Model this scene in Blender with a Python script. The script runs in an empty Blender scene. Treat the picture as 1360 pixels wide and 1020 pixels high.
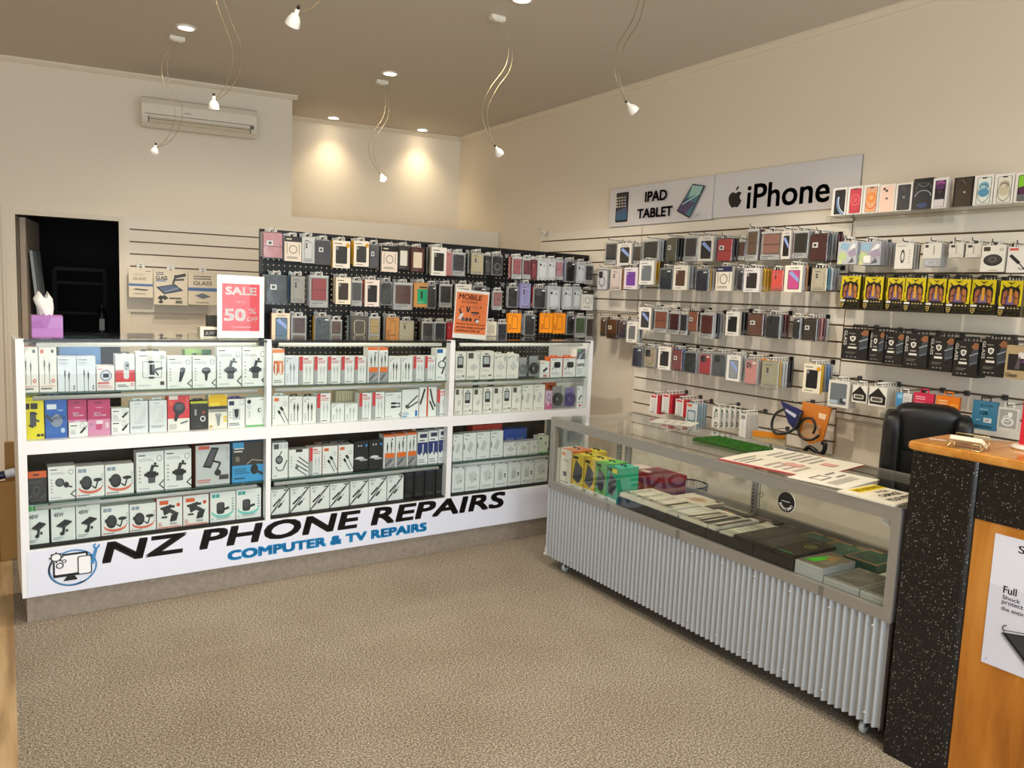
import bpy, math, random
from mathutils import Vector, Matrix
rnd = random.Random(7)
C = bpy.context.scene.collection
PI = math.pi
# ------------------------------------------------------------------ camera
FPX, CX, CY, CAMH = 1034.48, 680.0, 510.0, 1.65
yaw, pit, rol = math.radians(33.18), math.radians(6.368), math.radians(2.396)
cf = Vector((math.sin(yaw)*math.cos(pit), math.cos(yaw)*math.cos(pit), -math.sin(pit)))
cr = cf.cross(Vector((0, 0, 1))).normalized(); cu = cr.cross(cf)
cr, cu = math.cos(rol)*cr + math.sin(rol)*cu, -math.sin(rol)*cr + math.cos(rol)*cu
CO = Vector((0, 0, CAMH))
cam = bpy.data.cameras.new('camera'); camo = bpy.data.objects.new('camera', cam); C.objects.link(camo)
cam.sensor_fit = 'HORIZONTAL'; cam.sensor_width = 36.0; cam.lens = 36.0*FPX/1360.0
cam.clip_start = 0.05; cam.clip_end = 100
camo.matrix_world = Matrix(((cr.x, cu.x, -cf.x, CO.x), (cr.y, cu.y, -cf.y, CO.y), (cr.z, cu.z, -cf.z, CO.z), (0, 0, 0, 1)))
bpy.context.scene.camera = camo
def ray(px, py): return cf + cr*((px-CX)/FPX) - cu*((py-CY)/FPX)
def onz(px, py, z):
    d = ray(px, py); return CO + d*((z-CAMH)/d.z)
def projx(P):
    d = P-CO; return CX + FPX*d.dot(cr)/d.dot(cf)
class Frame:                              # a wall or counter face: local x along it, local -y towards the shop, z up
    def __init__(s, o, deg):
        s.o = Vector(o); s.rz = math.radians(deg); c, n = math.cos(s.rz), math.sin(s.rz)
        s.ex = Vector((c, n, 0)); s.ey = Vector((-n, c, 0))
    def w(s, x, y, z): return s.o + s.ex*x + s.ey*y + Vector((0, 0, z))
    def loc(s, P):
        d = P-s.o; return d.dot(s.ex), d.dot(s.ey), d.z
    def hit(s, px, py, ly=0.0):
        d = ray(px, py); t = ((s.o + s.ey*ly - CO).dot(s.ey))/d.dot(s.ey)
        x, y, z = s.loc(CO + d*t); return x, z
    def onz(s, px, py, z):
        x, y, _ = s.loc(onz(px, py, z)); return x, y
    def xat(s, px, z, ly=0.0):
        a, b = -12.0, 12.0
        # only the part in front of the camera is monotonic
        def g(x):
            P = s.w(x, ly, z); d = (P-CO).dot(cf)
            return (1e6 if (P-CO).dot(cr) > 0 else -1e6) if d < 0.05 else projx(P)
        sg = 1 if g(3.0) >= g(0.2) else -1
        for _ in range(60):
            m = (a+b)/2
            if (g(m)-px)*sg < 0: a = m
            else: b = m
        return (a+b)/2
FC = Frame((0.054, 4.213, 0), 1.413)      # white counter front
FP = Frame((1.319, 4.90, 0), 0.0)         # black pegboard
FB = Frame((0.019, 6.938, 0), -9.4677)    # back wall
FR = Frame((3.90, 5.60, 0), -90.0)        # right-hand wall
FK = Frame((2.7715, 3.786, 0), -90.81)    # glass case front
FD = Frame((2.742, 1.528, 0), -90.0)      # reception desk front
HC = 3.224
# ------------------------------------------------------------------ colours and materials
def lin(c):
    return tuple((v/12.92 if v <= 0.04045 else ((v+0.055)/1.055)**2.4) for v in c)
def hx(h):
    h = h.lstrip('#')
    if len(h) == 3: h = ''.join(a+a for a in h)
    return lin(tuple(int(h[i:i+2], 16)/255 for i in (0, 2, 4)))
def newmat(name):
    m = bpy.data.materials.new(name); m.use_nodes = True
    nt = m.node_tree; b = nt.nodes['Principled BSDF']; return m, nt, b
def node(nt, t, **kw):
    n = nt.nodes.new(t)
    for k, v in kw.items():
        if k in n.inputs: n.inputs[k].default_value = v
        else: setattr(n, k, v)
    return n
def bump(nt, b, src, strength, dist=0.001):
    n = node(nt, 'ShaderNodeBump', Strength=strength, Distance=dist)
    nt.links.new(src, n.inputs['Height']); nt.links.new(n.outputs[0], b.inputs['Normal'])
def coords(nt, scale=(1, 1, 1), kind='Object'):
    t = node(nt, 'ShaderNodeTexCoord'); mp = node(nt, 'ShaderNodeMapping'); mp.inputs['Scale'].default_value = scale
    nt.links.new(t.outputs[kind], mp.inputs[0]); return mp.outputs[0]
def ramp(nt, src, stops):
    r = node(nt, 'ShaderNodeValToRGB'); e = r.color_ramp.elements
    while len(e) < len(stops): e.new(0.5)
    for i, (p, c) in enumerate(stops): e[i].position = p; e[i].color = (*c, 1)
    nt.links.new(src, r.inputs[0]); return r.outputs[0]
def attr_mat(name, rough, metal=0.0, spec=0.5, nz=0.02):
    m, nt, b = newmat(name)
    a = node(nt, 'ShaderNodeAttribute', attribute_name='Col')
    n = node(nt, 'ShaderNodeTexNoise', Scale=60.0, Detail=3.0); nt.links.new(coords(nt), n.inputs['Vector'])
    mr = node(nt, 'ShaderNodeMapRange'); mr.inputs['To Min'].default_value = rough-nz; mr.inputs['To Max'].default_value = rough+nz
    nt.links.new(n.outputs[0], mr.inputs[0]); nt.links.new(mr.outputs[0], b.inputs['Roughness'])
    nt.links.new(a.outputs['Color'], b.inputs['Base Color'])
    b.inputs['Metallic'].default_value = metal; b.inputs['Specular IOR Level'].default_value = spec
    return m
M = {}
M['print'] = attr_mat('printed_card', 0.42)
M['plastic'] = attr_mat('plastic', 0.28)
M['matte'] = attr_mat('matte_surface', 0.7, spec=0.3)
M['metal'] = attr_mat('metal', 0.3, metal=0.9)
def clear_mat(name, tint, f0, f1, rough):
    m = bpy.data.materials.new(name); m.use_nodes = True; nt = m.node_tree
    nt.nodes.remove(nt.nodes['Principled BSDF']); out = nt.nodes['Material Output']
    t = node(nt, 'ShaderNodeBsdfTransparent'); t.inputs[0].default_value = (*tint, 1)
    g = node(nt, 'ShaderNodeBsdfGlossy', Roughness=rough); g.inputs[0].default_value = (1, 1, 1, 1)
    lw = node(nt, 'ShaderNodeLayerWeight', Blend=0.5)
    pw = node(nt, 'ShaderNodeMath', operation='POWER'); pw.inputs[1].default_value = 3.0
    nt.links.new(lw.outputs['Facing'], pw.inputs[0])
    mr = node(nt, 'ShaderNodeMapRange'); mr.inputs['To Min'].default_value = f0; mr.inputs['To Max'].default_value = f1
    nt.links.new(pw.outputs[0], mr.inputs[0])
    mx = node(nt, 'ShaderNodeMixShader'); nt.links.new(mr.outputs[0], mx.inputs[0])
    nt.links.new(t.outputs[0], mx.inputs[1]); nt.links.new(g.outputs[0], mx.inputs[2]); nt.links.new(mx.outputs[0], out.inputs[0])
    return m, nt, g
M['glass'], _, _ = clear_mat('glass_pane', (0.97, 0.985, 0.975), 0.012, 0.8, 0.0)
M['shelfglass'], _, _ = clear_mat('shelf_glass', (0.80, 0.90, 0.86), 0.03, 0.6, 0.03)
M['acrylic'], _, _ = clear_mat('clear_acrylic', (0.95, 0.955, 0.945), 0.05, 0.7, 0.03)
M['sleeve'], _nt, _g = clear_mat('clear_plastic_sleeve', (0.90, 0.91, 0.92), 0.06, 0.5, 0.14)
_n = node(_nt, 'ShaderNodeTexNoise', Scale=12.0, Detail=1.0); _nt.links.new(coords(_nt), _n.inputs['Vector'])
_b = node(_nt, 'ShaderNodeBump', Strength=0.15, Distance=0.01); _nt.links.new(_n.outputs[0], _b.inputs['Height']); _nt.links.new(_b.outputs[0], _g.inputs['Normal'])
def paint(name, col, rough=0.6, sc=40, st=0.08, var=0.03):
    m, nt, b = newmat(name); n = node(nt, 'ShaderNodeTexNoise', Scale=float(sc), Detail=4.0); nt.links.new(coords(nt), n.inputs['Vector'])
    c2 = tuple(max(0, v*(1-var)) for v in col)
    nt.links.new(ramp(nt, n.outputs[0], [(0.3, c2), (0.7, col)]), b.inputs['Base Color'])
    b.inputs['Roughness'].default_value = rough; bump(nt, b, n.outputs[0], st); return m
M['wall'] = paint('wall_paint', hx('e8dcc9'), 0.6, 90)
M['ceil'] = paint('ceiling_paint', hx('cdc4b6'), 0.75, 90)
M['trim'] = paint('trim_paint', hx('e6dac4'), 0.4, 60)
M['white'] = paint('white_laminate', hx('f0f0f2'), 0.35, 50, 0.03)
M['slat'] = paint('slatwall_laminate', hx('e8e0d2'), 0.4, 50, 0.03)
M['darkroom'] = paint('back_room_gloom', hx('1c1a1a'), 0.8, 50, 0.03)  # near-black surfaces carry the unlit room's shade as colour
M['black'] = paint('black_laminate', hx('121213'), 0.4, 80, 0.05, 0.2)
M['leather'] = paint('black_leather', hx('131315'), 0.42, 130, 0.4, 0.3)
def mk_carpet():
    m, nt, b = newmat('carpet_pile'); co = coords(nt)
    n = node(nt, 'ShaderNodeTexNoise', Scale=130.0, Detail=4.0, Roughness=0.8); nt.links.new(co, n.inputs['Vector'])
    n2 = node(nt, 'ShaderNodeTexNoise', Scale=2.2, Detail=3.0); nt.links.new(co, n2.inputs['Vector'])
    c = ramp(nt, n.outputs[0], [(0.38, hx('544d44')), (0.5, hx('8c8274')), (0.62, hx('cfc4b3'))])
    mx = node(nt, 'ShaderNodeMix', data_type='RGBA', blend_type='MULTIPLY'); mx.inputs[0].default_value = 0.5
    nt.links.new(c, mx.inputs[6]); nt.links.new(ramp(nt, n2.outputs[0], [(0.3, hx('d8d0c6')), (0.7, hx('ffffff'))]), mx.inputs[7])
    nt.links.new(mx.outputs[2], b.inputs['Base Color']); b.inputs['Roughness'].default_value = 0.95
    b.inputs['Specular IOR Level'].default_value = 0.15; bump(nt, b, n.outputs[0], 0.15, 0.003); return m
M['carpet'] = mk_carpet()
def mk_kick():
    m, nt, b = newmat('plinth_vinyl'); n = node(nt, 'ShaderNodeTexNoise', Scale=45.0, Detail=5.0); nt.links.new(coords(nt), n.inputs['Vector'])
    nt.links.new(ramp(nt, n.outputs[0], [(0.3, hx('8d8175')), (0.7, hx('9f9386'))]), b.inputs['Base Color']); b.inputs['Roughness'].default_value = 0.32; return m
M['kick'] = mk_kick()
def mk_wood(name, c1, c2, c3, rough, scale):
    m, nt, b = newmat(name); n = node(nt, 'ShaderNodeTexNoise', Scale=1.0, Detail=6.0, Distortion=0.4); nt.links.new(coords(nt, scale), n.inputs['Vector'])
    nt.links.new(ramp(nt, n.outputs[0], [(0.32, c1), (0.5, c2), (0.68, c3)]), b.inputs['Base Color']); b.inputs['Roughness'].default_value = rough
    bump(nt, b, n.outputs[0], 0.05); return m
M['wood'] = mk_wood('honey_wood', hx('9a5c1c'), hx('b87428'), hx('c98a3e'), 0.28, (16, 16, 1.6))
M['woodtop'] = mk_wood('honey_wood_top', hx('b06f28'), hx('c5863a'), hx('d69a50'), 0.16, (16, 2, 16))
M['floorwood'] = mk_wood('worn_floorboard', hx('947654'), hx('b89a70'), hx('cdb18a'), 0.5, (14, 1.4, 14))
M['darkwood'] = mk_wood('brown_backing', hx('33281d'), hx('4a3a29'), hx('58462f'), 0.5, (4, 4, 12))
def mk_granite():
    m, nt, b = newmat('black_speckled_laminate'); co = coords(nt)
    v = node(nt, 'ShaderNodeTexVoronoi', Scale=125.0); nt.links.new(co, v.inputs['Vector'])
    sz = ramp(nt, v.outputs['Distance'], [(0.14, (1, 1, 1)), (0.34, (0, 0, 0))])
    sp = node(nt, 'ShaderNodeSeparateColor'); nt.links.new(v.outputs['Color'], sp.inputs[0])
    th = ramp(nt, sp.outputs[0], [(0.40, (0, 0, 0)), (1.0, (0.8, 0.8, 0.8))])
    ml = node(nt, 'ShaderNodeMath', operation='MULTIPLY'); nt.links.new(sz, ml.inputs[0]); nt.links.new(th, ml.inputs[1])
    nt.links.new(ramp(nt, ml.outputs[0], [(0.0, hx('131212')), (1.0, hx('b9b2a6'))]), b.inputs['Base Color']); b.inputs['Roughness'].default_value = 0.3; return m
M['granite'] = mk_granite()
def mk_alu(name, col, rough, met=0.55):
    m, nt, b = newmat(name); n = node(nt, 'ShaderNodeTexNoise', Scale=1.0, Detail=3.0); nt.links.new(coords(nt, (200, 200, 6)), n.inputs['Vector'])
    mr = node(nt, 'ShaderNodeMapRange'); mr.inputs['To Min'].default_value = rough-0.06; mr.inputs['To Max'].default_value = rough+0.08
    nt.links.new(n.outputs[0], mr.inputs[0]); nt.links.new(mr.outputs[0], b.inputs['Roughness'])
    b.inputs['Base Color'].default_value = (*col, 1); b.inputs['Metallic'].default_value = met; return m
M['alu'] = mk_alu('brushed_aluminium', hx('a5a29d'), 0.36)
M['corr'] = mk_alu('corrugated_steel', hx('b2b6bb'), 0.42, 0.25)
def mk_peg():
    m, nt, b = newmat('black_perforated_steel'); out = nt.nodes['Material Output']
    b.inputs['Base Color'].default_value = (*hx('0d0d0e'), 1); b.inputs['Roughness'].default_value = 0.45
    sx = node(nt, 'ShaderNodeSeparateXYZ'); t = node(nt, 'ShaderNodeTexCoord'); nt.links.new(t.outputs['Object'], sx.inputs[0])
    ds = []
    for ax in ('X', 'Z'):
        a = node(nt, 'ShaderNodeMath', operation='MODULO'); a.inputs[1].default_value = 0.034
        ad = node(nt, 'ShaderNodeMath', operation='ADD'); ad.inputs[1].default_value = 3.4
        nt.links.new(sx.outputs[ax], ad.inputs[0]); nt.links.new(ad.outputs[0], a.inputs[0])
        sb = node(nt, 'ShaderNodeMath', operation='SUBTRACT'); sb.inputs[1].default_value = 0.017; nt.links.new(a.outputs[0], sb.inputs[0])
        p = node(nt, 'ShaderNodeMath', operation='POWER'); p.inputs[1].default_value = 2.0
        ab = node(nt, 'ShaderNodeMath', operation='ABSOLUTE'); nt.links.new(sb.outputs[0], ab.inputs[0]); nt.links.new(ab.outputs[0], p.inputs[0]); ds.append(p.outputs[0])
    s = node(nt, 'ShaderNodeMath', operation='ADD'); nt.links.new(ds[0], s.inputs[0]); nt.links.new(ds[1], s.inputs[1])
    g = node(nt, 'ShaderNodeMath', operation='LESS_THAN'); g.inputs[1].default_value = 0.0046**2; nt.links.new(s.outputs[0], g.inputs[0])
    tr = node(nt, 'ShaderNodeBsdfTransparent'); mx = node(nt, 'ShaderNodeMixShader')
    nt.links.new(g.outputs[0], mx.inputs[0]); nt.links.new(b.outputs[0], mx.inputs[1]); nt.links.new(tr.outputs[0], mx.inputs[2]); nt.links.new(mx.outputs[0], out.inputs[0])
    return m
M['peg'] = mk_peg()
def emit(name, col, s):
    m, nt, b = newmat(name); b.inputs['Base Color'].default_value = (0.9, 0.9, 0.9, 1); b.inputs['Emission Color'].default_value = (*col, 1); b.inputs['Emission Strength'].default_value = s; return m
M['led'] = emit('lit_lamp_face', (1.0, 0.85, 0.62), 22.0)
M['bulb'] = emit('lit_spot_face', (1.0, 0.94, 0.85), 14.0)
# ------------------------------------------------------------------ mesh building
class MB:
    def __init__(s): s.v = []; s.f = []; s.c = []; s.sm = []
    def add(s, vs, fs, col, smooth=False):
        if isinstance(col, str): col = hx(col)
        n = len(s.v); s.v += [tuple(p) for p in vs]
        for k, f in enumerate(fs):
            s.f.append([n+i for i in f]); s.c.append(col); s.sm.append(smooth)
    def box(s, lo, hi, col, side=None, top=None, mtx=None):
        x0, y0, z0 = lo; x1, y1, z1 = hi
        P = [Vector(p) for p in ((x0,y0,z0),(x1,y0,z0),(x1,y1,z0),(x0,y1,z0),(x0,y0,z1),(x1,y0,z1),(x1,y1,z1),(x0,y1,z1))]
        if mtx: P = [mtx @ p for p in P]
        n = len(s.v); s.v += [tuple(p) for p in P]
        c = hx(col) if isinstance(col, str) else col
        sd = c if side is None else (hx(side) if isinstance(side, str) else side)
        tp = sd if top is None else (hx(top) if isinstance(top, str) else top)
        for f, k in (((0,1,5,4), c), ((1,2,6,5), sd), ((2,3,7,6), c), ((3,0,4,7), sd), ((4,5,6,7), tp), ((3,2,1,0), sd)):
            s.f.append([n+i for i in f]); s.c.append(k); s.sm.append(False)
        return s
    def rbox(s, lo, hi, col, r=0.006, ch=None, seg=4):     # slab in the xz plane with rounded corners and chamfered front and back edge
        x0, y0, z0 = lo; x1, y1, z1 = hi; ch = min((y1-y0)*0.35, r*0.6) if ch is None else ch
        r = min(r, (x1-x0)/2.01, (z1-z0)/2.01)
        def ring(ins, y):
            out = []; rr = max(r-ins, 1e-4)
            for cx, cz, a0 in ((x1-r, z0+r, -90), (x1-r, z1-r, 0), (x0+r, z1-r, 90), (x0+r, z0+r, 180)):
                for k in range(seg+1):
                    a = math.radians(a0+90*k/seg); out.append((cx+rr*math.cos(a), y, cz+rr*math.sin(a)))
            return out
        rs = [ring(ch, y0), ring(0, y0+ch), ring(0, y1-ch), ring(ch, y1)]; N = len(rs[0]); vs = sum(rs, [])
        s.add(vs, [[k*N+i, k*N+(i+1) % N, (k+1)*N+(i+1) % N, (k+1)*N+i] for k in range(3) for i in range(N)] + [list(range(N-1, -1, -1))[::-1], list(range(3*N, 4*N))[::-1]], col)
        return s
    def prism(s, poly, h0, h1, col, ax='z', top=None):     # polygon extruded along an axis
        N = len(poly)
        def mk(p, h): return {'z': (p[0], p[1], h), 'y': (p[0], h, p[1]), 'x': (h, p[0], p[1])}[ax]
        c = hx(col) if isinstance(col, str) else col; t = c if top is None else (hx(top) if isinstance(top, str) else top)
        n = len(s.v); s.v += [mk(p, h0) for p in poly]+[mk(p, h1) for p in poly]
        for i in range(N): s.f.append([n+i, n+(i+1) % N, n+N+(i+1) % N, n+N+i]); s.c.append(c); s.sm.append(False)
        s.f.append([n+i for i in range(N-1, -1, -1)]); s.c.append(c); s.sm.append(False)
        s.f.append([n+N+i for i in range(N)]); s.c.append(t); s.sm.append(False)
        return s
    def lathe(s, prof, col, n=20, at=(0, 0, 0), mtx=None, cap=True):   # profile of (radius, height) about z
        vs = []; K = len(prof)
        for r, h in prof:
            for i in range(n):
                a = 2*PI*i/n; p = Vector((r*math.cos(a), r*math.sin(a), h)); p = (mtx @ p) if mtx else p
                vs.append(tuple(p+Vector(at)))
        fs = [[k*n+i, k*n+(i+1) % n, (k+1)*n+(i+1) % n, (k+1)*n+i] for k in range(K-1) for i in range(n)]
        s.add(vs, fs, col, True)
        if cap:
            s.add(vs[:n], [list(range(n-1, -1, -1))], col); s.add(vs[-n:], [list(range(n))], col)
        return s
    def tube(s, path, r, col, n=6):
        path = [Vector(p) for p in path]; vs = []; K = len(path); up = None
        for i, p in enumerate(path):
            d = (path[min(i+1, K-1)]-path[max(i-1, 0)]).normalized()
            if up is None: up = Vector((0, 0, 1)) if abs(d.z) < 0.9 else Vector((1, 0, 0))
            a = d.cross(up)
            if a.length < 1e-6: a = d.orthogonal()
            a.normalize(); b = a.cross(d).normalized(); up = b
            rr = r[i] if isinstance(r, (list, tuple)) else r
            for k in range(n):
                t = 2*PI*k/n; vs.append(tuple(p + a*rr*math.cos(t) + b*rr*math.sin(t)))
        fs = [[k*n+i, k*n+(i+1) % n, (k+1)*n+(i+1) % n, (k+1)*n+i] for k in range(K-1) for i in range(n)] + [list(range(n-1, -1, -1)), [(K-1)*n+i for i in range(n)]]
        s.add(vs, fs, col, True); return s
    def build(s, name, mat, parent=None, loc=None, rz=None):
        me = bpy.data.meshes.new(name); me.from_pydata(s.v, [], s.f); me.update()
        at = me.color_attributes.new('Col', 'FLOAT_COLOR', 'CORNER'); buf = []
        for f, c in zip(s.f, s.c): buf += [c[0], c[1], c[2], 1.0]*len(f)
        at.data.foreach_set('color', buf)
        me.polygons.foreach_set('use_smooth', s.sm)
        me.materials.append(M[mat] if isinstance(mat, str) else mat)
        o = bpy.data.objects.new(name, me); C.objects.link(o)
        if parent: o.parent = parent
        if loc is not None: o.location = loc
        if rz is not None: o.rotation_euler = (0, 0, rz)
        return o
def tag(o, label, cat, group=None):
    o['label'] = label; o['category'] = cat
    if group: o['group'] = group
    return o
def empty(name, loc, rz=0.0):
    o = bpy.data.objects.new(name, None); C.objects.link(o); o.location = loc; o.rotation_euler = (0, 0, rz); o.empty_display_size = 0.05; return o
def struct(o): o['kind'] = 'structure'; return o
def recalc(o):
    import bmesh
    b = bmesh.new(); b.from_mesh(o.data); bmesh.ops.recalc_face_normals(b, faces=b.faces); b.to_mesh(o.data); b.free(); return o
# ------------------------------------------------------------------ flat artwork on a front face
_tc = {}
def textpoly(s, bold):
    k = (s, bold)
    if k not in _tc:
        cu_ = bpy.data.curves.new('t', 'FONT'); cu_.body = s; cu_.offset = bold; cu_.resolution_u = 3
        o = bpy.data.objects.new('t', cu_); C.objects.link(o); dg = bpy.context.evaluated_depsgraph_get()
        me = bpy.data.meshes.new_from_object(o.evaluated_get(dg))
        vs = [(v.co.x, v.co.y) for v in me.vertices]; fs = [list(p.vertices) for p in me.polygons]
        bpy.data.objects.remove(o); bpy.data.meshes.remove(me); bpy.data.curves.remove(cu_)
        x0 = min(v[0] for v in vs); x1 = max(v[0] for v in vs); y0 = min(v[1] for v in vs); y1 = max(v[1] for v in vs)
        _tc[k] = ([((x-x0)/(x1-x0), (y-y0)/(y1-y0)) for x, y in vs], fs, (x1-x0)/(y1-y0))
    return _tc[k]
def art(mb, items, x0, z0, w, h, y=0.0, step=0.00035, mapf=None):
    """items in 0..1 face units, painted back to front on the plane y facing -y"""
    for k, it in enumerate(items):
        t = it[0]; yy = y - step*(k+1); col = it[-1]
        def P(u, v): return (x0+u*w, yy, z0+v*h)
        if mapf: P = lambda u, v, k=k: mapf(u, v, step*(k+1))
        if t == 'r':
            u0, v0, u1, v1 = it[1:5]; mb.add([P(u0,v0),P(u1,v0),P(u1,v1),P(u0,v1)], [[0,1,2,3]], col)
        elif t == 'p':
            mb.add([P(*q) for q in it[1]], [list(range(len(it[1])))], col)
        elif t == 'e':
            cu_, cv_, ru, rv = it[1:5]; mb.add([P(cu_+ru*math.cos(2*PI*i/18), cv_+rv*math.sin(2*PI*i/18)) for i in range(18)], [list(range(18))], col)
        elif t == 'o':                      # ring, optional arc
            cu_, cv_, ru, rv, wd = it[1:6]; a0, a1 = (it[6], it[7]) if len(it) > 7 else (0, 360)
            n = 24; vs = []
            for i in range(n+1):
                a = math.radians(a0+(a1-a0)*i/n)
                vs += [P(cu_+ru*math.cos(a), cv_+rv*math.sin(a)), P(cu_+(ru-wd*w**0)*math.cos(a), cv_+(rv-wd*rv/ru)*math.sin(a))]
            mb.add(vs, [[2*i, 2*i+2, 2*i+3, 2*i+1] for i in range(n)], col)
        elif t == 'l':
            u0, v0, u1, v1, wd = it[1:6]; dx, dz = (u1-u0)*w, (v1-v0)*h; L = math.hypot(dx, dz) or 1
            nu, nv = -dz/L*wd*w/2/w, dx/L*wd*w/2/h
            mb.add([P(u0-nu, v0-nv), P(u1-nu, v1-nv), P(u1+nu, v1+nv), P(u0+nu, v0+nv)], [[0,1,2,3]], col)
        elif t == 'q':                      # rounded rectangle, radius as a share of the width
            u0, v0, u1, v1, r = it[1:6]; rv = r*w/h; pts = []
            for a_, b_, a0 in ((u1-r, v0+rv, -90), (u1-r, v1-rv, 0), (u0+r, v1-rv, 90), (u0+r, v0+rv, 180)):
                for i in range(5):
                    a = math.radians(a0+90*i/4); pts.append(P(a_+r*math.cos(a), b_+rv*math.sin(a)))
            mb.add(pts, [list(range(len(pts)))], col)
        elif t == 'v':                      # lettering turned to read downwards
            s_, u0, v0, u1, v1, bold = it[1:7]; vs, fs, _ = textpoly(s_, 0.0)
            mb.add([P(u0+b*(u1-u0), v1-a*(v1-v0)) for a, b in vs], fs, col)
        elif t == 't':                      # text stretched to a box: string, u0, v0, u1, v1, bold, shear
            s_, u0, v0, u1, v1, bold, sh = it[1:8]; vs, fs, _ = textpoly(s_, 0.0); d = bold*1.3*(v1-v0); e = d*h/w; u0 += e; u1 -= e; v0 += d*.7; v1 -= d*.7
            for p, q in ((0, 0),) if d == 0 else ((0, 0), (-1, -.7), (1, -.7), (-1, .7), (1, .7)):
                mb.add([P(u0+a*(u1-u0)+(b-0.5)*sh*(v1-v0)*h/w+p*e, v0+b*(v1-v0)+q*d) for a, b in vs], fs, col)
        elif t == 'x':                      # lines of small print too fine to read: u0, v0, u1, v1, lines
            u0, v0, u1, v1, n = it[1:6]; R = random.Random(int(u0*977+v0*131+n))
            for i in range(n):
                a = v1-(v1-v0)*(i+0.75)/n; b = a+(v1-v0)/n*0.42; e = u0+(u1-u0)*(0.7+0.3*R.random())
                mb.add([P(u0,a),P(e,a),P(e,b),P(u0,b)], [[0,1,2,3]], col)
ORD = ['first','second','third','fourth','fifth','sixth','seventh','eighth','ninth','tenth','eleventh','twelfth','thirteenth','fourteenth','fifteenth','sixteenth','seventeenth','eighteenth','nineteenth','twentieth']
# ================================================================== the room
def sbox(name, F, lo, hi, mat, col='ffffff'):
    o = MB().box(lo, hi, col).build(name, mat, None, F.o, F.rz); return struct(o)
W0 = Frame((0, 0, 0), 0)
sbox('floor', W0, (0.0, -2.7, -0.1), (4.05, 8.3, 0.0), 'carpet')
sbox('floor_timber', W0, (-3.35, -2.7, -0.1), (0.0, 8.3, 0.0), 'floorwood')
sbox('ceiling', W0, (-3.35, -2.75, HC), (4.05, 8.3, HC+0.1), 'ceil')
sbox('wall_right', W0, (3.9, -2.7, 0.0), (4.02, 8.3, HC), 'wall')
sbox('wall_left', W0, (-3.35, -2.7, 0.0), (-3.2, 8.3, HC), 'wall')
DX0, DX1, DZ = 0.065, 0.75, 2.105
mb = MB()
mb.box((-3.4, 0, 0), (DX0, 0.12, HC), 'fff'); mb.box((DX0, 0, DZ), (DX1, 0.12, HC), 'fff'); mb.box((DX1, 0, 0), (2.045, 0.12, HC), 'fff')
mb.box((2.045, 0, 0), (3.93, 0.12, 2.245), 'fff')
struct(mb.build('wall_back', 'wall', None, FB.o, FB.rz))
mb = MB(); mb.box((1.9, 0.80, 0), (4.1, 0.92, HC), 'fff'); mb.box((1.925, 0.12, 0), (2.045, 0.80, HC), 'fff')
struct(mb.build('wall_recess', 'wall', None, FB.o, FB.rz))
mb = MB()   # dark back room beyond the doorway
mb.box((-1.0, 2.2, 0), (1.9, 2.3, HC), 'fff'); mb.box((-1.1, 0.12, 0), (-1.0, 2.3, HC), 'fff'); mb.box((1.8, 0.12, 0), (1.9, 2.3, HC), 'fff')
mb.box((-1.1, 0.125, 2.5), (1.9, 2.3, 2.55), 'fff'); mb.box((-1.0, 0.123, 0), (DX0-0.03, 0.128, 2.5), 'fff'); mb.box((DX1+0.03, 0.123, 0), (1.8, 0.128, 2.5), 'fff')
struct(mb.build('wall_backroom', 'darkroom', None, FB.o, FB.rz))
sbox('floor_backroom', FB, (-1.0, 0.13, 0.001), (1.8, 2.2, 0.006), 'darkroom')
# door lining and architrave
mb = MB()
for x0, x1 in ((DX0-0.085, DX0-0.012), (DX1+0.012, DX1+0.075)):
    mb.box((x0, -0.018, 0), (x1, 0.0, DZ+0.012), 'fff'); mb.box((x0+0.02, -0.024, 0), (x1-0.02, -0.018, DZ+0.03), 'fff')
mb.box((DX0-0.085, -0.018, DZ+0.012), (DX1+0.075, 0.0, DZ+0.075), 'fff'); mb.box((DX0-0.06, -0.024, DZ+0.03), (DX1+0.05, -0.018, DZ+0.055), 'fff')
mb.box((DX0-0.012, -0.012, 0), (DX0, 0.13, DZ), 'fff'); mb.box((DX1, -0.012, 0), (DX1+0.012, 0.13, DZ), 'fff'); mb.box((DX0-0.012, -0.012, DZ), (DX1+0.012, 0.13, DZ+0.012), 'fff')
struct(mb.build('trim_1', 'trim', None, FB.o, FB.rz))
dl = MB().box((DX0+0.004, 0.135, 0.01), (DX0+0.044, 0.80, DZ-0.01), 'b9a795').build('door_1', 'matte', None, FB.o, FB.rz); struct(dl)
for hz in (1.80, 1.05, 0.3): MB().lathe([(0.007, 0), (0.007, 0.09)], '6d5a44', 10, (DX0+0.05, 0.132, hz)).build('hinge', 'metal', dl)
def cornice(F, x0, x1, y, name):
    struct(MB().prism([(y, HC-0.035), (y-0.012, HC-0.035), (y-0.035, HC-0.012), (y-0.035, HC), (y, HC)], x0, x1, 'fff', 'x').build(name, 'trim', None, F.o, F.rz))
cornice(FB, -3.4, 2.085, 0.0, 'trim_2'); cornice(FB, 2.045, 3.94, 0.80, 'trim_3'); cornice(FR, -1.9, 8.3, 0.0, 'trim_4')
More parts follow.
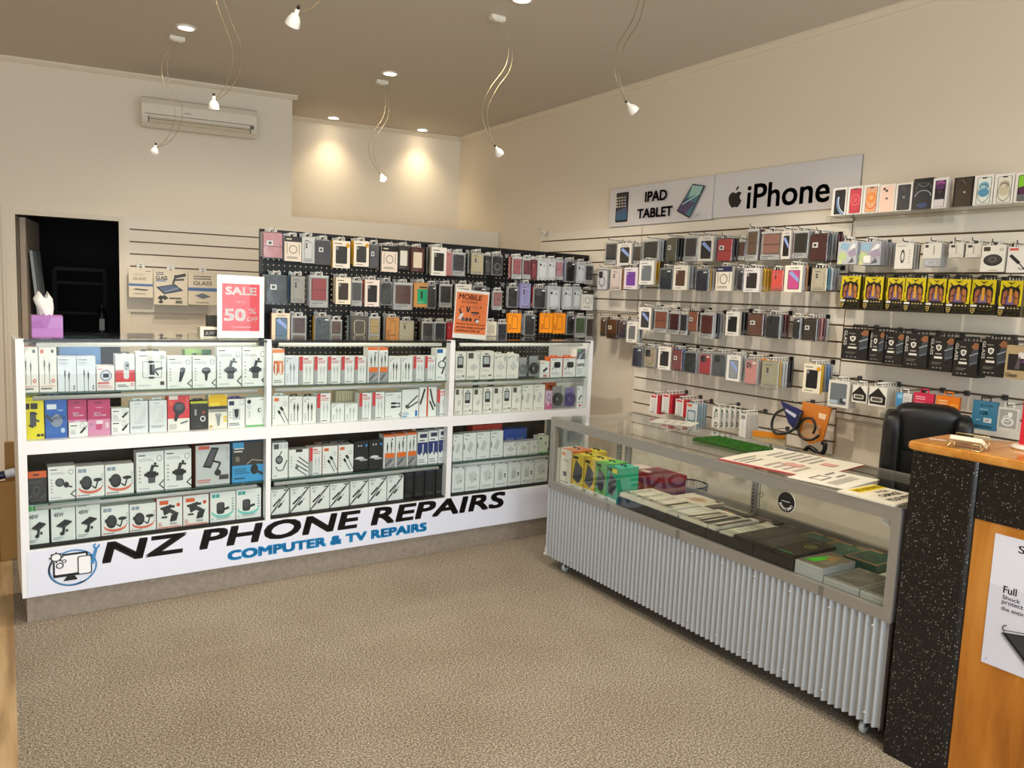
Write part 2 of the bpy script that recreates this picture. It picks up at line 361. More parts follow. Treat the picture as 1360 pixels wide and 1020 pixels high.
# shopfront behind the camera
mb = MB(); mb.box((-3.3, -2.7, 0), (4.0, -2.6, 0.35), 'fff'); mb.box((-3.3, -2.7, 2.75), (4.0, -2.6, HC), 'fff'); mb.box((-3.3, -2.7, 0.35), (-2.9, -2.6, 2.75), 'fff'); mb.box((3.5, -2.7, 0.35), (4.0, -2.6, 2.75), 'fff')
struct(mb.build('wall_front', 'wall'))
wf = MB()
for x in (-2.9, -1.3, 0.3, 1.9, 3.45): wf.box((x, -2.68, 0.35), (x+0.05, -2.62, 2.75), '8d8d8d')
for z in (0.35, 2.70): wf.box((-2.9, -2.68, z), (3.5, -2.62, z+0.05), '8d8d8d')
wf = struct(wf.build('window_1', 'metal'))
for x in (-2.85, -1.25, 0.35, 1.95): MB().box((x, -2.653, 0.4), (x+1.5, -2.647, 2.7), 'fff').build('pane', 'glass', wf)
# ------------------------------------------------------------------ slat panels
def slat(F, x0, x1, z0, z1, grooves, name, label, bk='7d6a52'):
    mb = MB(); mb.box((x0, -0.006, z0), (x1, -0.0005, z1), bk)
    zs = [z1]+[g for g in grooves if z0 < g < z1]+[z0]
    for i in range(len(zs)-1):
        a = zs[i]-(0.005 if i else 0); b = zs[i+1]+(0.005 if i < len(zs)-2 else 0)
        mb.box((x0, -0.02, b), (x1, -0.006, a), 'e9e1d3', side='a58a62', top='cabfae')
    return tag(mb.build(name, 'matte', None, F.o, F.rz), label, 'slat panel')
GZ = [2.132-0.0935*k for k in range(16)]
slat(FR, 0.02, 1.295, 1.571, 2.20, GZ, 'mounted_slat_panel', 'cream slotted wall panel in the corner behind the black pegboard')
slat(FR, 1.30, 2.98, 0.845, 2.20, GZ, 'mounted_slat_panel', 'tall cream slotted wall panel of phone cases behind the glass case')
slat(FR, 2.985, 4.6, 1.06, 2.135, [2.045-0.0955*k for k in range(11)], 'mounted_slat_panel', 'cream slotted wall panel of yellow and black boxes by the chair', )
slat(FB, 0.80, 2.2, 1.41, 2.132, [2.05-0.0945*k for k in range(4)], 'mounted_slat_panel', 'cream slotted wall panel beside the dark doorway')
# ------------------------------------------------------------------ air conditioner
x0, z1 = FB.hit(188, 126.5, -0.2); x1, _ = FB.hit(341, 141, -0.2); _, z0 = FB.hit(191, 166, -0.2); w = x1-x0
z1 = FB.hit(188, 126.5, -0.2)[1]
ac = MB().prism([(0, 0.02), (-0.15, 0), (-0.185, 0.03), (-0.2, 0.075), (-0.205, 0.16), (-0.19, z1-z0-0.012), (-0.175, z1-z0), (0, z1-z0)], 0, w, 'ddd2bf', 'x')
aco = tag(ac.build('air_conditioner', 'plastic', None, FB.w(x0, -.002, z0), FB.rz), 'cream split air conditioner high on the wall above the doorway', 'air conditioner'); recalc(aco)
MB().box((0.03, -0.2065, 0.092), (w-0.03, -0.2045, 0.165), 'e4dac8').box((0.02, -0.208, 0.086), (w-0.02, -0.204, 0.090), '8d8272').build('front_panel', 'plastic', aco)
mb = MB(); mtx = Matrix.Translation((0, -0.197, 0.05)) @ Matrix.Rotation(math.radians(-14), 4, 'X')
mb.box((0.05, -0.006, -0.022), (w-0.05, 0.002, 0.028), 'cfc2ab', mtx=mtx); mb.box((0.05, -0.008, 0.001), (w-0.05, -0.004, 0.004), '6b6152', mtx=mtx); mb.box((0.044, -0.0075, -0.024), (0.05, 0.0, 0.03), '4d463c', mtx=mtx); mb.box((w-0.05, -0.0075, -0.024), (w-0.044, 0.0, 0.03), '4d463c', mtx=mtx)
mb.build('louvre_flap', 'plastic', aco)
MB().box((0.36*w, -0.2075, 0.115), (0.42*w, -0.2062, 0.122), '9a9080').build('badge', 'print', aco)
MB().box((w-0.05, -0.2035, 0.06), (w-0.02, -0.199, 0.085), '6a6256').build('display', 'plastic', aco)
# ------------------------------------------------------------------ ceiling lamps
def lamp(name, kind, loc, rot, energy, color, **kw):
    l = bpy.data.lights.new(name, kind); l.energy = energy; l.color = color
    for k, v in kw.items(): setattr(l, k, v)
    o = bpy.data.objects.new(name, l); C.objects.link(o); o.location = loc; o.rotation_euler = rot; return o
WARM = (1.0, 0.87, 0.69); SPOTC = (1.0, 0.90, 0.76)
DL = [(0.986, 5.358, 'above the doorway wall'), (2.385, 5.433, 'above the black pegboard'), (2.343, 3.644, 'over the glass case end'), (2.587, 7.146, 'in the recess beside the doorway wall'), (3.437, 7.028, 'in the recess corner'),
      (0.98, 3.62, 'over the open floor before the counter, added as fill'), (2.33, 1.9, 'over the near end of the glass case, added as fill'), (0.97, 1.88, 'over the middle of the open floor, added as fill'), (2.3, 0.15, 'over the reception desk, added as fill'), (0.95, 0.15, 'by the shopfront, added as fill')]  # this row is out of view, added to brighten the floor and case
EDL = 62.0
for i, (x, y, wd) in enumerate(DL):
    t = empty('downlight', (x, y, HC))
    tag(t, 'round recessed ceiling downlight lit ' + wd, 'downlight', 'ceiling downlights')
    MB().lathe([(0.062, 0), (0.062, -0.006), (0.045, -0.009), (0.045, -0.004)], 'e8e2d6', 28, cap=False).build('trim_ring', 'plastic', t)
    MB().lathe([(0.001, -0.0035), (0.046, -0.0045)], 'fff', 24, cap=False).build('lamp_face', 'led', t)
    l = lamp('downlight_lamp', 'SPOT', (x, y, HC-0.02), (0, 0, 0), EDL*(0.42 if i in (3, 4) else 1), WARM if i not in (3, 4) else (1.0, 0.85, 0.58), spot_size=math.radians(150 if i not in (3, 4) else 112), spot_blend=1.0, shadow_soft_size=0.10 if i in (3, 4) else 0.04); l.parent = t; l.location = (0, 0, -0.02)
def bez(p0, p1, p2, p3, n=18):
    out = []
    for i in range(n+1):
        t = i/n; s = 1-t; out.append(p0*s**3 + p1*3*s*s*t + p2*3*s*t*t + p3*t**3)
    return out
def catmull(pts, n=7):
    P = [pts[0]]+list(pts)+[pts[-1]]; out = []
    for i in range(1, len(P)-2):
        for k in range(n):
            t = k/n; a, b, c, d = P[i-1], P[i], P[i+1], P[i+2]
            out.append(0.5*((2*b)+(c-a)*t+(2*a-5*b+4*c-d)*t*t+(3*b-a-3*c+d)*t**3))
    return out+[pts[-1]]
def pendant(pxs, Y, mount, label, aim):
    """two thin wires hanging from a small ceiling block down to a bare spot bulb"""
    FY = Frame((0, Y, 0), 0); pts = [Vector((FY.hit(*q)[0], Y, FY.hit(*q)[1])) for q in pxs]
    if mount is None: mount = (pts[0].x+0.03, Y)
    top = Vector((mount[0], mount[1], HC-0.02))
    if pts[0].z < HC-0.08: pts = [top]+pts
    else: pts[0] = top
    t = empty('wire_spot_lamp', top); tag(t, label, 'spot lamp', 'wire spot lamps on the ceiling')
    o = Vector(top)
    MB().box((-0.045, -0.018, -0.004), (0.045, 0.018, 0.02), 'ece6da').box((-0.03, -0.012, -0.012), (0.03, 0.012, -0.004), 'd8d0c2').build('ceiling_block', 'plastic', t)
    path = catmull(pts); d = Vector((0.011, 0.004, 0)); K = len(path)-1
    for s in (-1, 1):
        MB().tube([p-o+d*s*(0.35+1.9*math.sin(PI*min(1, i/K))**1.0 if 0 < i < K else 0.35) for i, p in enumerate(path)], 0.0018, 'a39678', 5).build('wire', 'metal', t)
    e = path[-1]-o; dr = (Vector(aim)-path[-1]).normalized()
    q = Vector((0, 0, -1)).rotation_difference(dr).to_matrix().to_4x4(); mt = Matrix.Translation(e) @ q
    MB().lathe([(0.004, 0.02), (0.007, 0.018), (0.008, 0.0), (0.014, -0.004), (0.022, -0.018), (0.0255, -0.036), (0.0255, -0.04)], 'f2efe8', 18, mtx=mt, cap=False).build('reflector', 'plastic', t)
    MB().lathe([(0.0005, -0.0395), (0.0245, -0.0385)], 'fff', 18, mtx=mt, cap=False).build('bulb_face', 'bulb', t)
    MB().lathe([(0.006, 0.03), (0.006, 0.016)], '2b2622', 10, mtx=mt).build('lamp_holder', 'plastic', t)
    l = lamp('spot_lamp', 'SPOT', (0, 0, 0), (0, 0, 0), 32.0, SPOTC, spot_size=math.radians(75), spot_blend=0.8, shadow_soft_size=0.022)
    l.parent = t; l.location = e + dr*0.045; l.rotation_mode = 'QUATERNION'; l.rotation_quaternion = Vector((0, 0, -1)).rotation_difference(dr)
pendant([(231, 56), (219, 82), (222, 112), (236, 140), (235, 165), (222, 188), (206, 196)], 5.648, (0.967+0.01, 5.60), 'wire spot lamp hanging before the far end of the air conditioner', (0.6, 6.9, 0.3))
pendant([(288, -75), (285, -40), (292, 0), (303, 32), (314, 62), (312, 97), (298, 122), (284, 133)], 3.95, (0.88, 3.95), 'wire spot lamp curling down before the centre of the air conditioner', (1.0, 4.6, 0.2))
pendant([(470, -330), (478, -230), (462, -130), (436, -40), (414, 1), (402, 12), (393, 19)], 2.75, (1.0, 2.75), 'thick looking wire spot lamp nearest the camera at the ceiling', (0.5, 4.3, 0.6))
pendant([(509, 112), (514, 135), (511, 158), (497, 180), (493, 203), (500, 222), (507, 233)], 5.679, (2.42, 5.66), 'wire spot lamp hanging before the pale recess', (2.6, 4.9, 1.5))
pendant([(665, 30), (676, 55), (675, 88), (655, 118), (644, 145), (648, 175), (660, 198)], 3.949, (2.38, 3.949), 'wire spot lamp hanging before the bare corner of the long wall', (3.9, 4.6, 1.3))
pendant([(838, -150), (850, -100), (858, -45), (852, 0), (843, 30), (825, 60), (819, 95), (828, 125), (836, 140)], 2.9, (2.56, 2.9), 'wire spot lamp hanging above the tablet sign', (3.9, 2.6, 1.4))
# ================================================================== white counter
CW = 3.43
ct = empty('display_counter', FC.o, FC.rz)
tag(ct, 'long white three bay display counter with glass shelves and grey plinth', 'display counter')
px_ = [FC.xat(q, 1.15) for q in (354, 360.5, 597, 603.5)]
POST = [(-0.018, 0.016), (px_[0], px_[1]), (px_[2], px_[3]), (CW-0.03, CW)]
for a, b in POST: MB().box((a, 0, 0.133), (b, 0.05, 1.366), 'fff').build('post', 'white', ct)
for a, b in ((-0.018, 0.0), (CW-0.014, CW)): MB().box((a, 0.05, 0.133), (b, 0.5, 1.352), 'fff').build('end_panel', 'white', ct)
BAY = [(POST[i][1], POST[i+1][0]) for i in range(3)]
MB().box((0.016, 0.0, 0.133), (CW-0.03, 0.02, 0.362), 'fff').build('front_panel', 'white', ct)
MB().box((0.0, 0.03, 0.0), (CW-0.01, 0.46, 0.133), 'fff').build('plinth', 'kick', ct)
MB().box((0.0, 0.02, 0.133), (CW-0.014, 0.5, 0.15), 'fff').build('base_board', 'white', ct)
for a, b in BAY:
    MB().box((a, 0.0, 0.824), (b, 0.5, 0.886), 'fff').build('middle_board', 'white', ct)
    MB().box((a, 0.021, 0.355), (b, 0.48, 0.3725), '1d1b19').build('lower_board', 'matte', ct)
    MB().box((a, 0.485, 0.15), (b, 0.497, 0.823), 'fff').build('back_panel', 'darkwood', ct)
    MB().box((a, 0.004, 0.887), (b, 0.009, 1.35), 'fff').build('front_glass', 'glass', ct)
    MB().box((a, 0.004, 0.363), (b, 0.009, 0.823), 'fff').build('front_glass', 'glass', ct)
    MB().box((a, 0.487, 0.887), (b, 0.492, 1.35), 'fff').build('back_glass', 'glass', ct)
    for z in (1.102, 0.573):
        MB().box((a+0.002, 0.028, z), (b-0.002, 0.40, z+0.008), 'fff').build('glass_shelf', 'shelfglass', ct)
        MB().box((a+0.002, 0.0272, z+0.0005), (b-0.002, 0.0279, z+0.0075), '2f5148').build('shelf_edge', 'plastic', ct)
        MB().tube([(a+0.03, 0.036, z-0.017), (b-0.04, 0.036, z-0.017)], 0.011, 'b4b6b6', 10).build('shelf_light_tube', 'plastic', ct)
    MB().tube([(a+0.05, 0.03, 1.337), (b-0.05, 0.03, 1.337)], 0.011, 'f4f2ea', 10).build('top_light_tube', 'plastic', ct)
    MB().box((a-0.002, -0.002, 1.352), (b+0.002, 0.008, 1.362), '161616').box((a, 0.488, 1.352), (b, 0.5, 1.362), '161616').build('top_rail', 'plastic', ct)
    MB().box((a-0.012, 0.0, 1.3625), (b+0.012, 0.5, 1.368), 'fff').build('glass_top', 'glass', ct)
TOPZ = 1.368
# ---- the banner across the base
bx1 = FC.xat(668, 0.25); BH0, BH1 = 0.136, 0.360
bn = MB().box((0.004, -0.0035, BH0), (CW-0.16, -0.0005, BH1), 'e4e7f6')
def FXZ(px, py): return FC.hit(px, py, -0.004)
bw, bh = CW-0.164, BH1-BH0
def uv(px, py):
    x, z = FXZ(px, py); return (x-0.004)/bw, (z-BH0)/bh
it = []; m2 = lambda p, q: (uv(*p)[1]+uv(*q)[1])/2
vb, vt = m2((135, 750), (655, 675)), m2((140, 720), (672, 652)); k_ = .13*(vt-vb)*bh/bw
it.append(('t', 'NZ PHONE REPAIRS', uv(135, 750)[0]+k_, vb, uv(673, 655)[0]-k_, vt, 0.05, 0.26, '191411'))
it.append(('t', 'COMPUTER & TV REPAIRS', uv(302, 738)[0], m2((302.5, 745.5), (566, 705)), uv(567, 700)[0], m2((302.5, 731), (566.5, 694)), 0.08, 0.0, '1b8fd0'))
# emblem: monitor and phone with cogs inside a swoosh, spanner at the top
e0 = uv(64, 775); e1 = uv(128, 728); lu, lv = e0[0], uv(95, 778)[1]; lw_, lh = e1[0]-lu, uv(95, 726)[1]-lv
def LU(items):
    out = []
    for i in items:
        t = i[0]
        if t in 'rqlx' : out.append((t, lu+i[1]*lw_, lv+i[2]*lh, lu+i[3]*lw_, lv+i[4]*lh)+tuple((v*lw_ if k == 0 and t in 'ql' else v) for k, v in enumerate(i[5:])))
        elif t == 'p': out.append((t, [(lu+a*lw_, lv+b*lh) for a, b in i[1]], i[2]))
        elif t == 'e': out.append((t, lu+i[1]*lw_, lv+i[2]*lh, i[3]*lw_, i[4]*lh, i[5]))
        elif t == 'o': out.append((t, lu+i[1]*lw_, lv+i[2]*lh, i[3]*lw_, i[4]*lh, i[5]*lw_)+tuple(i[6:]))
    return out
it += LU([('o', .5, .46, .5, .46, .045, 150, 330, '14243a'), ('o', .52, .47, .49, .45, .04, -60, 120, '3f86bd'), ('o', .47, .42, .44, .40, .03, 185, 300, '3f86bd'),
          ('q', .1, .26, .82, .84, .03, '141414'), ('q', .14, .33, .78, .79, .02, 'f1f1f6'), ('p', [(.38,.26),(.54,.26),(.6,.15),(.3,.15)], '141414'),
          ('q', .60, .26, .9, .74, .05, '141414'), ('q', .625, .285, .875, .715, .04, 'f4f4f8'),
          ('e', .17, .78, .13, .12, 'f1f1f6'), ('o', .17, .78, .12, .11, .03, '2a2a2a'), ('o', .24, .56, .08, .075, .025, '2a2a2a'), ('o', .33, .66, .05, .045, .02, '2a2a2a'),
          ('l', .9, .5, 1.0, .92, .07, '3f86bd'), ('o', 1.0, .95, .075, .07, .04, 100, 390, '3f86bd')])
for k in range(8):
    a = k*PI/4; it += LU([('l', .17+.11*math.cos(a), .78+.10*math.sin(a), .17+.145*math.cos(a), .78+.135*math.sin(a), .035, '2a2a2a')])
art(bn, it, 0.004, BH0, bw, bh, -0.0035)
tag(bn.build('shop_banner', 'print', None, FC.o, FC.rz), 'white shop banner with black and blue lettering along the counter base', 'banner')
# ---- artwork for cartons (0..1 across the front)
G = '8d9296'; K = '1d1d20'
def plug(u, v1, v0, c=K, tip='b9bcc0', w=.07): return [('r', u-w*.22, v1-.08, u+w*.22, v1, tip), ('r', u-w/2, v1-.22, u+w/2, v1-.08, c), ('r', u-w*.3, v1-.30, u+w*.3, v1-.22, c), ('r', u-w*.16, v0, u+w*.16, v1-.30, c)]
def a_aux(): return [('r', .08, .86, .26, .94, 'd9562f'), ('r', .7, .87, .84, .94, K)]+plug(.3, .78, .17)+plug(.58, .72, .17)+[('o', .78, .25, .1, .045, .04, 'd24a3a'), ('r', .06, .125, .92, .135, 'd9604a'), ('x', .08, .05, .9, .11, 1, '444')]
def a_jack(): return [('p', [(.07,.93),(.15,.93),(.1,.89)], K), ('x', .18, .89, .6, .94, 1, '555'), ('r', 0, .74, 1, .75, 'd5dbe2'), ('x', .08, .78, .6, .86, 2, 'a9afb6')]+plug(.38, .68, .0)+plug(.6, .62, .0)+[('r', .82, .12, .9, .16, K), ('r', .82, .05, .9, .09, K)]
def a_oval(): return [('x', .06, .84, .42, .9, 1, 'd0474f'), ('e', .52, .6, .33, .24, '8a90a8'), ('e', .52, .6, .27, .18, 'd8dbe4'), ('q', .36, .52, .68, .68, .03, '2b2d3c'), ('r', .06, .27, .7, .33, 'd0474f'), ('x', .06, .08, .9, .24, 3, 'c9888c')]
def a_redband(): return [('r', 0, .22, 1, .56, 'd43b40'), ('q', .42, .3, .7, .78, .12, 'dfe2e4'), ('q', .46, .55, .72, .8, .1, 'aab0b5'), ('r', .55, .66, .68, .72, '2b2b2b'), ('x', .1, .07, .7, .16, 2, '333'), ('o', .86, .14, .08, .05, .03, 'd43b40')]
def a_frame(): return [('x', .12, .87, .45, .92, 1, '555'), ('q', .22, .3, .86, .74, .03, '2e2f31'), ('q', .235, .31, .845, .73, .02, 'e4e9e8'), ('r', .45, .38, .62, .66, K), ('l', .62, .52, .88, .56, .08, K), ('l', .62, .5, .74, .36, .05, K), ('r', .42, .7, .6, .76, K), ('r', .42, .28, .6, .33, K), ('r', .8, .1, .93, .2, '3a3a3a'), ('x', .8, .8, .95, .92, 3, '999'), ('x', .06, .08, .5, .12, 1, 'aaa')]
def a_text(): return [('x', .07, .88, .4, .94, 1, '333'), ('x', .07, .76, .7, .84, 2, 'b3b6b8'), ('x', .08, .2, .18, .66, 5, 'b0b0b0'), ('p', [(.8,.14),(1,.28),(1,.24),(.86,.14),(1,.06),(1,.02)], K), ('x', .08, .05, .6, .09, 1, 'a5a8aa'), ('o', .84, .82, .1, .075, .02, '8b8f92')]
def a_vent(): return a_text()+[('q', .42, .2, .68, .36, .03, '55585c'), ('q', .36, .34, .72, .5, .06, K), ('r', .28, .38, .8, .46, K), ('l', .52, .48, .6, .66, .12, '303236'), ('l', .58, .64, .8, .62, .07, K), ('e', .68, .69, .05, .035, K)]
def a_gun(): return a_text()+[('p', [(.46,.2),(.56,.2),(.72,.52),(.74,.62),(.62,.66),(.52,.62)], '2c2d30'), ('r', .56, .5, .62, .58, '6f7378')]
def a_head(): return a_text()+[('e', .58, .54, .2, .11, '2f3135'), ('e', .58, .57, .13, .05, '5b6066'), ('p', [(.5,.48),(.66,.48),(.62,.22),(.54,.22)], '2c2d30')]
def a_mag(): return a_text()+[('e', .42, .52, .17, .13, '3a3c40'), ('e', .42, .53, .12, .09, '5a5d62'), ('e', .66, .44, .1, .09, '26272a'), ('l', .7, .4, .88, .36, .06, K)]
def a_round(c, lc, logo2=True):
    return [('r', .07, .8, .2, .92, lc), ('r', .22, .8, .36, .92, lc), ('e', .5, .3, .42, .2, c), ('e', .5, .37, .42, .18, 'eef0ee'), ('e', .36, .46, .2, .23, '26272a'), ('e', .36, .5, .15, .17, '3a3c40'), ('r', .12, .44, .2, .56, '2c2d30'), ('l', .55, .36, .68, .26, .05, K), ('l', .68, .26, .76, .5, .05, K), ('e', .76, .54, .16, .06, '2e2f33'), ('x', .9, .3, .97, .75, 5, 'b5b5b5'), ('x', .12, .04, .6, .1, 1, '777'), ('e', .08, .07, .03, .03, c)]
def a_teal(): return [('r', .07, .82, .2, .94, '3fb0a8'), ('r', .22, .82, .36, .94, '3fb0a8'), ('e', .48, .33, .44, .2, '7fd0c8'), ('e', .48, .4, .42, .18, 'eef2f0'), ('q', .24, .26, .56, .66, .1, '333638'), ('q', .28, .4, .5, .66, .08, '4d4650'), ('l', .5, .4, .74, .46, .1, '2b2c2e'), ('x', .85, .35, .94, .8, 5, '7d9694'), ('x', .24, .08, .8, .17, 2, '8fa5a2'), ('p', [(.05,.08),(.11,.08),(.08,.15)], '3fb0a8')]
def a_48(): return [('r', .08, .84, .24, .97, '3f9c55'), ('r', .26, .84, .44, .97, '3f9c55'), ('t', '48W', .1, .64, .52, .75, .01, 0, '3a3d3d'), ('x', .75, .85, .95, .95, 2, 'aab2b0'), ('p', [(.2,.42),(.5,.36),(.86,.5),(.56,.56)], '1f2124'), ('p', [(.2,.42),(.5,.36),(.5,.33),(.2,.39)], '55585c'), ('p', [(.5,.36),(.86,.5),(.86,.47),(.5,.33)], '3a3c40'), ('l', .52, .36, .48, .2, .12, '26282a'), ('e', .44, .2, .1, .05, '26282a'), ('e', .64, .27, .06, .04, '303236'), ('x', .08, .05, .5, .13, 2, '9ba2a0')]
def a_orange(): return [('r', .1, .78, .45, .91, 'e0602c'), ('e', .84, .74, .075, .065, 'd2543a'), ('p', [(.2,.7),(.58,.78),(.5,.5),(.28,.42)], '33353a'), ('r', .14, .62, .28, .7, '2a2b2e'), ('r', .5, .66, .7, .74, '2a2b2e'), ('l', .5, .58, .76, .44, .16, '3c3e43'), ('p', [(.56,.42),(.86,.5),(.76,.22),(.5,.2)], '26272a'), ('r', .18, .34, .4, .4, '2a2b2e'), ('r', .05, .02, .95, .05, 'e0602c'), ('x', .05, .08, .2, .22, 4, 'd9705a'), ('x', .5, .1, .85, .18, 2, '777')]
def a_arm(): return [('r', .08, .9, .4, .98, 'd85a40'), ('p', [(.2,.46),(.46,.94),(.68,.92),(.44,.42)], '1e1f22'), ('p', [(.26,.5),(.47,.9),(.62,.89),(.42,.47)], '55525c'), ('l', .5, .6, .72, .54, .06, K), ('l', .72, .54, .6, .34, .05, K), ('e', .64, .3, .1, .08, '2a2b2e'), ('x', .05, .06, .5, .16, 2, 'd8664e'), ('r', .68, .12, .96, .24, '4a4440'), ('x', .88, .6, .97, .95, 6, 'b0b4b4')]
def a_blue(): return [('r', 0, .0, 1, .42, '3f9fd8'), ('r', 0, .42, 1, 1, '37332f'), ('r', .02, .86, .35, 1, '4aa3d8'), ('x', .05, .74, .4, .88, 2, 'e6e6e6'), ('e', .16, .58, .07, .07, '7a7268'), ('l', .45, .44, .6, .55, .03, 'a8a094'), ('l', .6, .55, .95, .5, .03, 'a8a094'), ('e', .68, .3, .12, .13, '26272a'), ('l', .74, .26, .95, .16, .08, '2e2f32'), ('x', .06, .2, .55, .36, 3, '2d6a94'), ('x', .06, .06, .5, .14, 1, '22506e')]
def a_yel(): return [('r', .04, .72, .36, .86, '1d1b16'), ('r', .4, .72, .72, .86, '1d1b16'), ('r', 0, .92, 1, .935, 'c9b91e'), ('q', .36, .3, .64, .66, .06, '45464a'), ('l', .4, .64, .7, .6, .08, K), ('l', .3, .34, .5, .28, .08, K), ('l', .62, .46, .78, .42, .1, '3a3b3e'), ('r', .66, .06, .8, .12, K), ('r', .84, .06, .97, .12, K)]
def a_bluebox(): return [('r', .08, .7, .52, .82, 'dfe6ee'), ('x', .58, .64, .9, .7, 1, 'a8c0e0'), ('e', .52, .42, .28, .16, '8794a8'), ('l', .04, .56, .34, .4, .14, '3d434c'), ('t', 'Selfie', .3, .44, .95, .56, 0, .2, '22304a'), ('r', 0, .1, 1, .26, '3568b8'), ('e', .8, .18, .1, .06, 'b8cce8')]
def a_pink(): return [('r', 0, .0, 1, .45, 'd890b4'), ('t', 'XO', .24, .54, .58, .66, .02, 0, 'f6e6ee'), ('x', .6, .54, .85, .6, 1, 'e8c8d8'), ('r', .3, .9, .6, .93, '6b2640'), ('x', .35, .76, .75, .82, 1, 'e89ab8'), ('q', .35, .16, .62, .4, .06, 'c84a78'), ('q', .36, .32, .66, .42, .03, 'f0e0e8'), ('q', .78, .2, .92, .36, .05, 'e8d0d8'), ('e', .14, .32, .09, .04, 'b888b0')]
def a_pen(): return [('x', .08, .7, .45, .85, 1, '444'), ('o', .7, .75, .12, .18, .03, 'b8c0bc'), ('l', .6, .25, .86, .6, .12, '2a2b2e'), ('l', .84, .6, .95, .74, .05, '2a2b2e'), ('x', .08, .15, .4, .5, 3, 'b4b4b4')]
def a_bank(): return [('q', .26, .3, .84, .82, .04, 'cbd0d3'), ('q', .28, .315, .82, .805, .03, 'dfe4e5'), ('p', [(.28,.32),(.7,.32),(.82,.5),(.82,.8)], 'd5dadc'), ('x', .1, .14, .9, .22, 2, '7f8588'), ('x', .25, .9, .6, .95, 1, 'a9adb0')]
def a_redgun(): return [('r', 0, 0, 1, .34, 'eceae6'), ('r', .06, .86, .46, .97, 'f0e0de'), ('e', .16, .76, .1, .06, 'e8604a'), ('e', .52, .62, .28, .18, '34363c'), ('e', .52, .66, .2, .1, '565a64'), ('p', [(.34,.5),(.54,.46),(.4,.26),(.28,.28)], '2a2b30'), ('l', .58, .2, .92, .26, .06, '44484e'), ('x', .06, .04, .5, .2, 3, 'b0b0ac'), ('x', .84, .6, .93, .95, 5, 'e89090')]
def a_blackbox(): return [('r', 0, .92, 1, 1, 'b9c23a'), ('r', .24, .5, .36, .72, '9a9ea2'), ('e', .3, .78, .08, .06, '3a3a3c'), ('e', .76, .6, .1, .07, '8a4438'), ('o', .72, .38, .16, .1, .06, 'e8e8e8'), ('x', .25, .1, .7, .14, 1, '666')]
def a_yelhead(): return [('q', .0, .62, 1, 1, .2, 'e8bc1c'), ('r', 0, .5, 1, .66, '3b3b3a'), ('r', .08, .66, .6, .76, 'f0d848'), ('r', 0, .48, 1, .57, 'b8b8b4'), ('r', .36, .36, .68, .44, '9aa0a4'), ('p', [(.4,.38),(.64,.38),(.58,.08),(.48,.08)], '8a9094'), ('r', .8, .3, .98, .36, 'e8c830'), ('r', .8, .2, .98, .26, 'e8c830'), ('r', .06, .04, .2, .1, 'c8a020'), ('t', 'CAR CHARGER', .06, .5, .94, .555, .0, 0, '222')]
def a_purp(): return [('r', .06, .78, .36, .93, '2d2a52'), ('o', .82, .88, .14, .1, .03, 'b4b4c4'), ('q', .26, .28, .72, .66, .02, 'c4c8cc'), ('p', [(.36,.64),(.64,.64),(.6,.4),(.5,.32),(.4,.4)], '2b2b33'), ('x', .06, .06, .7, .18, 2, '5a5a66'), ('x', .08, .3, .18, .6, 3, 'aaa')]
def a_green(): return [('e', .17, .86, .1, .075, '26282a'), ('x', .72, .9, .92, .95, 1, '777'), ('o', .16, .68, .08, .06, .02, '999'), ('e', .7, .56, .1, .08, '4a4e50'), ('e', .72, .56, .06, .05, 'dfe4e2'), ('x', .14, .3, .24, .56, 4, 'a8acaa'), ('r', .9, .1, 1, .28, '3a3c3e'), ('r', 0, 0, 1, .05, '5cb85c')]
def a_hex(): return [('r', 0, .78, 1, 1, 'd8602c'), ('q', .35, .86, .65, .91, .03, '3a2012'), ('p', [(.5,.18),(.66,.28),(.66,.46),(.5,.54),(.34,.46),(.34,.28)], '4a474a'), ('p', [(.5,.26),(.6,.32),(.6,.42),(.5,.48),(.4,.42),(.4,.32)], '2a282a'), ('l', .05, .1, .3, .22, .05, '6b686a'), ('l', .7, .1, .95, .24, .05, '6b686a'), ('x', .1, .6, .8, .7, 2, '55504c')]
def a_cab(c=K, v=.86): return [('x', .1, .9, .5, .94, 1, '666'), ('e', .14, .84, .05, .02, K)]+plug(.4, v-.08, .08, c, c, .12)+plug(.66, v-.1, .08, c, c, .12)+[('x', .08, .1, .24, .4, 4, 'b8bcbc')]
def a_red(): return [('r', 0, .5, .26, 1, 'd4434a'), ('r', 0, 0, .26, .5, 'a9acae'), ('x', .3, .86, .7, .97, 1, 'cf4048'), ('x', .3, .74, .95, .86, 2, 'd8747a')]+plug(.5, .66, .12, 'c3c8ca', 'c3c8ca', .12)+plug(.76, .66, .12, 'c3c8ca', 'c3c8ca', .12)+[('x', .3, .03, .9, .09, 1, '666')]
def a_or1(): return [('r', 0, .9, 1, 1, 'e8875a'), ('r', .1, .55, .9, .68, 'e0865c'), ('e', .3, .48, .24, .2, 'c86a48'), ('e', .72, .48, .22, .2, 'd88a66'), ('r', .2, .3, .34, .6, 'f0e0d0'), ('r', .6, .3, .74, .6, 'f0e0d0'), ('x', .1, .06, .9, .16, 2, '888')]
def a_orcab(): return [('r', 0, .93, 1, 1, 'e8753c'), ('e', .76, .86, .06, .025, '333')]+plug(.32, .78, .42, '3d4044', '3d4044', .12)+plug(.68, .84, .42, '3d4044', '3d4044', .12)+[('r', .1, .3, .96, .44, 'ee7428'), ('r', .1, 0, .96, .3, '8f8f94'), ('l', .12, .06, .7, .24, .1, '3a3a40'), ('l', .5, .04, .94, .2, .08, 'c0c0c4')]
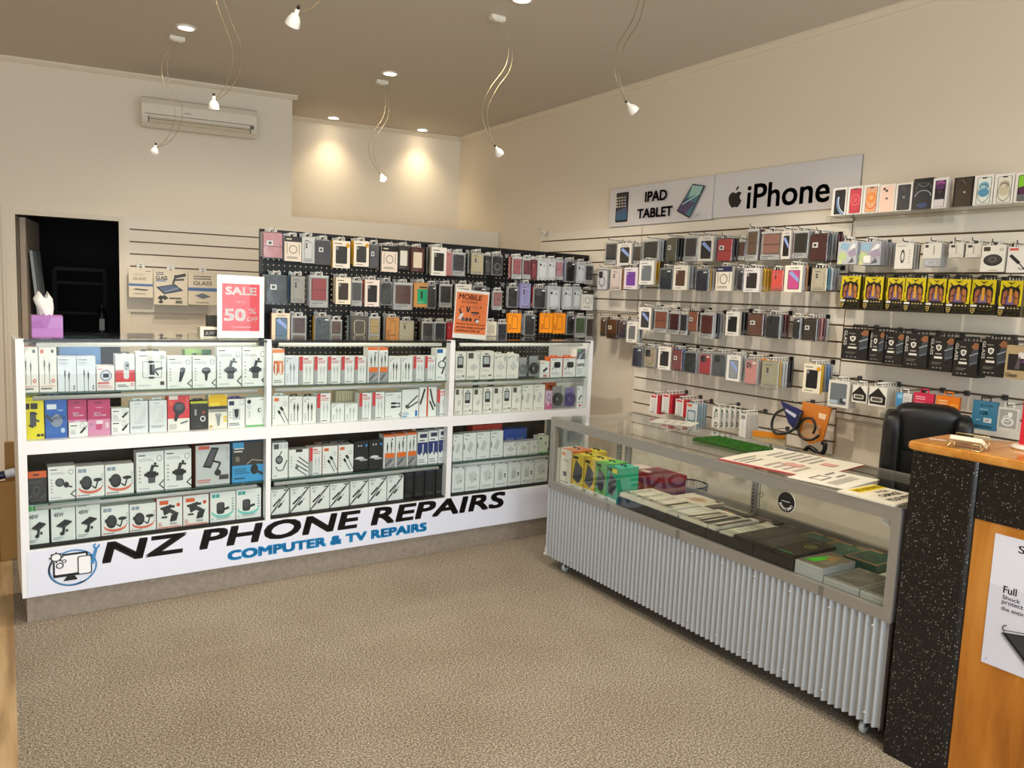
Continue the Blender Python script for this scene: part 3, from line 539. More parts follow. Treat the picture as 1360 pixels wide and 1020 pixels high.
def a_loop(): return [('r', .05, .86, .5, .98, '2b62a8'), ('o', .45, .5, .3, .12, .07, K), ('l', .5, .6, .72, .74, .12, '3b3b3e'), ('l', .46, .2, .62, .42, .12, '3b3b3e'), ('e', .8, .16, .1, .06, '333'), ('x', .1, .08, .5, .12, 1, '5a8ac0')]
def a_hdmi(): return [('x', .06, .88, .5, .94, 1, '888'), ('o', .85, .82, .08, .06, .02, '999'), ('r', .36, .4, .66, .48, '2a2b2e'), ('r', .36, .54, .66, .62, '2a2b2e'), ('r', .66, .42, .92, .46, '2a2b2e'), ('r', .66, .56, .92, .6, '2a2b2e'), ('r', .88, .42, .92, .6, '2a2b2e'), ('p', [(.85,.14),(1,.24),(1,.2),(.9,.14),(1,.08),(1,.04)], K), ('x', .06, .06, .6, .1, 1, '999')]
def a_cross(): return [('r', .03, .02, .3, .06, '3a8ac8'), ('r', .8, .03, .94, .24, '3a7ac0'), ('x', .04, .08, .5, .2, 2, '7aa8d0'), ('l', .2, .36, .95, .78, .07, '2c2c2e'), ('l', .3, .32, .98, .56, .07, '3a3a3c'), ('e', .3, .4, .12, .06, '55585c')]
def a_usb2(): return [('r', .42, 0, .52, 1, 'd0502c'), ('l', .05, .4, .3, .9, .1, '2c2c2e'), ('l', .62, .9, .78, .5, .09, '2c2c2e'), ('l', .78, .5, .95, .3, .1, '55585c'), ('l', .6, .5, .84, .2, .09, '3a3a3c')]
def a_diag(): return [('p', [(0,.02),(.03,.0),(1,.94),(1,.98),(.97,1)], K), ('p', [(.0,.06),(0,0),(.04,0),(1,.96),(1,1),(.96,1)], '26272a'), ('p', [(.03,.03),(.05,.0),(1,.93),(1,.98)], 'eceeec'), ('l', .5, .62, .98, .98, .035, '2a2a2c'), ('l', .12, .34, .5, .62, .09, '2a2a2c'), ('l', .02, .05, .4, .34, .035, '2a2a2c'), ('l', .4, .28, .6, .44, .12, '3c3e42'), ('l', .58, .42, .72, .54, .05, '9a9ea2'), ('r', .7, .93, .95, .97, '333'), ('e', .1, .93, .03, .02, K), ('x', .14, .91, .4, .95, 1, '777'), ('x', .1, .74, .3, .86, 3, '9aa4b4')]
def a_reel(): return [('r', .1, .82, .42, .96, '55585c'), ('o', .56, .88, .07, .05, .02, '888'), ('o', .84, .88, .07, .05, .02, '888'), ('e', .44, .52, .24, .12, '3f4144'), ('e', .44, .53, .16, .08, '7a7e82'), ('l', .4, .58, .6, .76, .06, K), ('o', .52, .34, .3, .14, .05, 180, 330, K), ('l', .72, .28, .94, .5, .06, K), ('x', .08, .06, .4, .1, 1, '999')]
def a_four(): return [('r', .34, .9, .68, 1, '26272a'), ('l', .5, .72, .98, .44, .05, K), ('l', .4, .6, .98, .3, .05, K), ('l', .34, .46, .96, .16, .05, K), ('l', .3, .34, .9, .02, .04, K), ('r', .32, .28, .46, .4, '6a6e72'), ('x', .08, .34, .16, .8, 4, 'bbb')]
def a_ang(): return [('r', .1, .82, .4, .93, 'e07038'), ('o', .8, .72, .1, .07, .02, '888'), ('l', .5, .62, .66, .5, .16, K), ('l', .64, .52, .98, .1, .04, K), ('l', .36, .5, .48, .38, .14, K), ('l', .46, .4, .8, .06, .04, K), ('x', .08, .2, .18, .7, 5, 'bbb')]
def a_blk(): return [('e', .3, .84, .06, .03, 'c8c8cc'), ('e', .5, .84, .06, .03, 'c8c8cc'), ('e', .86, .84, .1, .05, '2a7ac0'), ('e', .4, .42, .3, .05, 'e0e2e4'), ('r', .4, .32, .86, .39, 'b8babc'), ('r', .0, .39, .3, .41, 'c8c8c8'), ('r', .86, .34, 1, .36, 'c8c8c8'), ('x', .1, .08, .8, .12, 1, '4a4a4c')]
def a_bluecab(): return [('r', 0, .36, 1, .68, '2b3a78'), ('p', [(0,.36),(.2,.28),(.4,.38),(.6,.26),(.8,.36),(1,.28),(1,.5),(0,.5)], '2b3a78'), ('r', .2, .82, .9, .94, '3a3f5a'), ('x', .15, .7, .9, .78, 1, '556'), ('r', .46, .36, .58, .62, 'dfe4ea'), ('r', .5, .2, .54, .36, 'dfe4ea'), ('x', .08, .04, .85, .18, 2, '99a')]
def a_dark(): return [('r', .12, .9, .8, .96, '2c3a58'), ('x', .1, .06, .9, .16, 2, '55585c'), ('q', .3, .3, .7, .8, .06, '26282c')]
def a_wina(): return [('q', .16, .42, .74, .84, .05, '2b2d30'), ('q', .24, .54, .66, .8, .03, 'b9c0c2'), ('r', .3, .88, .6, .92, '444'), ('x', .1, .26, .8, .36, 2, 'c8c8c2'), ('r', .62, .1, .86, .16, '77705f'), ('x', .06, .06, .5, .16, 2, 'aaa')]
def a_winb(): return [('r', .1, .76, .5, .96, '55544e'), ('p', [(.3,.42),(.6,.56),(.8,.46),(.5,.3)], 'cfd0cc'), ('l', .3, .42, .6, .56, .02, 'a0a09a'), ('l', .5, .3, .8, .46, .02, 'a0a09a'), ('x', .84, .74, .95, .9, 2, '888'), ('x', .06, .04, .8, .14, 2, '99958a')]
def a_plug(): return [('p', [(.08,.88),(.2,.88),(.12,.8)], '444'), ('x', .2, .88, .6, .92, 1, '888'), ('p', [(.24,.54),(.56,.66),(.84,.48),(.52,.34)], 'd4d6d2'), ('l', .24, .54, .52, .34, .02, 'a0a29e'), ('l', .52, .34, .84, .48, .02, 'a0a29e'), ('l', .4, .7, .56, .66, .05, 'b0b0ac'), ('x', .1, .06, .8, .16, 2, 'c4c4be'), ('r', .84, .7, .9, .9, '888')]
def a_adapt(): return [('r', .0, .62, 1, 1, '5c6268'), ('e', .25, .95, .16, .06, '66b070'), ('l', .2, .6, .5, .8, .12, 'dfe6ee'), ('l', .5, .8, .9, .9, .05, 'c0c8d0'), ('t', 'ADAPTER', .06, .36, .94, .47, .02, 0, '2a2c2e'), ('x', .1, .06, .9, .3, 4, 'b4b8b8')]
def a_orplug(): return [('r', .0, .95, 1, 1, 'e46a34'), ('q', .3, .46, .84, .76, .12, '26272a'), ('l', .28, .5, .14, .36, .05, K), ('l', .4, .48, .5, .34, .04, '888'), ('x', .1, .1, .8, .26, 3, 'b8b8b4'), ('x', .1, .84, .5, .9, 1, 'e08050')]
def a_usbred(): return [('x', .08, .82, .5, .92, 1, 'd85048'), ('l', .3, .36, .76, .58, .22, '26272a'), ('r', .3, .04, .75, .14, 'c85048'), ('x', .1, .2, .8, .28, 1, '999')]
def a_ear(): return [('r', 0, .0, 1, .3, 'c86a98'), ('o', .5, .64, .3, .2, .1, '6a84b8'), ('e', .42, .3, .16, .14, 'e8b0c8'), ('r', .7, .2, .8, .5, '55506a')]
def a_wht(): return [('x', .15, .88, .6, .93, 1, '555'), ('r', .82, .84, .94, .9, '777'), ('p', [(.22,.62),(.6,.7),(.82,.56),(.8,.34),(.44,.28),(.24,.42)], 'd9dcda'), ('l', .22, .62, .44, .5, .02, 'b4b8b6'), ('l', .44, .5, .82, .56, .02, 'b4b8b6'), ('l', .44, .5, .44, .28, .02, 'b4b8b6'), ('r', .62, .38, .7, .43, '666'), ('x', .1, .08, .85, .16, 2, 'b4b6b4')]
def a_whp(): return [('x', .3, .86, .7, .92, 1, '555'), ('r', .8, .84, .92, .9, '888'), ('q', .26, .26, .6, .56, .06, 'c6cac8'), ('r', .32, .56, .36, .68, 'a8acaa'), ('r', .5, .56, .54, .68, 'a8acaa'), ('r', .72, .42, .86, .48, '444'), ('r', .72, .34, .86, .4, '888'), ('x', .1, .08, .9, .16, 2, 'b4b6b4')]
def a_tall(): return [('x', .1, .9, .5, .95, 1, '555'), ('p', [(.1,.8),(.3,.8),(.2,.76)], '555'), ('p', [(.3,.36),(.5,.28),(.74,.6),(.54,.7)], 'd0d3d1'), ('l', .3, .36, .54, .7, .03, 'aab0ae'), ('l', .5, .28, .74, .6, .03, 'aab0ae'), ('r', .02, .4, .08, .6, '444'), ('x', .2, .05, .8, .1, 1, '999')]
def carton(F, x0, x1, yt, zb, ly, dep, name, label, group, artf, col='eef0ee', side=None, top=None, tab=None, zt=None, cat='product box'):
    z_ = zb+0.06; a = F.xat(x0, z_, ly); b = F.xat(x1, z_, ly)
    if zt is None: zt = F.hit((x0+x1)/2, yt, ly)[1]
    a = max(a, .038) if F is FK else a; w, h = b-a, zt-zb; mb = MB().box((-w/2, 0, 0), (w/2, dep, h), col, side, top)
    art(mb, artf() if callable(artf) else artf, -w/2, 0, w, h)
    o = tag(mb.build(name, 'print', None, F.w((a+b)/2, ly, zb+0.0005), F.rz), label, cat, group)
    if tab:
        th = 0.011; m2 = MB(); y0 = dep*0.5
        m2.prism([(-w*.3, h), (-w*.1, h+0.001), (-w*.1, h+th*.5), (w*.1, h+th*.5), (w*.1, h+0.001), (w*.3, h), (w*.3, h+th*.7), (w*.22, h+th), (-w*.22, h+th), (-w*.3, h+th*.7)], y0, y0+0.0015, tab, 'y')
        recalc(m2.build('hang_tab', 'plastic', o))
    return o
GAP = 0.4
def row(zb, ly, phrase, ents, F=FC, dep=0.07):
    for i, e in enumerate(ents):
        x0, x1, yt, name, desc, artf = e[:6]; kw = dict(e[6]) if len(e) > 6 else {}
        d = kw.pop('dep', dep); z = kw.pop('zb', zb); l = kw.pop('ly', ly); nm = ORD[i]
        carton(F, x0+GAP, x1-GAP, yt, z, l, d, name, f'{desc}, {nm} along {phrase}', 'boxes on the '+phrase.replace('the ', '', 1), artf, **kw)
Z1, Z2, Z3, Z4 = 1.110, 0.886, 0.581, 0.373
WHT = 'eef0ef'; CRM = 'efece4'
P1 = 'the top shelf, doorway bay'
row(Z1, .057, P1, [
 (27, 51.5, 461, 'cable_box', 'white audio cable box with orange top', a_aux, dict(top='e06a30', col=CRM)), (52, 76, 461, 'cable_box', 'white audio cable box with orange top', a_aux, dict(top='e06a30', col=CRM)),
 (76.5, 102, 474, 'cable_box', 'bluish white jack cable box', a_jack, dict(col='e4eaf2')), (102, 127.5, 474, 'cable_box', 'bluish white jack cable box', a_jack, dict(col='e4eaf2')),
 (128, 152.5, 486, 'car_charger_box', 'short white box with oval grey device', a_oval, dict(col='f0e8e6')), (153, 179.5, 471, 'car_charger_box', 'white box with wide red band', a_redband, dict(tab='2a2a2a')),
 (180, 221, 467.5, 'phone_holder_box', 'wide white phone holder box', a_frame, dict(tab='2a2a2a')), (222, 255, 473.5, 'car_charger_box', 'white box picturing a slim car charger', a_gun), (255.5, 287, 473.5, 'car_charger_box', 'white box picturing a round headed charger', a_head),
 (288, 321, 461, 'car_mount_box', 'tall white car vent mount box', a_vent), (321.5, 353.5, 461, 'car_mount_box', 'tall white car vent mount box', a_vent)])
P2 = 'the middle board, doorway bay'
row(Z2, .057, P2, [
 (29, 59, 528, 'phone_holder_box', 'yellow phone holder box', a_yel, dict(col='e8da1c', tab='d8cc20')), (60, 89.5, 527, 'selfie_stick_box', 'royal blue selfie stick box', a_bluebox, dict(col='2b62b8', tab='2b62b8')),
 (90, 116, 531, 'earphone_box', 'pink earphone box half hidden by a white carton', a_pink, dict(col='c03a6c', ly=.075)), (116.5, 147, 531, 'earphone_box', 'pink earphone box standing clear', a_pink, dict(col='c03a6c', ly=.06)),
 (91, 117, 561, 'adapter_box', 'low white box before a pink box', a_pen, dict(dep=.028, ly=.053)), (147.5, 172, 558, 'adapter_box', 'low white box under its twin', a_pen),
 (172.5, 197, 533, 'power_bank_box', 'pale grey power bank box', a_bank, dict(col='dfe4e6', tab='dfe4e6')), (198, 222, 532, 'power_bank_box', 'pale grey power bank box', a_bank, dict(col='dfe4e6', tab='dfe4e6')),
 (222.5, 252, 524, 'car_charger_box', 'red and white car charger box', a_redgun, dict(col='d8404a')), (252.5, 276, 533, 'car_charger_box', 'black car charger box with white ring', a_blackbox, dict(col='2e2d2c', tab='2a2a2a')),
 (276.5, 302, 524, 'car_charger_box', 'yellow topped car charger box', a_yelhead, dict(col='ece8dc')), (302.5, 325.5, 530, 'car_charger_box', 'white charger box with purple top', a_purp, dict(top='5a4a9a', tab='4a3f8a')), (326, 352.5, 528, 'car_charger_box', 'white charger box with green foot', a_green, dict(tab='9aa0a0'))])
zz = FC.hit(160, 559, .057)[1]
carton(FC, 148, 171.6, 542.5, zz+.0005, .057, .07, 'adapter_box', 'low white box stacked on its twin between pink and grey boxes', 'boxes on the middle board, doorway bay', a_pen, WHT)
P3 = 'the lower shelf, doorway bay'
row(Z3, .057, P3, [
 (34, 62.5, 626, 'phone_holder_box', 'charcoal box with orange header', a_hex, dict(col='343032')), (64, 100.5, 619.5, 'car_mount_box', 'white box with magnetic mount', a_mag),
 (101, 139, 619, 'car_mount_box', 'white box with round mount on red arc', lambda: a_round('e0705a', '8fa0b0')), (139.5, 178, 616.5, 'car_mount_box', 'white box with round mount on red arc', lambda: a_round('e0705a', '8fa0b0')),
 (181, 218, 600, 'car_mount_box', 'tall white car vent mount box', a_vent), (218.5, 254.5, 597, 'car_mount_box', 'tall white car vent mount box', a_vent),
 (259.5, 305.5, 591, 'car_mount_box', 'grey box with tilted phone and brown edge', a_arm, dict(col='c8cdcd', side='8a4226', top='7a3a22')), (308, 351.5, 587, 'car_mount_box', 'blue box with dark dashboard picture', a_blue, dict(col='3a98d0'))], dep=.085)
P4 = 'the bottom board, doorway bay'
row(Z4, .057, P4, [
 (36, 65.5, 670, 'car_mount_box', 'white box with green squares and 48W', a_48, dict(col='e6ece9')), (68, 100.5, 667.5, 'car_mount_box', 'white box with green squares and 48W', a_48, dict(col='e6ece9')), (101, 133.5, 664, 'car_mount_box', 'white box with green squares and 48W', a_48, dict(col='e6ece9')),
 (134.5, 171.5, 671.5, 'car_mount_box', 'white box with round mount on red arc', lambda: a_round('e0705a', '8fa0b0')), (172, 207.5, 669, 'car_mount_box', 'white box with round mount on red arc', lambda: a_round('e0705a', '8fa0b0')),
 (208, 242.5, 661, 'car_mount_box', 'white and orange long arm mount box', a_orange, dict(top='e0662c', side='e0662c')), (243, 277.5, 657.5, 'car_mount_box', 'white and orange long arm mount box', a_orange, dict(top='e0662c', side='e0662c')),
 (279, 313, 653.5, 'car_mount_box', 'white and teal mount box', a_teal), (313.5, 347, 649.5, 'car_mount_box', 'white and teal mount box', a_teal)], dep=.09)
P5 = 'the top shelf, middle bay'
RED = lambda *a: (*a, 'cable_box', 'white cable box with red stripe', a_red)
row(Z1, .057, P5, [
 (361.5, 378, 464, 'cable_box', 'white box with orange earphone picture', a_or1), (378.5, 396.5, 473.5, 'cable_box', 'bluish white cable box', lambda: a_cab('8a98a8'), dict(col='e6ebf2')),
 RED(397, 416.5, 473.5), RED(417, 434.5, 473.5), RED(435, 452.5, 473.5), RED(453, 470.5, 473.5), RED(471, 486.5, 473.5),
 (488, 502, 462, 'cable_box', 'tall white cable box with orange top', a_orcab, dict(top='e8875a')), (502.5, 515, 462, 'cable_box', 'tall white cable box with orange top', a_orcab, dict(top='e8875a')),
 (516, 532, 474, 'cable_box', 'white box with two black cables', a_cab), (532.5, 548, 474, 'cable_box', 'white box with two black cables', a_cab), RED(548.5, 563.5, 473), RED(564, 578, 473),
 (578.5, 596.5, 463, 'cable_box', 'white box with looped black cable', a_loop)])
P6 = 'the middle board, middle bay'
row(Z2, .057, P6, [
 (361.5, 383, 526, 'cable_box', 'white box with two slanting cables', a_ang, dict(tab='e8e8e8')), (383.5, 401.5, 527, 'cable_box', 'white box with two black cables', a_cab, dict(tab='2a2a2a')), (402, 420, 527, 'cable_box', 'white box with two black cables', a_cab, dict(tab='2a2a2a')),
 RED(420.5, 439, 522.5), (440, 457.5, 536, 'cable_box', 'low white box with pale cables', lambda: a_cab('b0b4b4')), (458, 475.5, 536, 'cable_box', 'low white box with pale cables', lambda: a_cab('b0b4b4')), RED(476.5, 493.5, 522), RED(494, 510.5, 521),
 (511, 533, 521.5, 'cable_box', 'wide white box with two black connectors', a_hdmi), (533.5, 556, 517.5, 'cable_box', 'white box with crossed black cables', a_cross), (556.5, 579.5, 512.5, 'cable_box', 'tall white box split by a red edge', a_usb2), RED(580, 596, 517.5)])
for i, (a, b) in enumerate(((446, 461), (461.5, 476))):
    carton(FC, a, b, 519, Z2, .16, .06, 'cable_box', f'beige box {("behind the first", "behind the second")[i]} low white box, middle board', 'boxes on the middle board, middle bay', [('l', .2, .1, .2, .9, .06, '9a8a70'), ('l', .5, .1, .5, .9, .06, '9a8a70'), ('l', .8, .1, .8, .9, .06, '9a8a70')], 'c8b898')
P7 = 'the lower shelf, middle bay'
row(Z3, .057, P7, [
 (361, 382.5, 588, 'cable_box', 'white box with reel cable', a_reel), (383.5, 410, 597, 'cable_box', 'white box with four black plugs', a_four, dict(top='d8d8d4')), RED(410.5, 427.5, 594),
 (428, 448.5, 592.5, 'cable_box', 'white box with orange logo', a_ang, dict(top='dcdcdc', side='e0905c', dep=.14, tab='2a2a2a')), (449, 469.5, 591, 'cable_box', 'white box with orange logo', a_ang, dict(top='dcdcdc', side='e0905c', dep=.14, tab='2a2a2a')),
 (470, 489, 586, 'cable_box', 'black cable box with white plugs', a_blk, dict(col='222224')), (489.5, 508.5, 584, 'cable_box', 'black cable box with white plugs', a_blk, dict(col='222224')),
 (509, 524.5, 577.5, 'cable_box', 'white cable box with orange block', a_orcab, dict(top='e8753c')), (525, 539.5, 576, 'cable_box', 'white cable box with orange block', a_orcab, dict(top='e8753c')), (540, 553, 574.5, 'cable_box', 'white cable box with orange block', a_orcab, dict(top='e8753c')),
 (554, 568, 574, 'cable_box', 'white cable box with navy splash', a_bluecab), (568.5, 581.5, 572, 'cable_box', 'white cable box with navy splash', a_bluecab), (582, 594, 570, 'cable_box', 'white cable box with navy splash', a_bluecab)])
P8 = 'the bottom board, middle bay'
DG = lambda *a: (*a, 'cable_box', 'white box cut by a diagonal cable', a_diag)
row(Z4, .057, P8, [DG(359.5, 384, 650), DG(385.5, 411.5, 647), DG(412, 437.5, 645), DG(438, 463.5, 642), DG(465, 489, 638.5), DG(489.5, 513.5, 635), DG(514, 536, 631.5),
 *[(a, b, c, 'cable_box', 'black box with small print', a_dark, dict(col='1c1c1e')) for a, b, c in ((537, 549.5, 628), (550, 563.5, 626), (564, 578, 624), (578.5, 591, 622))]])
P9 = 'the top shelf, end bay'
WA = lambda *a: (*a, 'charger_box', 'white charger box with black window', a_wina, dict(col=CRM)); WB = lambda *a: (*a, 'charger_box', 'white charger box with grey block', a_winb, dict(col=CRM))
row(Z1, .057, P9, [WA(604.5, 619, 467.5), WB(619.5, 637, 467.5), WA(637.5, 655.5, 466.5), (656, 672.5, 470.5, 'charger_box', 'cream wall plug box', a_plug, dict(col=CRM, tab='e0dcd0')), (673, 689, 470.5, 'charger_box', 'cream wall plug box', a_plug, dict(col=CRM, tab='e0dcd0')),
 (717.5, 730, 480, 'adapter_box', 'small white box with black adapter', a_usbred), (730.5, 747, 474.5, 'charger_box', 'white box with orange edges and black plug', a_orplug, dict(side='e46a34', top='e46a34', tab='e05a28')), (747.5, 764.5, 474.5, 'charger_box', 'white box with orange edges and black plug', a_orplug, dict(side='e46a34', top='e46a34', tab='e05a28')),
 (765, 776.5, 463.5, 'adapter_box', 'grey and white adapter box', a_adapt)])
P10 = 'the middle board, end bay'
row(Z2, .057, P10, [WB(603.5, 614.5, 516), WA(615, 627.5, 516), WB(628, 640.5, 516), WA(641.5, 654, 514.5), WB(654.5, 667, 514.5), WA(667.5, 679, 513.5), WB(679.5, 692, 513.5),
 (693, 708, 511.5, 'charger_box', 'cream tall plug box', a_tall, dict(col=CRM)), (708.5, 723.5, 511, 'charger_box', 'cream tall plug box', a_tall, dict(col=CRM)), (724, 733.5, 519, 'earphone_box', 'small pink and blue earphone box', a_ear, dict(col='d8b0c8')),
 (766, 774, 513, 'adapter_box', 'narrow white box leaning by the post', a_usbred)])
P11 = 'the lower shelf, end bay'
row(Z3, .057, P11, [*[(a, b, c, 'charger_box', 'tall white plug box', a_tall) for a, b, c in ((601, 614.5, 577.5), (615, 632.5, 575.5), (633, 650.5, 574), (651, 668, 572.5))],
 (669, 686, 587.5, 'charger_box', 'small white plug box', a_plug), (686.5, 703, 586.5, 'charger_box', 'small white plug box', a_plug), (703.5, 715, 585, 'charger_box', 'small white plug box', a_plug), (715.5, 729, 579, 'adapter_box', 'greenish white box with white tab', a_green, dict(col='dfe8d8', tab='f0f0ee'))])
carton(FC, 668.5, 699, 569.5, Z3, .16, .08, 'charger_box', 'blue box standing behind small white plug boxes', None, [('t', 'ADAPTER', .1, .45, .45, .6, 0, 0, 'd8e0f0'), ('t', 'ADAPTER', .55, .45, .9, .6, 0, 0, 'd8e0f0'), ('x', .2, .2, .8, .3, 1, '8aa0d0')], '3a5cb4')
carton(FC, 627, 666, 564, Z3, .16, .08, 'charger_box', 'red box standing behind tall white plug boxes', None, [('x', .1, .7, .9, .9, 1, '7a2018')], 'b83a2c')
P12 = 'the bottom board, end bay'
row(Z4, .057, P12, [*[(a, b, c, 'charger_box', 'white box with outlined plug', a_wht, dict(tab='3a3a3a')) for a, b, c in ((600, 617, 617.5), (617.5, 637, 614.5), (637.5, 656, 612.5))],
 *[(a, b, c, 'charger_box', 'white box with two pin plug', a_whp) for a, b, c in ((656.5, 674, 611), (674.5, 691.5, 609.5), (692, 709, 608))], (709.5, 727.5, 605.5, 'charger_box', 'white box with outlined plug', a_wht)])
# earphone pouches
def pouch(x0, x1, yt, zb, label, c, c2):
    a = FC.xat(x0, zb+.06, .06); b = FC.xat(x1, zb+.06, .06); zt = FC.hit((x0+x1)/2, yt, .06)[1]; w, h = b-a, zt-zb
    t = empty('earphone_pouch', FC.w((a+b)/2, .06, zb+.001), FC.rz); tag(t, label, 'earphone pouch')
    MB().rbox((-w/2, 0, 0), (w/2, .02, h), 'fff', .006).build('bag', 'sleeve', t)
    mb = MB()
    for k, r in enumerate((.42, .30, .18)):
        mb.tube([(w*r*math.cos(a_*PI/9), .006+.003*k, h*.4+w*r*math.sin(a_*PI/9)) for a_ in range(19)], .0042, c, 6)
    mb.build('coiled_cable', 'plastic', t)
    MB().box((-w*.4, .016, h*.05), (w*.4, .018, h*.95), c2).build('backing_card', 'print', t)
pouch(690, 702, 474, Z1, 'small clear pouch of grey cable on the upper shelf', '8a8d90', 'b4b8ba')
pouch(703, 717, 472, Z1, 'clear pouch of black cable on the upper shelf', '1c1c1e', 'a4a8aa')
pouch(734, 749, 512, Z2, 'clear pouch of black cable on the middle board', '202024', '9a9c9e')
pouch(750, 765.5, 514, Z2, 'clear pouch of purple cable on the middle board', '5a4890', '8a80b8')
# boxes seen behind the first rows
carton(FC, 80, 134, 459, Z1, .22, .1, 'tool_case', 'blue flat case behind the jack cable boxes', None, [('r', .06, .3, .94, .42, '4a74a8'), ('r', .4, .5, .6, .62, '34567f')], '5d88bd')
carton(FC, 246, 268, 464.5, Z1, .2, .08, 'car_charger_box', 'lime green box behind the slim car charger box', None, [('r', .4, .85, .7, .9, '333')], '9ac070')
carton(FC, 262, 281, 465, Z1, .3, .06, 'car_charger_box', 'dark green box behind the round headed charger box', None, [('r', .4, .85, .7, .9, '222')], '4c8a5c')
carton(FC, 724, 738, 508, Z2, .14, .05, 'charger_box', 'orange box behind the small pink earphone box', None, [('r', .2, .8, .8, .88, '7a3014')], 'd8602c')
# ---- things standing on the counter
def standsign(name, label, x0, x1, yt, yb, ly, items, border, inset, tilt=0.0):
    zb = TOPZ; a, _ = FC.hit(x0, yb, ly); b, _ = FC.hit(x1, yb, ly); zt = FC.hit((x0+x1)/2, yt, ly)[1]; w, h = b-a, zt-zb
    t = empty(name, FC.w((a+b)/2, ly, zb+.0008), FC.rz); tag(t, label, 'sign')
    mt = Matrix.Rotation(tilt, 4, 'Y')
    mb = MB().box((-w/2, 0, .004), (w/2, .0015, h), border); art(mb, items, -w/2, .004, w, h-.004); mb.v = [tuple(mt @ Vector(p)) for p in mb.v]; mb.build('paper', 'print', t)
    mb = MB(); mb.box((-w/2-.002, -.004, .002), (w/2+.002, -.0025, h+.003), 'fff'); mb.v = [tuple(mt @ Vector(p)) for p in mb.v]; mb.build('acrylic_front', 'glass', t)
    MB().box((-w/2-.002, -.004, 0), (w/2+.002, .06, .003), 'fff').build('acrylic_foot', 'shelfglass', t)
    return t
standsign('sale_sign', 'red and white sale sign offering fifty percent off', 288.5, 350.5, 366.5, 453, .05,
 [('r', .1, .11, .9, .87, 'd9434f'), ('t', 'SALE', .17, .69, .83, .82, .04, 0, 'fbeff0'), ('t', 'Up To', .4, .565, .58, .60, 0, 0, 'f5d8da'), ('t', '50', .14, .27, .60, .47, .045, 0, 'fbeff0'), ('t', '%', .67, .39, .82, .48, .01, 0, 'fbeff0'), ('t', 'OFF', .62, .27, .86, .34, .015, 0, 'fbeff0'), ('t', 'On Accessories', .3, .165, .72, .19, 0, 0, 'f5d8da')], 'ece9ee', .1)
standsign('accessory_sign', 'orange mobile accessories sign tilted on the counter', 600.5, 645, 385.5, 452, .06,
 [('r', .03, .10, .97, .94, 'ee7f48'), ('t', 'MOBILE', .1, .80, .78, .91, .03, .1, '7a3324'), ('t', 'ACCESSORIES', .18, .73, .66, .775, .01, 0, '8a3d22'),
  ('l', .15, .62, .26, .66, .03, 'c8582a'), ('p', [(.33,.66),(.37,.67),(.4,.56),(.36,.55)], '3a3434'), ('p', [(.42,.66),(.46,.67),(.42,.55),(.38,.55)], '2d2a2a'), ('o', .6, .65, .08, .03, .02, '9a5a44'), ('p', [(.72,.66),(.8,.69),(.76,.64)], '8a3d22'),
  ('p', [(.12,.6),(.17,.6),(.22,.5),(.17,.48)], '3c3a3c'), ('p', [(.18,.5),(.28,.52),(.18,.38),(.12,.4)], 'cfd2d4'), ('r', .48, .53, .72, .56, '2a2628'), ('r', .52, .49, .6, .52, '7a6a86'), ('e', .64, .5, .03, .012, '7a4a3a'), ('l', .74, .5, .7, .38, .02, '6a3a2a'),
  ('q', .22, .36, .3, .43, .02, '4a4e52'), ('q', .33, .36, .41, .43, .02, '33363a'), ('q', .44, .36, .51, .43, .02, '2a2c2e'), ('p', [(.58,.4),(.64,.43),(.7,.38),(.62,.36)], '33464e'), ('e', .68, .37, .05, .03, 'c8ccd0'),
  ('t', 'Drop a review on our', .07, .275, .93, .32, .012, .12, '5a2418'), ('t', 'google page and get', .07, .205, .93, .255, .012, .12, '5a2418'), ('t', 'additional 10% off', .07, .14, .78, .185, .012, .12, '5a2418')], 'f0e8e4', .1, math.radians(3.2))
# tissue box
a, _ = FC.hit(42.5, 447, .08); b, _ = FC.hit(84, 447, .08); zt = FC.hit(63, 419.5, .08)[1]; w = b-a
mb = MB().box((-w/2, 0, 0), (w/2, .12, zt-TOPZ), 'a765ae', '8a4a96', 'b274bb'); hh = zt-TOPZ
art(mb, [('r', 0, .0, 1, .42, 'b070b8'), ('p', [(.5,.42),(.62,.95),(1,.95),(1,.42)], 'b57fc2'), ('p', [(0,.42),(.4,.42),(.3,.8),(0,.7)], '9d58a6')], -w/2, 0, w, hh)
tb = tag(mb.build('tissue_box', 'print', None, FC.w((a+b)/2, .08, TOPZ+.0008), FC.rz), 'purple tissue box with a white tissue on the counter by the doorway', 'tissue box')
mb = MB(); R = random.Random(3); n = 22; rings = []
for k, (z, rx, ry, ox) in enumerate(((0.001, .026, .014, 0), (.025, .03, .018, -.004), (.05, .036, .024, -.012), (.075, .036, .026, -.014), (.098, .02, .02, -.010))):
    rings.append([(ox+rx*math.cos(2*PI*i/n)*(1+.22*math.sin(3*2*PI*i/n+k)), .06+ry*math.sin(2*PI*i/n)*(1+.35*math.cos(4*2*PI*i/n+k*.7)), hh+z+(.018*math.sin(2*2*PI*i/n+1) if k == 4 else .004*math.sin(5*2*PI*i/n+k))) for i in range(n)])
mb.add(sum(rings, []), [[k*n+i, k*n+(i+1) % n, (k+1)*n+(i+1) % n, (k+1)*n+i] for k in range(4) for i in range(n)], 'f2efe9', True); mb.build('tissue', 'matte', tb)
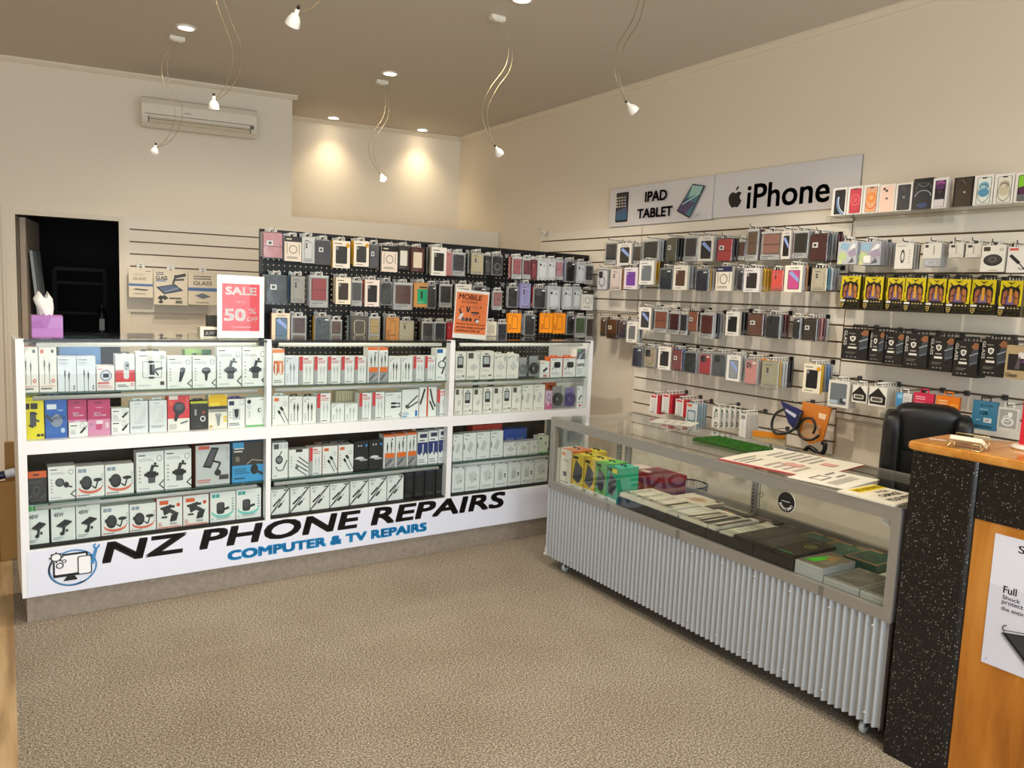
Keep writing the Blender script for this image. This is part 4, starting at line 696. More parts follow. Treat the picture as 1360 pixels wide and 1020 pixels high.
# little gadget box beside the sale sign
a, _ = FC.hit(266, 446, .12); b, _ = FC.hit(288, 446, .12)
mb = MB().box((-(b-a)/2, 0, 0), ((b-a)/2, .07, .055), 'dcd6c4', 'c8c0aa'); art(mb, [('r', .2, .1, 1, .75, '2a2724'), ('t', 'A', .3, .25, .5, .6, .01, 0, 'c8c4b8'), ('x', .55, .3, .95, .6, 2, '9a958a')], -(b-a)/2, 0, b-a, .055)
g = tag(mb.build('gadget_box', 'print', None, FC.w((a+b)/2, .12, TOPZ+.0008), FC.rz), 'low cream and black gadget box beside the sale sign', 'box')
a2, _ = FC.hit(276, 430, .24); b2, _ = FC.hit(290, 430, .24); zt2 = FC.hit(281, 418.5, .24)[1]
tag(MB().box((-(b2-a2)/2, 0, 0), ((b2-a2)/2, .05, zt2-TOPZ), '2c2c28', '3a3a34', 'b9b29c').build('dark_carton', 'print', None, FC.w((a2+b2)/2, .24, TOPZ+.0008), FC.rz), 'small dark upright carton behind the sale sign', 'box')
# ---- tablet screen-protector packs on the slat panel by the doorway
def glasspack(x0, x1, yt, yb, label, items, col='ddd0b8', side='c2b296'):
    ly = -.12; a, zt = FB.hit(x0, (yt+yb)/2, ly)[0], FB.hit((x0+x1)/2, yt, ly)[1]; b = FB.hit(x1, (yt+yb)/2, ly)[0]; zb = FB.hit((x0+x1)/2, yb, ly)[1]; w, h = b-a, zt-zb
    t = tag(MB().build('x', 'print') if False else empty('hanging_glass_pack', FB.w((a+b)/2, ly, zb), FB.rz), label, 'screen protector pack', 'tablet screen protectors by the doorway')
    mb = MB().box((-w/2, 0, 0), (w/2, .045, h), col, side, side); art(mb, items, -w/2, 0, w, h); mb.build('carton', 'print', t)
    MB().box((-.028, .01, h), (-.012, .012, h+.03), 'd8d4c8').box((.012, .01, h), (.028, .012, h+.03), 'd8d4c8').box((-.028, .01, h+.026), (.028, .012, h+.04), 'd8d4c8').build('hang_tab', 'plastic', t)
    hk = empty('display_hook', FB.w((a+b)/2, -.0205, zt+.018), FB.rz); tag(hk, 'steel hook carrying the '+label.split(' on ')[0], 'hook', 'hooks beside the doorway')
    MB().tube([(0, 0, 0), (0, -.13, 0), (0, -.138, .004), (0, -.14, .012)], .003, 'cfcfcf', 6).build('rod', 'metal', hk); MB().box((-.02, -.004, -.006), (.02, 0, .02), 'b8b8b8').build('bracket', 'metal', hk)
gl = [('t', 'GLASS', .18, .58, .72, .68, .01, 0, 'a8977a'), ('x', .18, .72, .7, .82, 2, 'c0ae90'), ('r', 0, .38, 1, .46, '4a6ea0'), ('p', [(.14,.26),(.3,.3),(.86,.27),(.7,.23)], '55504a'), ('x', .2, .1, .8, .16, 1, '9a8c74'), ('x', .7, .86, .92, .92, 1, '9a8c74')]
glasspack(171, 203, 355.5, 395, 'small cream glass pack with blue band on the slat panel nearest the doorway', gl)
glasspack(250, 288.5, 361.5, 405, 'cream glass pack with blue band on the slat panel by the sale sign', [('t', 'GLASS', .18, .6, .82, .72, .01, 0, '3f3a34'), ('x', .18, .76, .8, .9, 2, '55504a'), ('r', 0, .42, 1, .52, '4a6ea0'), ('p', [(.22,.28),(.5,.36),(.78,.26),(.5,.18)], '6d7076'), ('x', .25, .05, .8, .1, 1, '8a7c64')])
glasspack(204.5, 249, 358.5, 405, 'large cream glass pack picturing a hammer on the slat panel', [('x', .06, .84, .3, .94, 2, '33415a'), ('t', 'GLASS', .05, .70, .4, .82, .02, 0, '2d4468'), ('r', .05, .66, .35, .69, '6a86b0'), ('p', [(.06,.5),(.62,.6),(.88,.42),(.3,.3)], '2b2e36'), ('p', [(.12,.49),(.6,.57),(.8,.43),(.32,.34)], '5a6a84'), ('l', .3, .36, .74, .5, .02, 'a8b4c4'), ('l', .56, .6, .66, .86, .06, '4a4038'), ('l', .6, .8, .95, .88, .09, '33302c'), ('l', .6, .72, .9, .74, .05, '3a352f'), ('p', [(.1,.2),(.2,.27),(.3,.2),(.2,.12)], '33302c'), ('p', [(.22,.24),(.32,.28),(.42,.2),(.32,.14)], '3a352f'), ('p', [(.12,.08),(.22,.14),(.28,.08),(.2,.04)], '33302c'), ('x', .46, .16, .82, .24, 1, '4a443a'), ('q', .64, .06, .84, .13, .02, '6a6254')])
# ================================================================== hanging stock
PAL = dict(grey='85878a', charcoal='39393b', black='19191b', white='e2e0da', clear='aeb0b0', yellow='cc9c22', maroon='5a2428', brown='5c4236', navy='262c42', cream='d6c8ac', tan='bd8658', rose='a9706e', blue='5a7fae', teal='28687a', olive='4a4634', red='b42c34', pink='cc8890', silver='b8bbc0', green='3f5f45', orange='e08a2a', lavender='8c88b8', purple='6f4590', beige='c4b492', coral='e2564c', kraft='b98a55')
def hang_tab(w, h, col, parent, tw=.022):
    tw = min(tw, w*.42)
    MB().box((-tw, .004, h), (-tw+.006, .0055, h+.018), col).box((tw-.006, .004, h), (tw, .0055, h+.018), col).box((-tw, .004, h+.016), (tw, .0055, h+.022), col).build('hang_tab', 'plastic', parent)
def cam_bump(x0, z1, s, y, col='101012', kind=0):
    mb = MB(); mb.rbox((x0, y-.0025, z1-s*(1.25 if kind == 1 else 1)), (x0+s*(.5 if kind == 1 else 1), y+.001, z1), col, s*.22)
    pts = {0: [(.28, .72), (.28, .28), (.72, .5)], 1: [(.25, .85), (.25, .45), (.25, .05)], 2: [(.28, .72), (.72, .28)]}[kind]
    for u, v in pts: mb.lathe([(s*.17, 0), (s*.17, .002), (s*.1, .0025)], '2d3036', 10, mtx=Matrix.Translation((x0+u*s, y-.0025, z1-s+v*s)) @ Matrix.Rotation(PI/2, 4, 'X'))
    return mb
def front_pack(F, L, bb, st, c1, c2, tcol='dcdad4'):
    """one packaged case facing the shop; bb = pixel box of its front; returns (root, w, h, world top z, xc)"""
    x0, y0, x1, y1 = bb; ym = (y0+y1)/2; xm = (x0+x1)/2
    a = F.hit(x0, ym, -L)[0]; b = F.hit(x1, ym, -L)[0]; zt = F.hit(xm, y0, -L)[1]; zb = F.hit(xm, y1, -L)[1]
    w, H = b-a, zt-zb; h = H-.022; xc = (a+b)/2
    t = empty('hanging_case_pack', F.w(xc, -L, zb), F.rz)
    C1 = PAL.get(c1, c1); C2 = PAL.get(c2, c2)
    def case(u0, v0, u1, v1, r=.01, items=(), y=.004, name='phone_case', th=.009):
        mb = MB().rbox((-w/2+u0*w, y, v0*h), (-w/2+u1*w, y+th, v1*h), C1, r)
        if items: art(mb, items, -w/2+u0*w, v0*h, (u1-u0)*w, (v1-v0)*h, y)
        o = mb.build(name, 'plastic', t); return o
    def back(c='b4b3b0'): MB().box((-w*.485, .0135, h*.01), (w*.485, .015, h*.99), c).build('bag_sheen_plate', 'plastic', t)  # grey plate puts the clear bag's silvery highlights into colour
    def sleeve(): MB().rbox((-w/2, 0, 0), (w/2, .016, h), 'fff', .005).build('sleeve', 'sleeve', t)
    if st == 'w':      # wallet case in a clear bag over a printed strip
        case(.13, .24, .88, .9, .004, [('l', 0, .48, 1, .48, .03, '141414'), ('l', .06, .02, .06, .98, .012, C2)])
        m2 = MB().box((-w*.45, .003, h*.03), (w*.45, .006, h*.2), 'bcbab6'); art(m2, [('x', .08, .55, .8, .85, 1, '55555a'), ('x', .08, .15, .5, .5, 2, '8a8a8c')], -w*.45, h*.03, w*.9, h*.17, .003); m2.build('label_strip', 'print', t); back()
        MB().box((-w*.48, .005, h*.93), (w*.48, .007, h), 'd4d2cc').build('header_card', 'print', t); sleeve()
    elif st == 'f':    # folded wallet case filling its bag, white sticker
        o = case(.05, .05, .95, .95, .004, [('l', 0, .46, 1, .46, .025, '121212')])
        m2 = MB().box((-w*.3, .0005, h*.5), (-w*.02, .003, h*.68), 'e6e4de'); art(m2, [('r', .25, .25, .75, .75, '1c1c1c')], -w*.3, h*.5, w*.28, h*.18, .0005); m2.build('sticker', 'print', t); sleeve()
    elif st == 'c':    # moulded case with camera opening
        o = case(.1, .05, .9, .92, .013); cam_bump(-w*.3, h*.87, w*.36, .004, C2 if c2 not in ('white', 'clear') else '2a2c30').build('camera_surround', 'plastic', o); back('9c9b99')
        MB().box((w*.12, .0008, h*.8), (w*.34, .003, h*.87), 'e8e6e0').build('sticker', 'print', t); sleeve()
    elif st == 'm':    # moulded case with magnet ring
        o = case(.08, .05, .92, .92, .014); cam_bump(-w*.32, h*.88, w*.36, .004, '17181a').build('camera_surround', 'plastic', o); back('9c9b99')
        mb = MB(); art(mb, [('o', .5, .42, .28, .28*w/h, .05, C2), ('l', .5, .12, .5, .2, .05, C2)], -w/2, 0, w, h, .0042); mb.build('magnet_ring', 'print', o); sleeve()
    elif st == 's':    # plain clear case on a printed card
        m2 = MB().box((-w*.46, .008, h*.02), (w*.46, .0095, h*.98), C1); art(m2, [('x', .2, .82, .7, .9, 1, '6a6a6a'), ('x', .1, .04, .9, .14, 2, '77767a')], -w*.46, h*.02, w*.92, h*.96, .008); m2.build('backing_card', 'print', t)
        m3 = MB(); art(m3, [('q', .2, .16, .8, .8, .12, C2), ('q', .23, .18, .77, .78, .1, C1), ('e', .36, .7, .07, .045, '33363a'), ('e', .36, .6, .07, .045, '33363a')], -w/2, 0, w, h, .007); m3.build('clear_case', 'print', t); sleeve()
    elif st in 'bky':  # printed carton with a window showing the case
        side = {'b': 'c9c2b2', 'k': C1, 'y': 'd8aa2c'}[st]
        mb = MB().box((-w/2, 0, 0), (w/2, .018, h), C1, side, side)
        art(mb, [('q', .17, .16, .83, .8, .06, C2), ('x', .14, .05, .7, .11, 1, '777470'), ('x', .1, .86, .6, .93, 1, '55524e'), ('x', .2, .66, .36, .78, 3, 'd0d0cc')] + ([('e', .86, .84, .12, .12*w/h, 'd69a1e')] if st == 'y' else []), -w/2, 0, w, h)
        mb.build('carton', 'print', t)
    elif st == 'h':    # card with dark header over a pale case picture
        mb = MB().box((-w/2, 0, 0), (w/2, .016, h), C1, 'bdb6a8'); art(mb, [('r', 0, .78, 1, 1, C2), ('x', .1, .84, .5, .94, 1, 'e0d8c0'), ('o', .5, .48, .24, .24*w/h, .035, '3a3836'), ('l', .14, .3, .14, .74, .03, '6a6660'), ('l', .86, .3, .86, .74, .03, '6a6660'), ('x', .14, .1, .8, .2, 2, '8a847a')], -w/2, 0, w, h); mb.build('carton', 'print', t)
    elif st == 'o':    # orange or kraft carton with outline of a handset
        mb = MB().box((-w/2, 0, 0), (w/2, .016, h), C1, C1); art(mb, [('q', .28, .2, .74, .84, .06, '5a3410'), ('q', .31, .22, .71, .82, .05, C1), ('e', .14, .4, .06, .03, '7a1f14'), ('e', .14, .3, .06, .03, '7a1f14'), ('e', .14, .2, .06, .03, '3a1a10'), ('x', .1, .9, .6, .95, 1, '8a5018')], -w/2, 0, w, h); mb.build('carton', 'print', t)
    elif st == 'g':    # kraft carton with a green panel
        mb = MB().box((-w/2, 0, 0), (w/2, .018, h), C1, C1); art(mb, [('r', .25, .14, 1, .74, C2), ('q', .5, .36, .66, .66, .04, '1f3a30'), ('r', .4, .78, .98, .84, '222'), ('x', .3, .18, .8, .24, 1, '9ad0b0')], -w/2, 0, w, h); mb.build('carton', 'print', t)
    elif st == 'r':    # grey card with ringed camera drawing
        mb = MB().box((-w/2, 0, 0), (w/2, .014, h), C1, 'a4a6a8'); art(mb, [('q', .22, .14, .84, .82, .1, 'b4b7ba'), ('q', .25, .155, .81, .8, .09, 'c0c3c6'), ('e', .3, .7, .1, .055, '2a2c30'), ('o', .66, .66, .09, .05, .03, '33363a'), ('x', .2, .88, .8, .94, 1, '888'), ('e', .25, .06, .05, .025, '333'), ('e', .8, .06, .05, .025, '333')], -w/2, 0, w, h); mb.build('carton', 'print', t)
    elif st == 'i':    # white card with photo of a handset
        mb = MB().box((-w/2, 0, 0), (w/2, .014, h), C1, 'b8b4aa'); art(mb, [('q', .2, .1, .86, .82, .07, '26262e'), ('q', .23, .12, .83, .8, .05, C2), ('p', [(.23,.7),(.83,.35),(.83,.5),(.4,.79)], '8ca0d8'), ('x', .3, .87, .8, .94, 1, '888')], -w/2, 0, w, h); mb.build('carton', 'print', t)
    hang_tab(w, h, tcol, t)
    return t, w, h, zt, xc
def stock_row(F, L, phrase, ents, hookcol='c8c8c8', group=None, pitch=.026, slat=False):
    grp = 'case packs on the '+phrase
    for i, e in enumerate(ents):
        bb, st, desc, c1, c2 = e[:5]; backs = e[5].split() if len(e) > 5 else []
        l = L + (.012 if i % 2 else 0.0)
        t, w, h, zt, xc = front_pack(F, l, bb, st, c1, c2)
        tag(t, f'{desc}, {ORD[i]} along the {phrase}', 'phone case pack', grp)
        base = .021
        for k, cn in enumerate(backs):
            y = -l+.024+pitch*k
            if y > -base-.016: break
            r = random.Random(i*31+k); w2, h2 = w*(.93-.05*r.random()), h*(.97-.05*r.random())
            mb = MB().rbox((-w2/2, 0, 0), (w2/2, .013, h2), PAL[cn], .004); tw = min(.022, w2*.42); th = h+.013-(h-h2-.001) if False else .0
            mb.box((-w2*.44, -.0012, h2*.05), (w2*.44, -.0002, h2*.2), 'c4c2bc'); mb.box((-tw, .004, h2), (-tw+.006, .0055, h2+.016), 'd6d4ce').box((tw-.006, .004, h2), (tw, .0055, h2+.016), 'd6d4ce').box((-tw, .004, h2+.014), (tw, .0055, h2+.02), 'd6d4ce')
            o = mb.build('hanging_case_pack', 'plastic', None, F.w(xc+.004*(r.random()-.5), y, zt-.022-h2), F.rz)
            tag(o, f'{cn} case pack, {ORD[k]} behind the {ORD[i]} front pack, {phrase}', 'phone case pack', 'packs tucked behind others on the '+phrase)
        zr = zt-.0095; hk = MB()
        hk.tube([(0, 0, 0), (0, -l+base-.012, 0), (0, -l+base-.020, .003), (0, -l+base-.024, .016)], .0024, hookcol, 6)
        hk.box((-.013, -.004, -.016), (.013, 0, .01), hookcol)
        tag(hk.build('display_hook', 'plastic' if slat else 'metal', None, F.w(xc, -base, zr), F.rz), f'thin metal hook holding the {ORD[i]} pack along the {phrase}', 'hook', 'hooks on the '+phrase)
# ------------------------------------------------------------------ black pegboards
PEG = [(0.0, FP.hit(652, 331, 0)[0]-.004), (FP.hit(652, 331, 0)[0]+.004, 2.548)]
for k, (a, b) in enumerate(PEG):
    t = empty('pegboard', FP.w(a, 0, 0), FP.rz); W = b-a
    tag(t, ('long black pegboard of phone cases behind the white counter', 'short black pegboard of phone cases meeting the long wall')[k], 'pegboard')
    MB().box((0.012, -.0015, 1.05), (W-.012, .0015, 1.985), 'fff').build('perforated_panel', 'peg', t)
    m = MB()
    for lo, hi in (((0, -.015, 1.04), (.014, .02, 2.0)), ((W-.014, -.015, 1.04), (W, .02, 2.0)), ((.014, -.015, 1.982), (W-.014, .02, 2.0)), ((.014, -.015, 1.04), (W-.014, .02, 1.055))): m.box(lo, hi, '0e0e0f')
    m.build('edge_frame', 'plastic', t)
    for x in ((.06, W-.06) if k == 0 else (.06, W-.1)):
        MB().box((x-.02, .021, 0), (x+.02, .05, 1.7), '141415').build('upright', 'plastic', t); MB().box((x-.025, -.03, 0), (x+.025, .25, .03), '141415').build('foot', 'plastic', t)
LP = .165
stock_row(FP, LP, 'long pegboard top row', [
 ((349, 303, 377, 344), 'f', 'pink folded wallet case', 'c98484', 'maroon', 'rose clear grey'), ((378, 309, 400.5, 347), 'h', 'cream magnet case box with black header', 'e6d6c2', '2a2422', 'grey blue'), ((401, 309, 419, 350), 's', 'clear case on white card', 'white', 'grey', 'grey silver'),
 ((419.5, 313, 440, 352), 'f', 'navy wallet case with tag', '2c2c38', 'grey', 'clear grey'), ((442, 315, 465, 356), 'y', 'white box with black case and gold disc', 'ece2d0', '2d2c26', 'black yellow'), ((470, 315.5, 490, 354), 'y', 'white box with gold disc and yellow side', 'ece2d0', '34332c', 'yellow yellow black'),
 ((490.5, 319, 504, 357), 'f', 'narrow slate wallet case', '45454e', 'grey', 'clear'), ((507, 322, 528, 361), 'h', 'blush case box with black and yellow header', 'e6d4c6', '17150f', 'grey black clear'), ((529, 322, 543.5, 358), 'k', 'black card with two white labels', '26251f', 'd6d2c6', 'red black'),
 ((546, 324, 563.5, 361), 'k', 'maroon box with cream window', '4c2620', 'd8c8ae', 'rose grey'), ((573, 324, 593, 366), 'b', 'white box with dark framed pale case', 'e8e2d6', '28241f', 'cream olive grey'), ((594, 331, 600, 366), 'k', 'narrow pink card', 'b87074', 'rose', 'pink'),
 ((600.5, 331, 619, 367), 'w', 'charcoal wallet case', '343434', 'grey', 'black charcoal'), ((626, 331, 643.5, 365), 's', 'clear case on beige and yellow card', 'c2b79a', 'd8b41c', 'olive grey'), ((644, 336, 652, 366), 'k', 'narrow black card', '24221f', '4a4844', 'black'), ], slat=False)
stock_row(FP, LP, 'short pegboard top row', [((654, 334, 668.5, 366), 'm', 'black case with pale rim', '222220', '8a8a84', 'black grey'),
 ((681, 337, 694, 371), 'w', 'dusty rose wallet case', '9e5a5e', 'maroon', 'maroon rose'), ((695, 339, 706, 371), 'w', 'maroon wallet case', '6a2a30', 'maroon', 'black'), ((706.5, 341, 713, 371), 'k', 'narrow oxblood card', '5c2028', '7c3840', 'maroon'),
 ((714, 339, 727, 372), 'r', 'grey camera drawing card', 'b4b6b6', 'grey', 'silver grey'), ((727.5, 340, 738, 372), 'r', 'grey camera drawing card', 'b4b6b6', 'grey', 'silver'), ((738.5, 342, 749, 372), 'w', 'pale pink wallet case', 'b87c84', 'rose', 'rose'),
 ((752, 342, 765, 375), 'c', 'black case in lilac sleeve', '1b1a1f', '3a3a40', 'lavender grey'), ((766, 344, 777.5, 376), 'r', 'grey camera drawing card', 'b0b2b4', 'grey', 'silver'), ((778, 347, 789, 378), 'w', 'navy wallet case', '2c3344', 'navy', 'grey navy')])
stock_row(FP, LP, 'long pegboard middle row', [
 ((353, 360, 383, 405), 'f', 'black wallet case with white sticker', '1f2524', 'grey', 'green grey clear'), ((386, 361, 406, 403), 's', 'clear grey case', 'a8a49a', '8a8a86', 'charcoal blue'), ((411, 361, 437, 409), 'w', 'crimson wallet case', '9c2c34', 'maroon', 'tan clear grey'),
 ((446, 364, 466, 404), 'b', 'cream box with dark brown case', 'ece0c6', '3a2c20', 'cream beige brown'), ((467, 368, 482, 407), 'w', 'charcoal wallet case', '3d3d40', 'grey', 'black'), ((485, 367, 504, 407), 'b', 'white and red box with black case', 'ecdcd0', '1b1716', 'red red'),
 ((506, 369, 522, 406), 'm', 'dark green glossy case', '1f302c', '2a4038', 'grey black'), ((523, 371, 549, 412), 'w', 'brown wallet case in crumpled bag', '5a3a36', 'brown', 'clear grey'), ((550, 371, 567.5, 408), 'g', 'kraft box with green panel', 'c28c4c', '1f9a68', 'tan kraft'),
 ((568, 373, 580, 410), 'c', 'charcoal case', '2a2c2c', '44444a', 'grey'), ((584, 373, 601.5, 409), 'w', 'charcoal folded wallet', '2f2c2b', 'grey', 'black charcoal'), ((605, 373, 626, 408), 'b', 'white topped box behind the orange sign', 'dedad0', '1b1b1c', 'black'), ((628.5, 375, 647, 409), 'c', 'black case in clear bag', '1c1b1a', '333', 'grey clear'), ])
stock_row(FP, LP, 'short pegboard middle row', [((655, 382, 668, 412), 'w', 'rose patterned wallet', '9c6a68', 'rose', 'grey'),
 ((675, 376, 689, 409), 'c', 'black case', '1d1e1e', '3a3a3c', 'grey'), ((691, 372, 706, 410), 's', 'lavender case card', '9490bc', 'c0bce0', 'lavender grey'), ((709, 377, 726.5, 410), 'c', 'black case with red hanger', '222426', '55585c', 'red black'),
 ((727, 376, 744.5, 411), 'r', 'wide grey camera card', 'a8aaac', 'grey', 'silver grey'), ((748, 377, 760, 411), 'r', 'grey camera drawing card', 'b0b2b4', 'grey', 'silver'), ((760.5, 377, 771.5, 411), 'r', 'grey camera drawing card', 'a4a8aa', 'grey', 'silver'), ((773, 381, 788, 412), 'h', 'white box with black band', 'd8d4cc', '26241f', 'grey')])
stock_row(FP, LP, 'long pegboard bottom row', [
 ((361, 411, 385, 449), 'i', 'cream box with blue handset window', 'e6d2b6', '5a7490', 'rose maroon'), ((387, 415, 408, 449), 'w', 'maroon wallet with pale blue flap', '4a2c28', 'a8c4d8', 'blue clear'), ((418, 415, 440, 450), 'c', 'slate blue case in clear bag', '3a4854', '55646e', 'beige yellow'),
 ((440, 420, 455, 449), 'w', 'brown wallet case', '5a4038', 'brown', 'grey'), ((466, 415, 490, 449), 's', 'dark case with cream flowers', '4a4032', 'e0d4b0', 'grey green clear'), ((490.5, 416, 505.5, 450), 'w', 'gold beige wallet case', 'b49a62', 'beige', 'grey'),
 ((513, 417, 530, 451), 'o', 'kraft case card', 'be8546', 'kraft', 'silver clear'), ((530.5, 421, 551, 451), 's', 'clear case with gold pattern', 'b8b096', 'd0b468', 'grey'), ((561, 423, 577, 452), 'w', 'dark grey wallet case', '3a3836', 'grey', 'beige olive'),
 ((577.5, 423, 593, 453), 'w', 'midnight blue wallet case', '20242e', 'navy', 'grey'), ((594, 424, 601.5, 452), 'k', 'narrow red card', 'b0242e', 'red', 'red'), ((644.5, 423, 659.5, 446), 'b', 'small cream framed box', 'dcd4c0', 'b8b0a0', 'grey')])
stock_row(FP, LP, 'short pegboard bottom row', [((661, 424, 674.5, 455), 'w', 'dark navy wallet', '1f2430', 'navy', 'black'),
 ((675, 412, 692, 442), 'o', 'orange case card nearest the sign', 'f0921c', 'orange', 'orange'), ((697, 413, 712, 446), 'c', 'black case in clear sleeve', '24282c', '44484c', 'clear grey'), ((718, 412, 734, 442), 'o', 'orange case card', 'f0921c', 'orange', 'charcoal'), ((735, 412, 751, 443), 'o', 'orange case card', 'f0921c', 'orange', 'orange'),
 ((753, 414, 764, 445), 'c', 'small black case', '222220', '44444a', 'black'), ((764.5, 416, 778.5, 449), 'w', 'forest green wallet', '3f5a38', 'green', 'red'), ((779, 417, 789, 454), 'w', 'dark brown wallet', '3a2e2a', 'brown', 'brown')])
# ------------------------------------------------------------------ the long wall
LW = .2
stock_row(FR, LW, 'wall panel top row', [
 ((802, 317, 819, 352), 'w', 'charcoal wallet case', '2c2e34', 'grey', 'clear grey black'), ((820, 319, 838.5, 352), 'i', 'white and red handset card', 'd8d2ca', '2e302c', 'grey clear silver'), ((841, 321, 850, 352), 'w', 'dark brown wallet', '44382c', 'brown', 'brown grey olive'),
 ((851, 314, 874, 350), 'w', 'black wallet case', '1f1f1e', 'grey', 'clear silver charcoal'), ((884, 311, 898, 348), 'f', 'olive grey folded wallet', '55523f', 'olive', 'charcoal black navy'), ((907, 309, 925.5, 348), 'w', 'black wallet in wide bag', '2b2d30', 'grey', 'clear grey black'), ((927, 309, 947.5, 347), 'i', 'white and red card with black shapes', 'd8d4cc', '2c2a28', 'silver grey clear'),
 ((951, 311, 972, 348), 'f', 'scarlet folded wallet', 'b03a40', 'red', 'charcoal charcoal black'), ((980, 314, 989.5, 346), 'w', 'chestnut wallet', '5a3630', 'brown', 'maroon'), ((990, 299, 1006, 348), 'w', 'taupe wallet hung high', '6a5040', 'brown', 'maroon charcoal'), ((1009, 302, 1037.5, 346), 'w', 'large rosy tan wallet', '9a6e60', 'tan', 'clear grey'),
 ((1038, 301, 1050, 344), 'i', 'black and white card with red top', 'd0c8c0', '1d1616', 'red black'), ((1051.5, 301, 1073, 344), 'w', 'dark olive wallet', '2c2a22', 'olive', 'clear grey'), ((1074, 304, 1099, 348), 'f', 'maroon folded wallet by the panel edge', '4e2624', 'maroon', 'charcoal grey grey maroon maroon')], '1c1c1c', slat=True)
stock_row(FR, LW+.03, 'wall panel second row', [
 ((792, 353, 806.5, 386), 'm', 'white case with dark ring', 'd8d2d8', '26262a', 'silver grey'), ((809, 352, 825, 386), 's', 'blush white case card', 'e4d4cc', 'c8b4a8', 'tan charcoal olive'), ((829, 351, 847, 384), 'b', 'white box with purple case', 'd8ccd6', '6e3f96', 'silver grey clear'), ((849, 342, 868.5, 378), 'b', 'tilted white box with grey drawings', 'dcdad6', '6a7076', 'yellow yellow black brown'),
 ((874, 351, 893, 385), 'c', 'dark slate case in clear bag', '2c323e', '44484e', 'grey clear silver'), ((894.5, 348, 913, 385), 'b', 'white box with small brown case', 'ece6da', '5a4034', 'grey clear grey'), ((922, 352, 941, 387), 'c', 'navy case in white sleeve', '2b2c3e', '3a3a4c', 'yellow silver cream'), ((951, 349, 972, 386), 'h', 'white case box with navy header', 'e6dfd0', '2a2f52', 'cream grey clear'),
 ((978, 351, 987, 386), 'c', 'narrow black case with label', '26252a', '444', 'black grey'), ((988, 351, 1009, 388), 'b', 'white box with black rugged case', 'd6d2d2', '2c2826', 'clear yellow yellow yellow'), ((1023, 353, 1040, 386), 's', 'bright coral case', 'e8554c', 'f07a68', 'grey black'), ((1042, 347, 1065.5, 388), 'i', 'white card with blue and pink handset', 'e0dccc', 'c04a86', 'silver tan black'),
 ((1076, 350, 1098, 387), 's', 'beige card with recycling mark', 'c6bca2', 'a89e88', 'teal silver grey grey')], '1c1c1c', slat=True)
stock_row(FR, LW-.02, 'wall panel third row', [
 ((796, 417, 804, 447), 'c', 'narrow black case', '22211f', '444', 'charcoal black'), ((805, 420, 819, 451), 'f', 'dark brown glossy wallet', '33241c', 'brown', 'brown grey'), ((821, 421, 831, 450), 'c', 'blue black case', '2c3446', '445', 'grey silver'), ((832.5, 423, 846, 455), 'b', 'white framed grey case', 'e2ded8', '6a6e70', 'silver grey'), ((848.5, 404, 864.5, 438), 'i', 'white card with a hand holding a handset', 'e4e0d8', '3a3a3c', 'grey clear grey'),
 ((867, 407, 886, 443), 'w', 'copper brown wallet', '8e5540', 'brown', 'black clear'), ((887, 410, 902, 445), 'w', 'oxblood wallet', '4e2422', 'maroon', 'charcoal'), ((903, 411, 912.5, 446), 'w', 'charcoal slim wallet', '33343a', 'grey', 'black'), ((913, 408, 926.5, 441), 'f', 'tan folded wallet', '9a6048', 'tan', 'brown'), ((928, 411, 947, 451), 'w', 'deep red wallet', '5c2422', 'maroon', 'clear black grey clear'),
 ((964, 409, 982, 446), 'b', 'white box with black slim case', 'dcd8d2', '17181a', 'black charcoal black'), ((992, 411, 1013.5, 447), 'f', 'walnut folded wallet with label', '6a4838', 'brown', 'maroon grey'), ((1015, 412, 1036, 450), 'm', 'black green case with tag', '252a26', '2e3430', 'charcoal maroon maroon'), ((1051, 416, 1063, 451), 'c', 'black narrow case with tag', '1f1f22', '444', 'black'), ((1065, 417, 1085, 454), 'f', 'dark bronze folded wallet', '352c25', 'brown', 'maroon rose maroon clear')], '1c1c1c', slat=True)
stock_row(FR, LW, 'wall panel fourth row', [
 ((838, 456, 853, 488), 'c', 'midnight navy case', '20243a', '333a50', 'navy black'), ((853.5, 457, 871, 489), 'm', 'beige case with ring pattern', 'b0a084', '8a7a60', 'grey silver clear'), ((874, 456, 891, 491), 'b', 'white box with tall black case', 'ece6de', '2a2a2c', 'red black'), ((892, 459, 905.5, 493), 'f', 'dull rose folded wallet', '8a4a46', 'rose', 'blue charcoal'), ((907, 462, 925, 496), 'm', 'black case with silver sticker', '1a1b1a', '30322f', 'clear grey'),
 ((926.5, 464, 944.5, 498), 'c', 'scarlet case with dark camera', 'b01e2c', '2a1216', 'grey clear'), ((945, 464, 964.5, 500), 'm', 'graphite case with magnet ring', '4a4a4c', '5c5c5e', 'clear grey silver'), ((965, 467, 983, 506), 'i', 'white card with grey handset', 'e0ded8', '8a9098', 'grey silver black'), ((987, 471, 1006, 512), 'c', 'salmon pink case', 'd48f86', 'b47a74', 'clear tan orange'), ((1009.5, 474, 1034, 516), 's', 'clear case with gold marks', 'aaa690', 'b8ab58', 'yellow silver silver black black'),
 ((1067, 478, 1090, 522), 'y', 'white box with black case and gold disc', 'e6dfc8', '17161a', 'yellow grey blue grey')], '1c1c1c', slat=True)
